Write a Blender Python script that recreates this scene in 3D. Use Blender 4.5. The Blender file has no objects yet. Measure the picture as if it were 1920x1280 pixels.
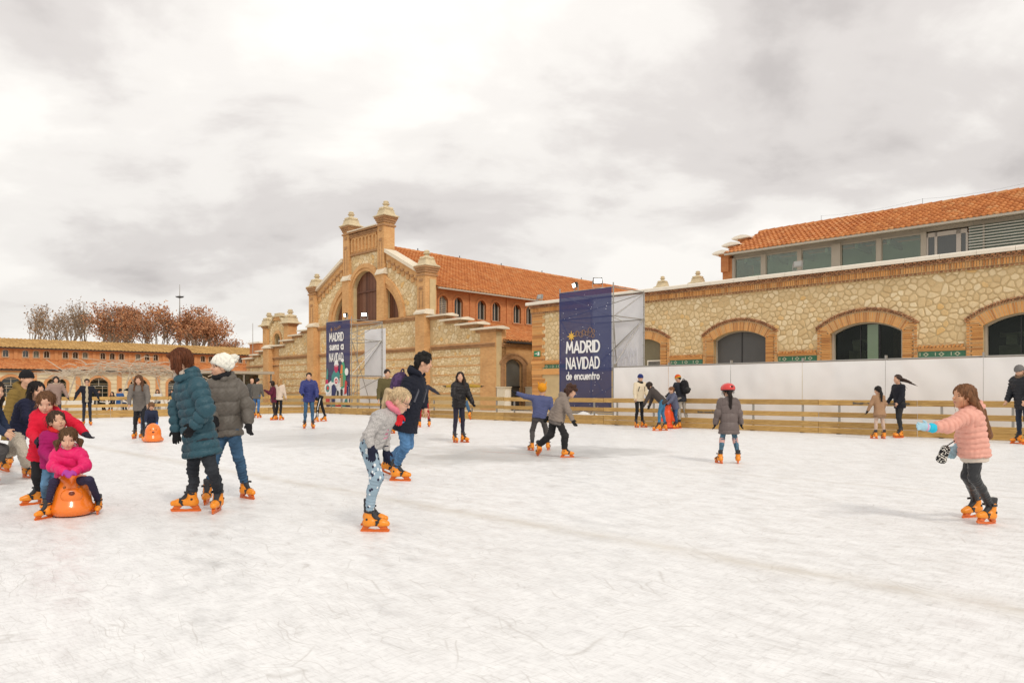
import bpy, math, random
import numpy as np
from mathutils import Vector, Matrix, noise as mnoise

# ------------------------------------------------------------------ camera, sky, sun, exposure
C = bpy.context.scene.collection
scene = bpy.context.scene
FPX, CXP, HYP, CAMH = 1347.0, 960.0, 733.0, 1.2
cam_d = bpy.data.cameras.new('camera'); cam = bpy.data.objects.new('camera', cam_d); C.objects.link(cam)
cam.location = (0, 0, CAMH); cam.rotation_euler = (math.radians(90), 0, 0)
cam_d.sensor_width = 36.0; cam_d.lens = FPX / 1920 * 36; cam_d.shift_y = (HYP - 640) / 1920
cam_d.clip_end = 3000; cam_d.clip_start = 0.05
scene.camera = cam

SUN_EL, SUN_AZ = math.radians(42), math.radians(152)      # azimuth clockwise from +Y: behind the camera, to the right
world = bpy.data.worlds.new('World'); scene.world = world; world.use_nodes = True
def build_world():
    nt = world.node_tree; N = nt.nodes; L = nt.links; N.clear()
    out = N.new('ShaderNodeOutputWorld')
    sky = N.new('ShaderNodeTexSky'); sky.sky_type = 'NISHITA'; sky.sun_disc = False
    sky.sun_elevation = SUN_EL; sky.sun_rotation = SUN_AZ
    b0 = N.new('ShaderNodeBackground'); b0.inputs[1].default_value = 0.08; L.new(sky.outputs[0], b0.inputs[0])
    tc = N.new('ShaderNodeTexCoord'); sp = N.new('ShaderNodeSeparateXYZ'); L.new(tc.outputs['Generated'], sp.inputs[0])
    zz = N.new('ShaderNodeMath'); zz.operation = 'ADD'; zz.inputs[1].default_value = 0.38; L.new(sp.outputs[2], zz.inputs[0])
    zm = N.new('ShaderNodeMath'); zm.operation = 'MAXIMUM'; zm.inputs[1].default_value = 0.05; L.new(zz.outputs[0], zm.inputs[0])
    dx = N.new('ShaderNodeMath'); dx.operation = 'DIVIDE'; L.new(sp.outputs[0], dx.inputs[0]); L.new(zm.outputs[0], dx.inputs[1])
    dy = N.new('ShaderNodeMath'); dy.operation = 'DIVIDE'; L.new(sp.outputs[1], dy.inputs[0]); L.new(zm.outputs[0], dy.inputs[1])
    cb = N.new('ShaderNodeCombineXYZ'); L.new(dx.outputs[0], cb.inputs[0]); L.new(dy.outputs[0], cb.inputs[1])
    def nz(scale, detail, rough, dist, off):
        mp = N.new('ShaderNodeMapping'); mp.inputs['Location'].default_value = off; mp.inputs['Scale'].default_value = (0.85, 1.15, 1); mp.inputs['Rotation'].default_value = (0, 0, math.radians(-14))
        L.new(cb.outputs[0], mp.inputs[0])
        n = N.new('ShaderNodeTexNoise'); n.inputs['Scale'].default_value = scale; n.inputs['Detail'].default_value = detail
        n.inputs['Roughness'].default_value = rough; n.inputs['Distortion'].default_value = dist
        L.new(mp.outputs[0], n.inputs['Vector']); return n
    n1 = nz(1.45, 7, 0.50, 0.25, SKY_OFF); n2 = nz(4.0, 8, 0.55, 0.3, (7.3, 2.2, 1.0))
    mx = N.new('ShaderNodeMix'); mx.data_type = 'FLOAT'; mx.inputs[0].default_value = 0.26
    L.new(n1.outputs[0], mx.inputs[2]); L.new(n2.outputs[0], mx.inputs[3])
    rp = N.new('ShaderNodeValToRGB'); rp.color_ramp.interpolation = 'EASE'
    e = rp.color_ramp.elements
    e[0].position = 0.345; e[0].color = (0.60, 0.56, 0.54, 1)
    e[1].position = 0.56; e[1].color = (1.06, 1.02, 0.965, 1)
    m = e.new(0.43); m.color = (0.775, 0.73, 0.70, 1)
    m = e.new(0.50); m.color = (0.955, 0.915, 0.87, 1)
    L.new(mx.outputs[0], rp.inputs[0])
    # the whole cover is a little greyer low down, brighter overhead
    mr = N.new('ShaderNodeMapRange'); mr.inputs[1].default_value = 0.02; mr.inputs[2].default_value = 0.42
    mr.inputs[3].default_value = 0.90; mr.inputs[4].default_value = 1.08; L.new(sp.outputs[2], mr.inputs[0])
    b1 = N.new('ShaderNodeBackground'); L.new(rp.outputs[0], b1.inputs[0]); L.new(mr.outputs[0], b1.inputs[1])
    ms = N.new('ShaderNodeMixShader'); ms.inputs[0].default_value = 0.95
    L.new(b0.outputs[0], ms.inputs[1]); L.new(b1.outputs[0], ms.inputs[2]); L.new(ms.outputs[0], out.inputs[0])
SKY_OFF = (3.1, 1.4, 0.0)
build_world()
sun_d = bpy.data.lights.new('sun', 'SUN'); sun = bpy.data.objects.new('sun', sun_d); C.objects.link(sun)
sun_d.energy = 1.5; sun_d.angle = math.radians(12); sun_d.color = (1.0, 0.93, 0.82)
sd = Vector((math.sin(SUN_AZ) * math.cos(SUN_EL), math.cos(SUN_AZ) * math.cos(SUN_EL), math.sin(SUN_EL)))
sun.rotation_euler = (-sd).to_track_quat('-Z', 'Y').to_euler(); sun.location = sd * 50
scene.view_settings.view_transform = 'Standard'; scene.view_settings.look = 'None'
scene.view_settings.exposure = 0.0; scene.view_settings.gamma = 1.0; scene.view_settings.use_curve_mapping = False
try:
    scene.cycles.use_denoising = True
except Exception: pass

# ------------------------------------------------------------------ helpers
def at(px, py, Y): return np.array([(px - CXP) / FPX * Y, Y, CAMH + (HYP - py) / FPX * Y])   # pixel of the photograph + distance -> point
def ground_at(px, py):
    Y = CAMH * FPX / (py - HYP); return np.array([(px - CXP) / FPX * Y, Y, 0.0])
ROT_G = math.atan2(-0.6985, 0.7156)                       # the square's own grid
def grid_pt(x, y, z=0.0): return Vector((9.86 + 0.7156 * x + 0.6985 * y, 34.0 - 0.6985 * x + 0.7156 * y, z))
def srgb(r, g, b):
    f = lambda c: (c / 255) / 12.92 if c / 255 <= 0.04045 else ((c / 255 + 0.055) / 1.055) ** 2.4
    return (f(r), f(g), f(b))

def link_mesh(name, me, parent=None, mat=None):
    o = bpy.data.objects.new(name, me); C.objects.link(o)
    if parent is not None: o.parent = parent
    if mat is not None:
        for m in (mat if isinstance(mat, (list, tuple)) else [mat]): me.materials.append(m)
    return o
def tag(o, label=None, cat=None, group=None, kind=None):
    if label: o['label'] = label
    if cat: o['category'] = cat
    if group: o['group'] = group
    if kind: o['kind'] = kind
    return o
def empty(name, loc=(0, 0, 0), rz=0.0, label=None, cat=None, group=None):
    o = bpy.data.objects.new(name, None); C.objects.link(o); o.empty_display_size = 0.3
    o.location = loc; o.rotation_euler = (0, 0, rz); return tag(o, label, cat, group)
def copy_tree(o, parent=None):
    c = o.copy(); C.objects.link(c)
    if parent is not None: c.parent = parent
    for ch in list(o.children): copy_tree(ch, c)
    return c

class MB:
    def __init__(s): s.v = []; s.f = []; s.mi = []; s.cur = 0
    def add(s, vs, fs):
        b = len(s.v); s.v.extend([tuple(map(float, v)) for v in vs])
        for f in fs: s.f.append(tuple(b + i for i in f)); s.mi.append(s.cur)
        return s
    def box(s, x0, x1, y0, y1, z0, z1):
        return s.add([(x0,y0,z0),(x1,y0,z0),(x1,y1,z0),(x0,y1,z0),(x0,y0,z1),(x1,y0,z1),(x1,y1,z1),(x0,y1,z1)],
                     [(0,3,2,1),(4,5,6,7),(0,1,5,4),(1,2,6,5),(2,3,7,6),(3,0,4,7)])
    def prism(s, poly, y0, y1):           # polygon in x,z (counter-clockwise seen from -y), extruded along y
        n = len(poly)
        a = sum(poly[i][0] * poly[(i+1) % n][1] - poly[(i+1) % n][0] * poly[i][1] for i in range(n))
        if a < 0: poly = poly[::-1]
        vs = [(x, y0, z) for x, z in poly] + [(x, y1, z) for x, z in poly]
        fs = [tuple(range(n)), tuple(range(2*n-1, n-1, -1))] + [(i, n+i, n+(i+1) % n, (i+1) % n) for i in range(n)]
        return s.add(vs, fs)
    def prismx(s, poly, x0, x1):          # polygon in y,z extruded along x
        n = len(poly)
        a = sum(poly[i][0] * poly[(i+1) % n][1] - poly[(i+1) % n][0] * poly[i][1] for i in range(n))
        if a < 0: poly = poly[::-1]
        vs = [(x1, y, z) for y, z in poly] + [(x0, y, z) for y, z in poly]
        fs = [tuple(range(n)), tuple(range(2*n-1, n-1, -1))] + [(i, n+i, n+(i+1) % n, (i+1) % n) for i in range(n)]
        return s.add(vs, fs)
    def tube(s, p, q, r, n=6, r2=None):
        p = Vector(p); q = Vector(q); d = q - p
        if d.length < 1e-6: return s
        d.normalize(); u = d.orthogonal().normalized(); w = d.cross(u); r2 = r if r2 is None else r2
        vs = []
        for c, rr in ((p, r), (q, r2)):
            for k in range(n):
                a = 2 * math.pi * k / n; vs.append(c + (u * math.cos(a) + w * math.sin(a)) * rr)
        return s.add(vs, [(k, (k+1) % n, n + (k+1) % n, n + k) for k in range(n)] + [tuple(range(n-1, -1, -1)), tuple(range(n, 2*n))])
    def lathe(s, prof, c=(0,0,0), n=12, square=False):   # prof: [(r,z)...] bottom to top
        m = 4 if square else n; off = math.pi / 4 if square else 0; k2 = math.sqrt(2) if square else 1
        vs = []
        for r, z in prof:
            for k in range(m):
                a = off + 2 * math.pi * k / m; vs.append((c[0] + r * k2 * math.cos(a), c[1] + r * k2 * math.sin(a), c[2] + z))
        fs = [(i*m + k, i*m + (k+1) % m, (i+1)*m + (k+1) % m, (i+1)*m + k) for i in range(len(prof)-1) for k in range(m)]
        fs += [tuple(range(m-1, -1, -1)), tuple(range((len(prof)-1)*m, len(prof)*m))]
        return s.add(vs, fs)
    def mesh(s, name, mats=None, smooth=False):
        me = bpy.data.meshes.new(name); me.from_pydata(s.v, [], s.f)
        if mats is not None:
            for m in (mats if isinstance(mats, (list, tuple)) else [mats]): me.materials.append(m)
            if isinstance(mats, (list, tuple)) and len(mats) > 1: me.polygons.foreach_set('material_index', s.mi)
        if smooth: me.polygons.foreach_set('use_smooth', [True] * len(me.polygons))
        me.update(); return me
    def build(s, name, mat=None, parent=None, smooth=False):
        return link_mesh(name, s.mesh(name, mat, smooth), parent)

class Parts(MB):
    """collects pieces under part names; build() links every part as an object of its own"""
    def __init__(s): super().__init__(); s.done = []; s.cur_name = None
    def part(s, name):
        if s.f: s.done.append((s.cur_name or name, s.v, s.f))
        s.v, s.f, s.mi = [], [], []; s.cur_name = name; return s
    def build(s, mat, parent):
        s.part(None); out = []
        for name, v, f in s.done:
            me = bpy.data.meshes.new(name); me.from_pydata(v, [], f); me.materials.append(mat); out.append(link_mesh(name, me, parent))
        return out
# ------------------------------------------------------------------ materials
MATS = {}
def new_mat(name):
    m = bpy.data.materials.new(name); m.use_nodes = True
    nt = m.node_tree; p = nt.nodes['Principled BSDF']; return m, nt, p
def mixc(nt, fac, a, b, mode='MIX'):
    n = nt.nodes.new('ShaderNodeMix'); n.data_type = 'RGBA'; n.blend_type = mode
    for i, v in ((0, fac), (6, a), (7, b)):
        if isinstance(v, (int, float)): n.inputs[i].default_value = v
        elif isinstance(v, tuple): n.inputs[i].default_value = v if len(v) == 4 else (*v, 1)
        else: nt.links.new(v, n.inputs[i])
    return n.outputs[2]
def tnoise(nt, vec, scale, detail=4, rough=0.55, dist=0.0):
    n = nt.nodes.new('ShaderNodeTexNoise'); n.inputs['Scale'].default_value = scale; n.inputs['Detail'].default_value = detail
    n.inputs['Roughness'].default_value = rough; n.inputs['Distortion'].default_value = dist
    if vec is not None: nt.links.new(vec, n.inputs['Vector'])
    return n.outputs['Fac']
def objco(nt): return nt.nodes.new('ShaderNodeTexCoord').outputs['Object']
def ramp(nt, fac, stops):
    n = nt.nodes.new('ShaderNodeValToRGB'); e = n.color_ramp.elements
    e[0].position, e[0].color = stops[0][0], (*stops[0][1], 1); e[1].position, e[1].color = stops[-1][0], (*stops[-1][1], 1)
    for p, c in stops[1:-1]: k = e.new(p); k.color = (*c, 1)
    nt.links.new(fac, n.inputs[0]); return n.outputs[0]
def bump(nt, p, h, strength=0.3, dist=0.01):
    b = nt.nodes.new('ShaderNodeBump'); b.inputs['Strength'].default_value = strength; b.inputs['Distance'].default_value = dist
    nt.links.new(h, b.inputs['Height']); nt.links.new(b.outputs[0], p.inputs['Normal'])
def math_n(nt, op, a, b=None):
    n = nt.nodes.new('ShaderNodeMath'); n.operation = op
    for i, v in enumerate((a, b)):
        if v is None: continue
        if isinstance(v, (int, float)): n.inputs[i].default_value = v
        else: nt.links.new(v, n.inputs[i])
    return n.outputs[0]
def mapping(nt, vec, scale=(1,1,1), rot=(0,0,0), loc=(0,0,0)):
    n = nt.nodes.new('ShaderNodeMapping'); n.inputs['Scale'].default_value = scale; n.inputs['Rotation'].default_value = rot; n.inputs['Location'].default_value = loc
    nt.links.new(vec, n.inputs[0]); return n.outputs[0]
def plain(name, col, rough=0.6, var=0.12, scale=6.0, bmp=0.0, metallic=0.0, bscale=None, spec=None, coat=0.0):
    if name in MATS: return MATS[name]
    m, nt, p = new_mat(name); v = objco(nt)
    n = tnoise(nt, v, scale, 5)
    c = mixc(nt, n, tuple(x * (1 - var) for x in col), tuple(min(1, x * (1 + var)) for x in col))
    nt.links.new(c, p.inputs['Base Color']); p.inputs['Roughness'].default_value = rough; p.inputs['Metallic'].default_value = metallic
    if spec is not None: p.inputs['Specular IOR Level'].default_value = spec
    if coat: p.inputs['Coat Weight'].default_value = coat
    if bmp: bump(nt, p, tnoise(nt, v, bscale or scale * 6, 4), bmp, 0.02)
    MATS[name] = m; return m
def island_random(nt):
    g = nt.nodes.new('ShaderNodeNewGeometry'); oi = nt.nodes.new('ShaderNodeObjectInfo')
    return math_n(nt, 'FRACT', math_n(nt, 'ADD', g.outputs['Random Per Island'], oi.outputs['Random']))
def pieces(name, stops, rough=0.85, scale=9.0, amt=0.5, bmp=0.3, bscale=30.0):   # a different colour for every stone, tile, brick or board
    if name in MATS: return MATS[name]
    m, nt, p = new_mat(name); v = objco(nt)
    c = ramp(nt, island_random(nt), stops)
    n = tnoise(nt, v, scale, 6)
    c = mixc(nt, amt, c, mixc(nt, n, (0.30, 0.26, 0.22), (1.0, 0.98, 0.94)), 'MULTIPLY')
    c = mixc(nt, 1.0, c, (1.0 + amt * .45,) * 3, 'MULTIPLY')
    nt.links.new(c, p.inputs['Base Color']); p.inputs['Roughness'].default_value = rough
    if bmp: bump(nt, p, tnoise(nt, v, bscale, 4), bmp, 0.02)
    MATS[name] = m; return m
def brick_mat(name, c1, c2, mortar, bw=0.26, bh=0.065, soot=0.35):
    if name in MATS: return MATS[name]
    m, nt, p = new_mat(name); v = objco(nt)
    sp = nt.nodes.new('ShaderNodeSeparateXYZ'); nt.links.new(v, sp.inputs[0])
    cb = nt.nodes.new('ShaderNodeCombineXYZ'); nt.links.new(math_n(nt, 'ADD', sp.outputs[0], sp.outputs[1]), cb.inputs[0]); nt.links.new(sp.outputs[2], cb.inputs[1])
    b = nt.nodes.new('ShaderNodeTexBrick'); nt.links.new(cb.outputs[0], b.inputs['Vector'])
    b.inputs['Color1'].default_value = (*c1, 1); b.inputs['Color2'].default_value = (*c2, 1); b.inputs['Mortar'].default_value = (*mortar, 1)
    b.inputs['Scale'].default_value = 1.0; b.inputs['Brick Width'].default_value = bw; b.inputs['Row Height'].default_value = bh
    b.inputs['Mortar Size'].default_value = 0.007; b.inputs['Bias'].default_value = -0.1
    n = tnoise(nt, v, 0.9, 7, 0.6); n2 = tnoise(nt, v, 6.0, 4)
    c = mixc(nt, soot, b.outputs['Color'], ramp(nt, n, [(0.3, (0.40, 0.33, 0.28)), (0.55, (1, 1, 1))]), 'MULTIPLY')
    c = mixc(nt, 0.35, c, mixc(nt, n2, (0.55, 0.5, 0.46), (1.2, 1.15, 1.1)), 'MULTIPLY')
    nt.links.new(c, p.inputs['Base Color']); p.inputs['Roughness'].default_value = 0.9
    bump(nt, p, b.outputs['Fac'], -0.25, 0.01); MATS[name] = m; return m
def glass_mat(name, tint, rough=0.03):
    if name in MATS: return MATS[name]
    m, nt, p = new_mat(name); p.inputs['Base Color'].default_value = (*tint, 1); p.inputs['Roughness'].default_value = rough
    p.inputs['Specular IOR Level'].default_value = 0.9; p.inputs['Coat Weight'].default_value = 0.4; p.inputs['Coat Roughness'].default_value = 0.02
    v = objco(nt); bump(nt, p, tnoise(nt, v, 0.7, 2), 0.05, 0.05); MATS[name] = m; return m
def clear_glass(name, tint, refl=.35):
    if name in MATS: return MATS[name]
    m, nt, p = new_mat(name); tp = nt.nodes.new('ShaderNodeBsdfTransparent'); tp.inputs[0].default_value = (*tint, 1)
    gl = nt.nodes.new('ShaderNodeBsdfGlossy'); gl.inputs[0].default_value = (.9, .95, .92, 1); gl.inputs['Roughness'].default_value = .02
    lw = nt.nodes.new('ShaderNodeLayerWeight'); lw.inputs[0].default_value = refl; mx = nt.nodes.new('ShaderNodeMixShader')
    nt.links.new(lw.outputs['Fresnel'], mx.inputs[0]); nt.links.new(tp.outputs[0], mx.inputs[1]); nt.links.new(gl.outputs[0], mx.inputs[2])
    nt.links.new(mx.outputs[0], nt.nodes['Material Output'].inputs[0]); MATS[name] = m; return m
def wood_mat(name, dark, light):
    if name in MATS: return MATS[name]
    m, nt, p = new_mat(name); v = objco(nt)
    g = tnoise(nt, mapping(nt, v, (0.8, 14, 14)), 2.5, 6, 0.6, 1.2)
    kn = nt.nodes.new('ShaderNodeTexVoronoi'); kn.inputs['Scale'].default_value = 1.0; nt.links.new(mapping(nt, v, (2.2, 7, 7)), kn.inputs['Vector'])
    c = ramp(nt, g, [(0.3, dark), (0.62, light)])
    r = island_random(nt)
    c = mixc(nt, 0.8, c, ramp(nt, r, [(0.0, (0.66, 0.60, 0.52)), (0.5, (0.95, 0.93, 0.88)), (1.0, (1.12, 1.08, 0.98))]), 'MULTIPLY')
    c = mixc(nt, ramp(nt, kn.outputs['Distance'], [(0.04, (0.75,)*3), (0.12, (0.0,)*3)]), c, (0.12, 0.06, 0.02))
    nt.links.new(c, p.inputs['Base Color']); p.inputs['Roughness'].default_value = 0.75
    bump(nt, p, g, 0.2, 0.01); MATS[name] = m; return m

M_brick = brick_mat('brick_orange', (0.60, 0.305, 0.115), (0.70, 0.405, 0.17), (0.68, 0.48, 0.25), soot=.35)
M_brick_red = brick_mat('brick_red', (0.50, 0.17, 0.058), (0.60, 0.24, 0.085), (0.52, 0.28, 0.13), soot=0.25)
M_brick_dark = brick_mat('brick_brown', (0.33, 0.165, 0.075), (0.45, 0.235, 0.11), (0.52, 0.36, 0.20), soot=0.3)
M_brick_piece = pieces('brick_piece', [(0, (0.44, 0.19, 0.065)), (0.35, (0.62, 0.29, 0.09)), (0.7, (0.72, 0.38, 0.135)), (1, (0.58, 0.34, 0.15))], amt=0.35)
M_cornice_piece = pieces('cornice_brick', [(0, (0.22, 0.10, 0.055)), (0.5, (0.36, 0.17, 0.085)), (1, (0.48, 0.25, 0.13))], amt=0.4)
M_mortar = plain('mortar', (0.57, 0.435, 0.24), 0.95, 0.25, 1.6, 0.3)
M_stone = pieces('rubble_stone', [(0, (0.62, 0.46, 0.245)), (0.3, (0.68, 0.53, 0.31)), (0.6, (0.725, 0.58, 0.355)), (0.86, (0.785, 0.665, 0.45)), (0.95, (0.70, 0.46, 0.19)), (1, (0.65, 0.50, 0.275))], amt=0.42, bmp=0.5, scale=7)
M_coping = plain('pale_coping', (0.79, 0.73, 0.63), 0.9, 0.14, 2.2, 0.25)
M_coping_old = plain('weathered_coping', (0.72, 0.64, 0.51), 0.9, 0.2, 2.2, 0.3)
M_cast = plain('weathered_stone', (0.60, 0.50, 0.33), 0.95, 0.35, 3.0, 0.4)
M_tile = pieces('roof_tile', [(0, (0.40, 0.140, 0.042)), (0.4, (0.50, 0.185, 0.056)), (0.8, (0.56, 0.225, 0.072)), (1, (0.55, 0.27, 0.11))], amt=0.45, bmp=0.3, scale=5)
M_frame = plain('grey_frame', (0.42, 0.37, 0.30), 0.5, 0.08)
M_door = plain('grey_door', (0.085, 0.085, 0.085), 0.45, 0.12, 1.5)
M_planks = plain('brown_planks', (0.115, 0.042, 0.022), 0.6, 0.5, 3.0, 0.2)
M_glass_up = glass_mat('pale_glass', (0.16, 0.21, 0.18)); M_glass = glass_mat('dark_glass', (0.018, 0.024, 0.02))
M_steel = plain('galvanised_steel', (0.36, 0.34, 0.31), 0.45, 0.2, 8, 0, 0.6)
M_dark = plain('black_plastic', (0.02, 0.02, 0.022), 0.5, 0.2)
M_wood = wood_mat('pine_board', (0.30, 0.165, 0.045), (0.58, 0.37, 0.13))
# ------------------------------------------------------------------ ice, ground
def ice_mat():
    m, nt, p = new_mat('ice'); v = objco(nt)
    sp = nt.nodes.new('ShaderNodeSeparateXYZ'); nt.links.new(v, sp.inputs[0])
    big = tnoise(nt, v, 0.35, 8, 0.62, 0.6); mid = tnoise(nt, mapping(nt, v, (1, 2.0, 1), (0, 0, 0.7)), 3.2, 10, 0.72, 0.3)
    fine = tnoise(nt, mapping(nt, v, (1, 5.0, 1), (0, 0, -0.75)), 11, 8, 0.75, 0.3); fine2 = tnoise(nt, mapping(nt, v, (5, 1, 1), (0, 0, -0.45)), 8, 8, 0.75, 0.3)
    c = ramp(nt, mid, [(0.30, (0.70, 0.70, 0.70)), (0.46, (0.805, 0.807, 0.81)), (0.60, (0.86, 0.862, 0.865))])
    for fz in (fine, fine2): c = mixc(nt, 0.55, c, ramp(nt, fz, [(0.34, (0.70, 0.69, 0.68)), (0.50, (1, 1, 1))]), 'MULTIPLY')
    c = mixc(nt, 0.35, c, ramp(nt, big, [(0.32, (0.87, 0.865, 0.855)), (0.55, (1, 1, 1))]), 'MULTIPLY')
    def scratches(rot, sc, thr, amt, c, dist, stretch=2.6):
        w = tnoise(nt, v, 0.6, 3); wob = nt.nodes.new('ShaderNodeVectorMath'); wob.operation = 'ADD'
        cb = nt.nodes.new('ShaderNodeCombineXYZ'); nt.links.new(math_n(nt, 'MULTIPLY', w, dist), cb.inputs[0]); nt.links.new(math_n(nt, 'MULTIPLY', w, -dist * .7), cb.inputs[1])
        nt.links.new(v, wob.inputs[0]); nt.links.new(cb.outputs[0], wob.inputs[1])
        vo = nt.nodes.new('ShaderNodeTexVoronoi'); vo.feature = 'DISTANCE_TO_EDGE'; vo.inputs['Scale'].default_value = sc
        nt.links.new(mapping(nt, wob.outputs[0], (1, stretch, 1), (0, 0, rot)), vo.inputs['Vector'])
        brk = tnoise(nt, mapping(nt, v, (1, 1, 1), (0, 0, 0), (rot * 9, 3, 0)), 1.9, 3)
        line = ramp(nt, vo.outputs['Distance'], [(0.0, (1,)*3), (thr, (0,)*3)])
        f = mixc(nt, 1.0, line, ramp(nt, brk, [(0.52, (0,)*3), (0.60, (amt,)*3)]), 'MULTIPLY')
        return mixc(nt, f, c, (0.47, 0.45, 0.425))
    for rot, sc, thr, amt, dist, st in ((0.5, .55, .007, .5, 1.5, 3), (-1.0, .9, .009, .5, 2.2, 4), (1.7, 1.6, .016, .45, 1.0, 5), (2.6, .4, .005, .5, 3.0, 3), (0.1, 2.6, .028, .4, 1.2, 6), (-.5, 2.1, .022, .4, .8, 6), (1.2, 3.1, .03, .35, .9, 5)):
        c = scratches(rot, sc, thr, amt, c, dist, st)
    # seams between the ice panels and the worn grey patches in the middle of the rink
    wy = math_n(nt, 'ADD', sp.outputs[1], math_n(nt, 'MULTIPLY', math_n(nt, 'SUBTRACT', tnoise(nt, v, 0.8, 4), 0.5), 0.25))
    for y0, w, a in ((-26.45, 0.10, 0.62), (-21.5, 0.05, 0.35), (-16.5, 0.06, 0.3)):
        d = math_n(nt, 'ABSOLUTE', math_n(nt, 'SUBTRACT', wy, y0))
        f = ramp(nt, d, [(0.0, (a,)*3), (w, (a * .45,)*3), (w * 2.6, (0,)*3)])
        f = mixc(nt, 1.0, f, ramp(nt, tnoise(nt, v, 3.0, 4), [(0.3, (0.35,)*3), (0.6, (1,)*3)]), 'MULTIPLY')
        c = mixc(nt, f, c, (0.56, 0.515, 0.445))
    for (px, py, rx, ry, a) in PATCHES:
        mp = mapping(nt, v, (1 / rx, 1 / ry, 1), (0, 0, 0), (-px / rx, -py / ry, 0))
        ln = nt.nodes.new('ShaderNodeVectorMath'); ln.operation = 'LENGTH'; nt.links.new(mp, ln.inputs[0])
        d = math_n(nt, 'ADD', ln.outputs['Value'], math_n(nt, 'MULTIPLY', math_n(nt, 'SUBTRACT', tnoise(nt, v, 1.1, 6, 0.6), 0.5), 1.6))
        c = mixc(nt, ramp(nt, d, [(0.7, (a,)*3), (1.12, (0,)*3)]), c, (0.40, 0.395, 0.385))
    nt.links.new(c, p.inputs['Base Color']); nt.links.new(ramp(nt, mid, [(.35, (.30,)*3), (.6, (.55,)*3)]), p.inputs['Roughness']); p.inputs['Specular IOR Level'].default_value = 0.42
    bump(nt, p, fine, 0.10, 0.01)
    return m
def to_grid(X, Y):
    a, b = X - 9.86, Y - 34.0; return (a * 0.7156 - b * 0.6985, a * 0.6985 + b * 0.7156)
PATCHES = []
for (px, py, rx, ry, a) in ((820, 860, 1.5, 1.3, .42), (965, 851, 1.7, 1.9, .48), (1085, 845, 1.5, 1.7, .46), (890, 846, 2.0, 1.6, .34), (660, 823, 3.2, 3.0, .34), (560, 813, 3.4, 3.2, .28), (1180, 846, .9, 1.1, .3)):
    g = ground_at(px, py); gx, gy = to_grid(g[0], g[1]); PATCHES.append((gx, gy, rx, ry, a))
FX, FY = -19.0, -10.5                                    # rink corner in the square's grid
ice = MB(); ice.add([(FX, -75, 0), (45, -75, 0), (45, FY, 0), (FX, FY, 0)], [(0, 1, 2, 3)])
oi_ = ice.build('ice', ice_mat()); oi_.location = (9.86, 34, 0); oi_.rotation_euler = (0, 0, ROT_G); tag(oi_, 'white scratched ice of the rink', kind='structure')
gr = MB(); gr.add([(-900, -900, -0.012), (900, -900, -0.012), (900, 900, -0.012), (-900, 900, -0.012)], [(0, 1, 2, 3)])
tag(gr.build('ground', plain('pale_paving', (0.62, 0.55, 0.45), 0.9, 0.15, 0.4, 0.1)), kind='structure')
def red_line():
    pts = []
    for k in range(25):
        g = ground_at(905 + 200 * k / 24, 846 + 12.5 * k / 24); pts.append(g)
    b = MB()
    for i in range(24):
        if i % 7 == 5: continue
        p, q = pts[i], pts[i+1]; b.add([(p[0], p[1]-.02, .004), (q[0], q[1]-.02, .004), (q[0], q[1]+.02, .004), (p[0], p[1]+.02, .004)], [(0, 1, 2, 3)])
    tag(b.build('painted_line', plain('faded_red', (0.80, 0.56, 0.51), 0.6, 0.1)), kind='structure')
red_line()

# ------------------------------------------------------------------ masonry helpers
def arc_pts(cx, hw, spring, rise, n=18):
    if rise >= hw: return [(cx + hw * math.cos(math.pi * k / n), spring + rise * math.sin(math.pi * k / n)) for k in range(n + 1)][::-1]
    R = (hw * hw + rise * rise) / (2 * rise); zc = spring + rise - R; a = math.asin(hw / R)
    return [(cx + R * math.sin(-a + 2 * a * k / n), zc + R * math.cos(-a + 2 * a * k / n)) for k in range(n + 1)]
def wall_open(mb, x0, x1, z0, z1, y0, y1, ops):
    """flat topped wall with arched openings ops = (cx, half width, sill, spring, rise)"""
    ops = sorted(ops); x = x0
    for cx, hw, sill, spring, rise in ops:
        if cx - hw > x: mb.box(x, cx - hw, y0, y1, z0, z1)
        if sill > z0: mb.box(cx - hw, cx + hw, y0, y1, z0, sill)
        mb.prism(arc_pts(cx, hw, spring, rise) + [(cx + hw, z1), (cx - hw, z1)], y0, y1); x = cx + hw
    if x1 > x: mb.box(x, x1, y0, y1, z0, z1)
def ring(mb, cx, hw, spring, rise, wid, y0, y1, foot=None, n=18):
    """arch band with straight legs down to foot"""
    inn = arc_pts(cx, hw, spring, rise, n); out = arc_pts(cx, hw + wid, spring, rise + wid, n) if rise >= hw else None
    if out is None:
        R = (hw * hw + rise * rise) / (2 * rise); zc = spring + rise - R; R2 = R + wid; a = math.asin(min(1, (hw + wid) / R2))
        out = [(cx + R2 * math.sin(-a + 2 * a * k / n), zc + R2 * math.cos(-a + 2 * a * k / n)) for k in range(n + 1)]
    for i in range(n): mb.prism([inn[i], inn[i+1], out[i+1], out[i]], y0, y1)
    if foot is not None:
        mb.prism([(cx - hw - wid, foot), (cx - hw, foot), inn[0], out[0]], y0, y1); mb.prism([(cx + hw, foot), (cx + hw + wid, foot), out[-1], inn[-1]], y0, y1)
def clip_half(poly, nx, nz, d):
    out = []; n = len(poly)
    for i in range(n):
        a, b = poly[i], poly[(i+1) % n]; da = a[0]*nx + a[1]*nz - d; db = b[0]*nx + b[1]*nz - d
        if da <= 0: out.append(a)
        if (da < 0) != (db < 0):
            t = da / (da - db); out.append((a[0] + (b[0]-a[0])*t, a[1] + (b[1]-a[1])*t))
    return out
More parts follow.
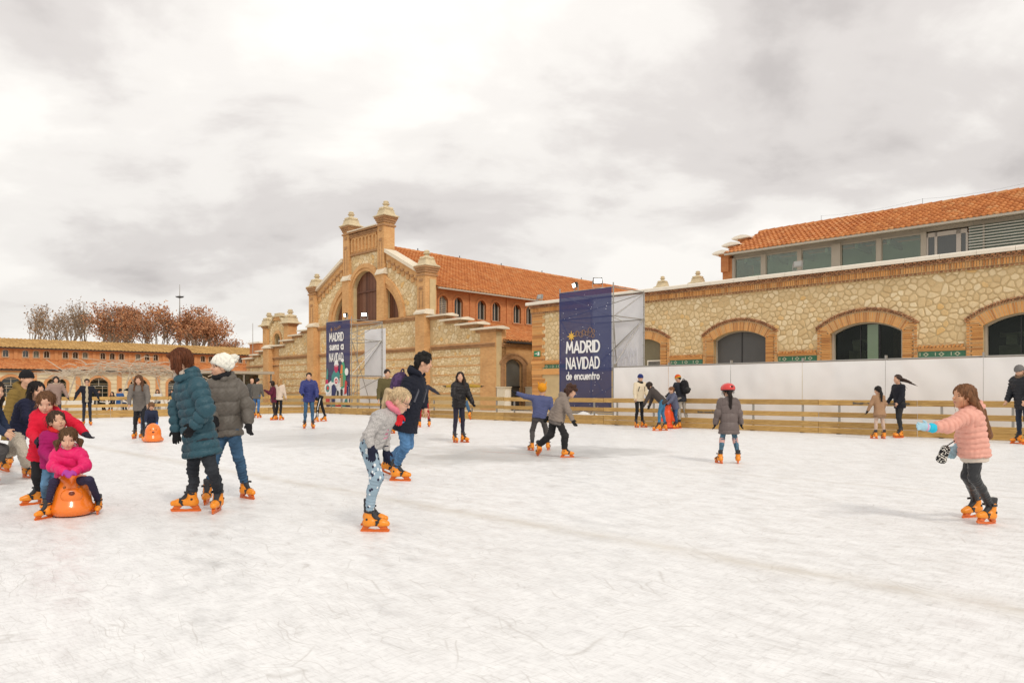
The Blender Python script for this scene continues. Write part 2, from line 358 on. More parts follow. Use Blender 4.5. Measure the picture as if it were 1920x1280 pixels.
def stone_cells(x0, x1, z0, z1, size, seed, gap=0.038, drop=0.14, jit=0.36, keep=None):
    rnd = random.Random(seed); rows = []; r = 0; z = z0 - size * .2
    while z < z1 + size * .6:
        row = []; x = x0 - size + (size * .5 if r % 2 else 0)
        while x < x1 + size:
            if rnd.random() > drop: row.append((x + rnd.uniform(-jit, jit) * size, z + rnd.uniform(-jit, jit) * size))
            x += size
        rows.append(row); z += size * .82; r += 1
    cells = []
    for r, row in enumerate(rows):
        for i, (px, pz) in enumerate(row):
            if keep and not keep(px, pz): continue
            poly = [(max(x0, px - size*1.4), max(z0, pz - size*1.4)), (min(x1, px + size*1.4), max(z0, pz - size*1.4)), (min(x1, px + size*1.4), min(z1, pz + size*1.4)), (max(x0, px - size*1.4), min(z1, pz + size*1.4))]
            for rr in range(max(0, r-3), min(len(rows), r+4)):
                for qx, qz in rows[rr]:
                    if abs(qx - px) > size * 3 or (qx == px and qz == pz): continue
                    dx, dz = qx - px, qz - pz; l = math.hypot(dx, dz); nx, nz = dx / l, dz / l
                    poly = clip_half(poly, nx, nz, nx * (px+qx)/2 + nz * (pz+qz)/2 - gap / 2)
                    if len(poly) < 3: break
                if len(poly) < 3: break
            if len(poly) < 3: continue
            a = abs(sum(poly[k][0]*poly[(k+1) % len(poly)][1] - poly[(k+1) % len(poly)][0]*poly[k][1] for k in range(len(poly)))) / 2
            if a < size * size * .12: continue
            rp = []                                     # worn corners
            n = len(poly)
            for k in range(n):
                p, q = poly[k], poly[(k+1) % n]
                if math.hypot(q[0]-p[0], q[1]-p[1]) < .02: rp.append(p); continue
                rp.append((p[0]*.75+q[0]*.25, p[1]*.75+q[1]*.25)); rp.append((p[0]*.25+q[0]*.75, p[1]*.25+q[1]*.75))
            rp2 = []
            for k in range(len(rp)):
                p, q = rp[k], rp[(k+1) % len(rp)]
                if k % 2 == 0: rp2.append(p); continue
                rp2.append((p[0]*.72+q[0]*.28, p[1]*.72+q[1]*.28))
            cells.append(rp if size < .26 else rp2 if len(rp2) >= 5 else rp)
    return cells
def add_stone(mb, poly, y, proud, rnd):
    cx = sum(p[0] for p in poly) / len(poly); cz = sum(p[1] for p in poly) / len(poly); n = len(poly); pr = proud * rnd.uniform(.6, 1.25)
    lv = [(1.0, 0.0), (0.97, pr * .6), (0.80, pr)]
    vs = [(cx + (p[0]-cx)*k, y - d, cz + (p[1]-cz)*k) for k, d in lv for p in poly]
    a = sum(poly[k][0]*poly[(k+1) % n][1] - poly[(k+1) % n][0]*poly[k][1] for k in range(n))
    fs = [(j*n+i, j*n+(i+1) % n, (j+1)*n+(i+1) % n, (j+1)*n+i) for j in range(2) for i in range(n)] + [tuple(range(2*n, 3*n))]
    if a < 0: fs = [f[::-1] for f in fs]
    mb.add(vs, fs); return cx, cz
def slab_coping(mb, x0, x1, y0, y1, z, t=0.12, rise=0.10):     # weathered slab with a ridged top
    ym = (y0 + y1) / 2
    mb.prismx([(y0, z), (y1, z), (y1, z + t), (ym, z + t + rise), (y0, z + t)], x0, x1)
def finial(mb, cx, cy, z, s=1.0):          # moulded stone finial
    mb.lathe([(0.78*s, 0), (0.80*s, .07*s), (0.56*s, .22*s), (0.48*s, .50*s), (0.50*s, .60*s)], (cx, cy, z), square=True)
    mb.lathe([(0.44*s, .58*s), (0.50*s, .66*s), (0.46*s, .80*s), (0.22*s, .92*s)], (cx, cy, z), 12)
    for k in range(4):
        a = math.pi/4 + k*math.pi/2
        mb.lathe([(.05*s, -.12*s), (.15*s, -.04*s), (.15*s, .05*s), (.04*s, .13*s)], (cx + .46*s*math.cos(a), cy + .46*s*math.sin(a), z + .72*s), 7)
    mb.lathe([(0.20*s, .90*s), (0.17*s, 1.0*s), (0.30*s, 1.08*s), (0.31*s, 1.14*s), (0.19*s, 1.20*s), (0.24*s, 1.27*s), (0.20*s, 1.36*s), (0.06*s, 1.40*s)], (cx, cy, z), 12)
def tile_roof(x0, x1, ye, ze, yr, zr, tw, rows, mb, amp=0.05, thick=0.035, seg=5, seed=1):
    """joined courses of curved tiles between an eave (ye, ze) and a ridge (yr, zr), along x"""
    rnd = random.Random(seed); n = max(1, round((x1 - x0) / tw)); w = (x1 - x0) / n; L = math.hypot(yr-ye, zr-ze); uy, uz = (yr-ye)/L, (zr-ze)/L; nyv, nzv = -uz, uy
    if nzv < 0: nyv, nzv = -nyv, -nzv
    st = L / rows
    for r in range(rows):
        for c in range(n):
            j = rnd.uniform(-.006, .006); a0 = r*st; a1 = min(L, (r+1)*st + .05); vs = []
            for (a, up) in ((a0 + j, thick), (a1 + j, 0.0)):
                for k in range(seg + 1):
                    t = k / seg; h = up + amp * (math.sin(math.pi * min(1, t / .62)) if t < .62 else -.18 * math.sin(math.pi * (t-.62)/.38))
                    vs.append((x0 + (c + t) * w, ye + uy*a + nyv*h, ze + uz*a + nzv*h))
            for k in range(seg + 1):
                x, y, z = vs[k]; vs.append((x, y - nyv*thick, z - nzv*thick))
            m = seg + 1
            mb.add(vs, [(k, k+1, m+k+1, m+k) for k in range(seg)] + [(2*m+k, 2*m+k+1, k+1, k) for k in range(seg)])

# ------------------------------------------------------------------ the right-hand stone hall
hall = empty('stone_building', grid_pt(0, 0), ROT_G, 'long rubble stone hall with brick arches and a glazed tiled attic beside the white screen', 'building')
X0, X1 = -12.05, 22.0
OPS = [(-4.30, 1.02, 0.0, 3.60, 0.28), (0.95, 1.30, 0.0, 3.62, 0.38), (6.48, 1.40, 0.0, 3.62, 0.41), (12.0, 1.40, 0.0, 3.62, 0.41), (17.5, 1.40, 0.0, 3.62, 0.41)]
w = MB(); wall_open(w, X0, X1, 0, 5.72, 0, .45, OPS)
w.box(X0, X0 + .4, .45, 10, 0, 5.72)
w.build('wall', M_mortar, hall)
CX0, CX1 = X0 - .0, X1
cor = MB()                                               # cornice: plain courses behind, bricks proud
cor.box(CX0 - .05, CX1, -.06, .5, 5.72, 5.80); cor.box(CX0 - .1, CX1, -.11, .5, 5.80, 6.04); cor.box(CX0 - .16, CX1, -.17, .5, 6.04, 6.22)
M_joint = plain('lime_joint', (0.66, 0.50, 0.29), .95, .2, 3)
cor.build('cornice', M_joint, hall)
cb1 = MB(); x = CX0 - .05; rnd = random.Random(4)
while x < 14.0:
    cb1.box(x, x + .058, -.15, -.111, 5.81, 6.03); x += .092
dent = MB(); x = CX0 - .1; k = 0
while x < 14.0:
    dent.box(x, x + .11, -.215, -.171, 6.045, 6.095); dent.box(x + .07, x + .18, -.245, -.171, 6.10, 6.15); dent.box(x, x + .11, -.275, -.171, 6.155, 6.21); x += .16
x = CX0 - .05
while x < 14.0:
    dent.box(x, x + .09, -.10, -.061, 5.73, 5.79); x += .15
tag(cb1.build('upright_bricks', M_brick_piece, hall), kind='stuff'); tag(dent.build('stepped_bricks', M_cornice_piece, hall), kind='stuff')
cp = MB()
xx = CX0 - .3
while xx < CX1:
    cp.box(xx, min(CX1, xx + 1.19), -.34, .62, 6.222, 6.36); cp.prismx([(-.34, 6.36), (.62, 6.36), (.62, 6.40), (.1, 6.46), (-.30, 6.40)], xx, min(CX1, xx + 1.19)); xx += 1.2
cp.build('coping', M_coping, hall)
# brick surrounds, the arch bricks one by one
bme = MB().box(-.028, .028, -.06, .2, 0, .40).mesh('brick', M_brick_piece)
outer = MB(); jamb = MB(); legs = MB()
for cx, hw, sill, spring, rise in OPS[:4]:
    R = (hw*hw + rise*rise) / (2*rise); zc = spring + rise - R; a = math.asin(hw / R); n = int(2*a*R / .075)
    ring(legs, cx, hw + .003, spring, rise, .40, -.045, .19)
    for k in range(n + 1):
        t = -a + 2*a*k/n; o = bpy.data.objects.new('brick', bme); C.objects.link(o); o.parent = hall
        o.location = (cx + R*math.sin(t), 0, zc + R*math.cos(t)); o.rotation_euler = (0, t, 0)
    for sx in (-1, 1):
        z = 0.0; i = 0
        while z < spring + .30:
            wd = .40 if i % 2 else .34
            xa = cx + sx*(hw - .0); xb = cx + sx*(hw + wd)
            if z + .068 <= spring + .02: jamb.box(min(xa, xb), max(xa, xb), -.06, .2, z, z + .054)
            else: jamb.box(min(cx + sx*(hw+.12), cx + sx*(hw + .42)), max(cx + sx*(hw+.12), cx + sx*(hw + .42)), -.055, .1, z, z + .054)
            z += .074; i += 1
        xa, xb = cx + sx*(hw + .40), cx + sx*(hw + .53); legs.box(min(xa, xb), max(xa, xb), -.035, .1, 0, spring + .28)
        xa, xb = cx + sx*(hw + .43), cx + sx*(hw + .52); z = 0
        while z < spring + .26: jamb.box(min(xa, xb), max(xa, xb), -.085, .0, z, z + .062); z += .11
    # dentilled outer arch
    R2 = R + .45; a2 = math.asin((hw + .53) / R2); n2 = int(2*a2*R2 / .1)
    for k in range(n2):
        for (dr, ph, pj) in ((0.0, 0, .10), (.075, .5, .13)):
            t = -a2 + 2*a2*(k + ph)/n2; c, s_ = math.cos(t), math.sin(t); q = []
            for (u, v_) in ((-.03, dr), (.03, dr), (.03, dr + .06), (-.03, dr + .06)):
                q.append((cx + (R2+v_)*s_ + u*c, zc + (R2+v_)*c - u*s_))
            outer.prism(q, -pj, 0)
    ring(legs, cx, hw + .40, spring + .20, rise + .15, .14, -.03, .05)
legs.build('arch_backing', M_joint, hall)
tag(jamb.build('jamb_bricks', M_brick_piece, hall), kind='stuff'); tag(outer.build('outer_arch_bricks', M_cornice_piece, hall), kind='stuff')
# tile band and the brick moulding above it
bands = [(-2.72, -.92), (2.82, 4.52), (8.44, 10.04), (-11.2, -5.9)]
bm_ = MB(); tl = MB(); tr = MB(); tw_ = MB()
for xa, xb in bands:
    tl = MB(); tr = MB(); tw_ = MB()
    bm_.box(xa, xb, -.04, .02, 2.74, 2.80); bm_.box(xa, xb, -.075, .02, 2.80, 2.86); x = xa
    while x < xb - .08: bm_.box(x, x + .08, -.11, -.02, 2.865, 2.92); bm_.box(x+.03, min(xb, x + .1), -.06, .0, 2.925, 2.97); x += .13
    tl.box(xa, xb, -.02, .02, 2.50, 2.738)
    bm_.box(xa, xb, -.06, .02, 2.42, 2.50)
    n = max(1, int((xb - xa) / .46))
    for k in range(n):
        cx = xa + (k + .5) * (xb - xa) / n
        for sgn in (1,):
            tw_.prism([(cx - .10, 2.62), (cx, 2.535), (cx + .10, 2.62), (cx, 2.705)], -.026, -.0205)
        tr.prism([(cx - .055, 2.62), (cx, 2.575), (cx + .055, 2.62), (cx, 2.665)], -.030, -.0265)
        for dx in (-.16, .16): tr.prism([(cx + dx - .03, 2.62), (cx + dx, 2.60), (cx + dx + .03, 2.62), (cx + dx, 2.64)], -.026, -.0205)
        tw_.box(cx - .22, cx - .19, -.026, -.0205, 2.56, 2.69)
    tbo = tl.build('tile_band', plain('green_glaze', (0.045, 0.165, 0.09), 0.3, 0.35, 9), hall)
    tag(tw_.build('diamond_tiles', plain('cream_glaze', (0.50, 0.52, 0.38), 0.35, .2), tbo), kind='stuff'); tag(tr.build('flower_tiles', plain('deep_green_glaze', (0.02, 0.11, 0.055), 0.3, .15), tbo), kind='stuff')
tag(bm_.build('band_bricks', M_brick_piece, hall), kind='stuff')
# left corner quoins
q = MB(); z = 0; i = 0
while z < 5.70: q.box(X0 - .03, X0 + (.74 if (i // 3) % 2 else .95), -.045, .0, z, z + .062); z += .072; i += 1
q.box(X0 - .08, X0 + 2.1, -.09, 0, 2.80, 2.95); q.box(X0 - .05, X0 + 2.1, -.06, 0, 2.16, 2.42)
tag(q.build('corner_bricks', M_brick_piece, hall), kind='stuff')
# rubble stones: the nearest 300 are pieces of their own
def in_open(x, z):
    for cx, hw, sill, spring, rise in OPS:
        if abs(x - cx) < hw + .34 and z < spring + rise + .22 - ((x-cx)/(hw+.34))**2 * rise * .9: return True
    return False
cells = []
for (xa, xb, sd_) in ((X0 + .7, 14.5, 3),):
    cells += stone_cells(xa, xb, 2.98, 5.71, 0.262, sd_, gap=.040, drop=.15, jit=.27, keep=lambda x, z: not in_open(x, z))
def cellc(p): return (sum(a for a, b in p) / len(p), sum(b for a, b in p) / len(p))
vis = [p for p in cells if cellc(p)[1] > 2.9 and -2.6 < cellc(p)[0] < 11.9 and not in_open(*cellc(p))]
def apx(p):
    cx, cz = cellc(p); g = grid_pt(cx, 0)
    return -len(p) * 0 - (max(a for a, b in p) - min(a for a, b in p)) * (max(b for a, b in p) - min(b for a, b in p)) / g.y ** 2
vis.sort(key=apx); near = set(id(p) for p in vis[:298]); rest = MB(); rnd = random.Random(8)
for p in cells:
    if in_open(*cellc(p)): continue
    if id(p) in near:
        b = MB(); add_stone(b, p, 0, .024, rnd); b.build('stone', M_stone, hall)
    else: add_stone(rest, p, 0, .024, rnd)
tag(rest.build('small_stones', M_stone, hall), kind='stuff')
# doors and windows in the arches
def leaf_poly(cx, hw, spring, rise, z0, xa, xb):
    P = [p for p in arc_pts(cx, hw, spring, rise, 24) if xa <= p[0] <= xb]
    return [(xa, z0)] + [(xa, P[0][1])] * (P[0][0] > xa + .01) + P + [(xb, P[-1][1])] * (P[-1][0] < xb - .01) + [(xb, z0)]
cx, hw, sill, spring, rise = OPS[1]
for sx in (0, 1):
    xa, xb = (cx - hw + .03, cx - .012) if sx == 0 else (cx + .012, cx + hw - .03)
    d = MB(); d.prism(leaf_poly(cx, hw, spring, rise, 0.03, xa, xb), .30, .36); d.build('door', M_door, hall)
MB().box(cx - .02, cx + .02, .275, .299, .03, 3.95).build('door_strip', M_dark, hall)
b = MB(); ring(b, cx, hw - .06, spring - .03, rise - .01, .055, .24, .42, 0.0); b.build('door_frame', M_frame, hall)
cx, hw, sill, spring, rise = OPS[0]
dm = plain('olive_shutter', (0.20, 0.17, 0.10), 0.6, 0.1)
sh = MB(); sh.prism(leaf_poly(cx, hw, spring, rise, 0.03, cx - hw + .02, cx + hw - .02), .22, .28)
for k in range(9): sh.box(cx - hw + .05 + k*.22, cx - hw + .06 + k*.22, .215, .219, .1, 3.55)
so = sh.build('shutter', dm, hall)
bx = MB(); bx.box(cx + .15, cx + .98, .10, .21, 2.30, 2.78); bo = bx.build('vent_box', M_coping, hall)
gb = MB()
for k in range(6): gb.box(cx + .22, cx + .91, .085, .099, 2.40 + k*.055, 2.435 + k*.055)
gb.build('grille', M_dark, bo)
for cx, hw, sill, spring, rise in OPS[2:4]:
    fr = MB(); ring(fr, cx, hw - .10, spring - .02, rise - .03, .095, .16, .40, 0.4); fr.box(cx - hw, cx + hw, .16, .40, .3, .4)
    fo = fr.build('window', M_frame, hall)
    P = arc_pts(cx, hw - .08, spring, rise - .04, 20)
    pn = MB(); pn.prism([(cx - hw + .08, .4)] + P + [(cx + hw - .08, .4)], .33, .345); pn.build('pane', clear_glass('window_glass', (.55, .60, .55), .25), fo)
    mu = MB(); mu.box(cx - .30, cx - .27, .30, .38, .4, spring + rise - .06); mu.box(cx + .45, cx + .48, .30, .38, .4, spring + rise - .07); mu.build('mullion', M_dark, fo)
    gp = MB(); gp.box(cx - .02, cx + .40, .31, .328, .4, spring + rise - .09); gp.build('green_panel', glass_mat('green_glass', (0.13, 0.20, 0.11)), fo)
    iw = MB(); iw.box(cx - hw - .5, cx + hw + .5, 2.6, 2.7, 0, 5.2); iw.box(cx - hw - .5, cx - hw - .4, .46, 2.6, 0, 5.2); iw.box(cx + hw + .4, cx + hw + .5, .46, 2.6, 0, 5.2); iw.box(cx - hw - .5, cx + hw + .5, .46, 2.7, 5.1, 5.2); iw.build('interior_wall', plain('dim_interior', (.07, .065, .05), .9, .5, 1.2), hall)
    iw = MB(); iw.box(cx - hw + .2, cx - .5, 1.6, 2.0, 0, 2.95); iw.box(cx - .9, cx - .55, 1.2, 1.5, 2.95, 3.35); iw.build('interior_cabinet', plain('pale_interior', (.40, .37, .30), .7, .3), hall)
    MB().box(cx - hw + .1, cx - .4, 2.3, 2.5, 3.32, 3.48).build('interior_shelf', M_coping, hall); MB().box(cx + .7, cx + .95, 1.2, 1.5, 0, 4.2).build('interior_column', plain('brown_interior', (.16, .10, .07), .8, .3), hall)
# exit sign
es = empty('exit_sign', grid_pt(-11.66, -.06, 3.22), ROT_G, 'small green emergency exit sign with a running figure on the stone corner', 'sign')
MB().box(-.24, .24, -.02, .012, 0, .33).build('plate', plain('sign_green', (0.01, 0.22, 0.09), .4, .05), es)
sgn = MB(); W_ = plain('sign_white', (0.85, 0.85, 0.80), .5, .03)
sgn.box(.08, .19, -.024, -.0205, .06, .27); sgn.prism([(-.18, .17), (-.13, .21), (-.13, .185), (-.02, .185), (-.02, .155), (-.13, .155), (-.13, .13)], -.024, -.0205)
sgn.prism([(-.01, .22), (.03, .26), (.05, .22), (.02, .17), (.06, .12), (.04, .06), (.02, .06), (.02, .12), (-.02, .15)], -.0275, -.0245)
sgn.lathe([(.02, -.002), (.02, .002)], (0.05, -.0262, .285), 8)
sgn.build('pictogram', W_, es)
# --- attic storey set back on the roof
AY = 3.0; AXL = -1.45
at_ = MB(); at_.box(AXL, AXL + .52, AY - .05, 10.0, 5.4, 8.0); at_.prismx([(AY - .05, 8.0), (10.05, 8.0), (6.5, 9.75)], AXL, AXL + .38)
at_.build('end_wall', M_brick_red, hall)
st = MB(); sb = MB()
for k, (y, z) in enumerate(((2.75, 8.22), (3.75, 8.78), (4.85, 9.32))):
    sb.box(AXL - .02, AXL + .40, y + .05, y + 1.35, z - .9, z); sb.box(AXL - .10, AXL + .48, y - .02, y + 1.4, z - .10, z - .001)
    st.box(AXL - .34, AXL + .66, y - .28, y + 1.62, z, z + .06); st.prism([(AXL - .34, z + .06), (AXL + .66, z + .06), (AXL + .5, z + .13), (AXL + .16, z + .19), (AXL - .2, z + .13)], y - .24, y + 1.58)
sb.build('stepped_parapet', M_brick_red, hall); st.build('parapet_coping', M_coping, hall)
pm = clear_glass('attic_glass', (.82, .90, .80), .45)
M_room = plain('attic_room', (.52, .57, .47), .9, .25, .8)
rm = MB(); rm.box(AXL + .6, X1, 5.2, 5.3, 5.8, 8.1); rm.box(AXL + .6, X1, AY + .3, 5.2, 5.8, 6.1); rm.build('attic_back_wall', M_room, hall)
for k, (xa, xb, z) in enumerate(((-.5, .35, 7.15), (1.2, 2.3, 7.0), (2.75, 3.7, 7.08), (4.7, 5.5, 7.12), (5.6, 5.9, 7.05), (6.4, 7.2, 7.14), (7.3, 7.6, 7.1))): MB().box(xa, xb, 3.9 + .1*(k % 3), 4.3, 6.1, z).build('reflection_block', plain('attic_white', (.80, .80, .72), .6, .15), hall)  # white blocks behind the panes stand in for pale reflections in the attic glass
for k in range(10): MB().box(AXL + 1 + k*1.35, AXL + 1.12 + k*1.35, AY + .3, 5.2, 7.72, 7.98).build('attic_beam', M_frame, hall)
posts = MB(); edges = [(-.79, .60), (.85, 2.42), (2.62, 4.04), (4.44, 5.96), (6.17, 7.75)]
for xa, xb in edges:
    f_ = MB(); f_.box(xa, xb, AY + .02, AY + .10, 7.90, 7.98); f_.box(xa, xb, AY + .02, AY + .10, 5.9, 6.5); f_.box(xa, xa + .03, AY + .025, AY + .1, 6.49, 7.91); f_.box(xb - .03, xb, AY + .025, AY + .1, 6.49, 7.91); fo = f_.build('window', M_frame, hall)
    MB().box(xa, xb, AY + .06, AY + .075, 6.5, 7.90).build('pane', pm, fo)
pc = [(-.95, -.79), (.60, .85), (2.42, 2.62), (4.04, 4.44), (5.96, 6.17), (7.75, 7.95)]
for xa, xb in pc:
    MB().box(xa, xb, AY - .10 if xb - xa > .3 else AY - .04, AY + .12, 5.9, 7.98).build('post', M_frame, hall)
MB().box(AXL + .53, X1, AY + .09, AY + .3, 7.98, 8.14).build('lintel', M_frame, hall)
dr = MB(); dr.box(7.95, 8.02, AY, AY + .1, 5.9, 7.9); dr.box(8.26, 8.36, AY, AY + .1, 5.9, 7.9); dr.box(9.06, 9.23, AY, AY + .1, 5.9, 7.9); dr.box(7.95, 9.45, AY, AY + .1, 7.72, 7.9); dr.box(9.40, 9.48, AY, AY + .1, 5.9, 7.72); dr.box(7.95, 9.45, AY, AY + .1, 5.9, 6.3)
do = dr.build('terrace_door', plain('pale_frame', (0.50, 0.45, 0.40), .45, .06), hall)
MB().box(8.0, 9.42, AY + .04, AY + .055, 6.3, 7.72).build('pane', glass_mat('door_glass', (0.04, 0.045, 0.04)), do)
blo = MB(); blo.box(9.5, X1, AY + .10, AY + .115, 6.2, 7.98); bo = blo.build('blind_glazing', glass_mat('blind_glass', (.14, .19, .15), .1), hall)
sl = M_frame
slm = MB().box(0, 1.0, -.045, .02, 0, .035).mesh('slat', plain('pale_slat', (0.62, 0.60, 0.54), .4, .06))
for k in range(13):
    o = bpy.data.objects.new('slat', slm); C.objects.link(o); o.parent = hall; o.location = (9.52, AY - .06, 6.45 + k*.118); o.scale = (X1 - 9.6, 1, 1)
MB().box(10.0, 10.06, AY - .02, AY + .03, 6.2, 7.98).build('blind_rail', M_frame, hall)
# soffit and roof
EY, EZ, RY, RZ = 2.35, 8.12, 6.5, 9.86
sf = MB(); sf.box(AXL + .42, X1, EY + .02, AY + .6, 8.145, 8.19); sf.prism([(AXL + .42, EZ - .06), (X1, EZ - .06), (X1, EZ + .03), (AXL + .42, EZ + .03)], EY - .05, EY + .03)
sf.build('eave_board', M_frame, hall)
rb = MB(); rb.prismx([(EY + .04, EZ + .045), (RY, RZ - .05), (10.6, EZ + .1), (10.6, EZ + .04)], AXL + .40, X1); rb.build('roof_base', M_brick_red, hall)
L = math.hypot(RY - EY, RZ - EZ); rows = 10; stp = L / rows; ux = .225
tm = MB(); tile_roof(0, ux, 0, 0, (RY-EY)/rows, (RZ-EZ)/rows, ux, 1, tm, amp=.048, thick=.065, seg=6); tme = tm.mesh('roof_tile', M_tile, True)
tmr = MB(); cols = int((13.2 - AXL - .42) / ux); tl = []
for r in range(rows):
    for c in range(cols):
        x = AXL + .42 + c * ux; g = grid_pt(x, EY)
        tl.append((-x + r * .15, x, r))
tl.sort(key=lambda t: t[0] if t[1] < 11.6 else 99)
far = MB(); rnd = random.Random(2)
for i, (_, x, r) in enumerate(tl):
    y, z = EY + (RY-EY)*r/rows, EZ + .03 + (RZ-EZ)*r/rows
    if i < 298:
        o = bpy.data.objects.new('roof_tile', tme); C.objects.link(o); o.parent = hall; o.location = (x + rnd.uniform(-.006, .006), y + rnd.uniform(-.012, .012), z)
    else:
        far.add([(v[0] + x + rnd.uniform(-.004, .004) * 0, v[1] + y, v[2] + z) for v in tm.v], tm.f)
tile_roof(AXL + .42 + cols*ux, X1, EY, EZ + .03, RY, RZ + .03, ux, rows, far, amp=.048, thick=.065, seg=6)
tag(far.build('far_roof_tiles', M_tile, hall), kind='stuff')
rd = MB(); x = AXL + .3
while x < X1: rd.lathe([(.13, 0), (.15, .02)], (0, 0, 0), 3) if False else rd.tube((x, RY, RZ + .02), (x + .47, RY, RZ + .035), .12, 8, .14); x += .42
rd.build('ridge_tiles', M_tile, hall)
wr = MB()
px_ = [(2.2, .02), (6.9, .28), (11.5, .28), (16, .25)]
for x, h in px_: wr.tube((x, RY, RZ + .1), (x, RY, RZ + .40), .008, 5)
for (a, _), (b, _) in zip(px_, px_[1:]):
    for k in range(6):
        f0, f1 = k/6, (k+1)/6; sag = lambda t: -.14 * 4 * t * (1 - t)
        wr.tube((a + (b-a)*f0, RY, RZ + .38 + sag(f0)), (a + (b-a)*f1, RY, RZ + .38 + sag(f1)), .0035, 4)
wr.build('ridge_wire', M_dark, hall)
hb = MB(); hb.box(X0 + .4, X1, .63, 9.4, 5.6, 5.72); hb.box(X0, X1, 9.4, 9.9, 0, 6.2); hb.build('flat_roof', M_coping, hall)
for x, s in ((-6.35, 1.0), (-4.05, 1.05)):
    b = MB(); b.box(x - .36, x + .36, 4.64, 5.36, 5.73, 7.22); finial(b, x, 5.0, 7.22, .50 * s); b.build('finial', M_cast, hall)

# ------------------------------------------------------------------ the gabled hall
GC = -29.3
nave = empty('brick_building', grid_pt(GC, 0), ROT_G, 'tall gabled brick and stone hall with finialed turrets and brown boarded windows', 'building')
def gx(x): return x - GC
w = MB(); br = Parts(); dk = Parts(); cpz = Parts(); fin = Parts()
# lower aisles with stepped tops: (x0, x1, top)
stepsR = [(-21.75, -19.95, 6.22), (-19.95, -18.4, 5.84), (-18.4, -16.9, 5.45), (-16.9, -15.17, 5.06)]
stepsL = [(-38.6, -36.9, 6.25), (-40.1, -38.6, 5.92), (-41.7, -40.1, 5.55), (-43.6, -41.7, 5.16), (-44.6, -43.6, 5.10), (-46.2, -44.6, 4.80), (-47.4, -46.2, 4.50), (-48.9, -47.4, 4.20)]
for a, b, t in stepsR + stepsL: w.box(gx(a) + (.151 if a == -21.75 else 0), gx(b), 0, .5, 0, t)
for a, b, t in stepsR:
    cpz.part('coping'); dk.part('coping_moulding'); slab_coping(cpz, gx(a) - .25, gx(b) + .45, -.38, .75, t, .10, .10); dk.box(gx(a), gx(b) + .1, -.12, .5, t - .16, t - .001)
for a, b, t in stepsL:
    if (a, b) == (-44.6, -43.6): continue
    cpz.part('coping'); dk.part('coping_moulding')
    slab_coping(cpz, gx(a) - .40, gx(b) + .2, -.38, .75, t, .10, .10); dk.box(gx(a) - .1, gx(b), -.12, .5, t - .16, t - .001)
# gable front with three-part window
zs = 6.45; MW = (GC, 1.62, 6.5, 9.15, 1.15)
ex, ez = 4.28, 3.0
ell = lambda a, b, x: b * math.sqrt(max(0, 1 - (x / a) ** 2))
w.box(-7.7, -1.62, 0, .5, 0, zs); w.box(1.62, 7.7, 0, .5, 0, zs); w.box(-1.62, 1.62, 0, .5, 0, zs)
rake = lambda x: 11.75 - (abs(x) - 1.9) * .50
for s in (-1, 1):
    xs = [2.72 + (ex - 2.72) * k / 14 for k in range(15)]
    w.prism([(s*x, zs + ell(ex, ez, x)) for x in xs] + [(s*7.7, zs), (s*7.7, rake(7.7)), (s*2.72, rake(2.72))], 0, .5)
    w.box(min(s*1.62, s*2.72), max(s*1.62, s*2.72), 0, .5, zs, 11.6)
w.prism(arc_pts(0, 1.62, 9.15, 1.15) + [(1.62, 13.3), (-1.62, 13.3)], 0, .5)
for s in (-1, 1): w.box(min(s*1.62, s*2.0), max(s*1.62, s*2.0), 0, .5, 11.6, 13.3)
w.build('wall', M_mortar, nave)
# brick rings
br.part('arch'); ring(br, 0, 1.63, 9.15, 1.15, .24, -.10, .3, zs); ring(br, 0, 1.87, 9.15, 1.39, .30, -.16, .0, None)
for s in (-1, 1):
    br.part('arch')
    for (a1, b1, a2, b2, yf) in ((ex, ez, ex + .32, ez + .32, -.10), (ex + .32, ez + .32, ex + .72, ez + .72, -.20)):
        K = 16
        pin = [(a1 * math.cos(t), zs + b1 * math.sin(t)) for t in [math.acos(min(1, 2.72/a1)) * k / K for k in range(K+1)]]
        po = [(a2 * math.cos(t), zs + b2 * math.sin(t)) for t in [math.acos(min(1, 2.72/a2)) * k / K for k in range(K+1)]]
        for k in range(K): br.prism([(s*pin[k][0], pin[k][1]), (s*po[k][0], po[k][1]), (s*po[k+1][0], po[k+1][1]), (s*pin[k+1][0], pin[k+1][1])], yf, .02)
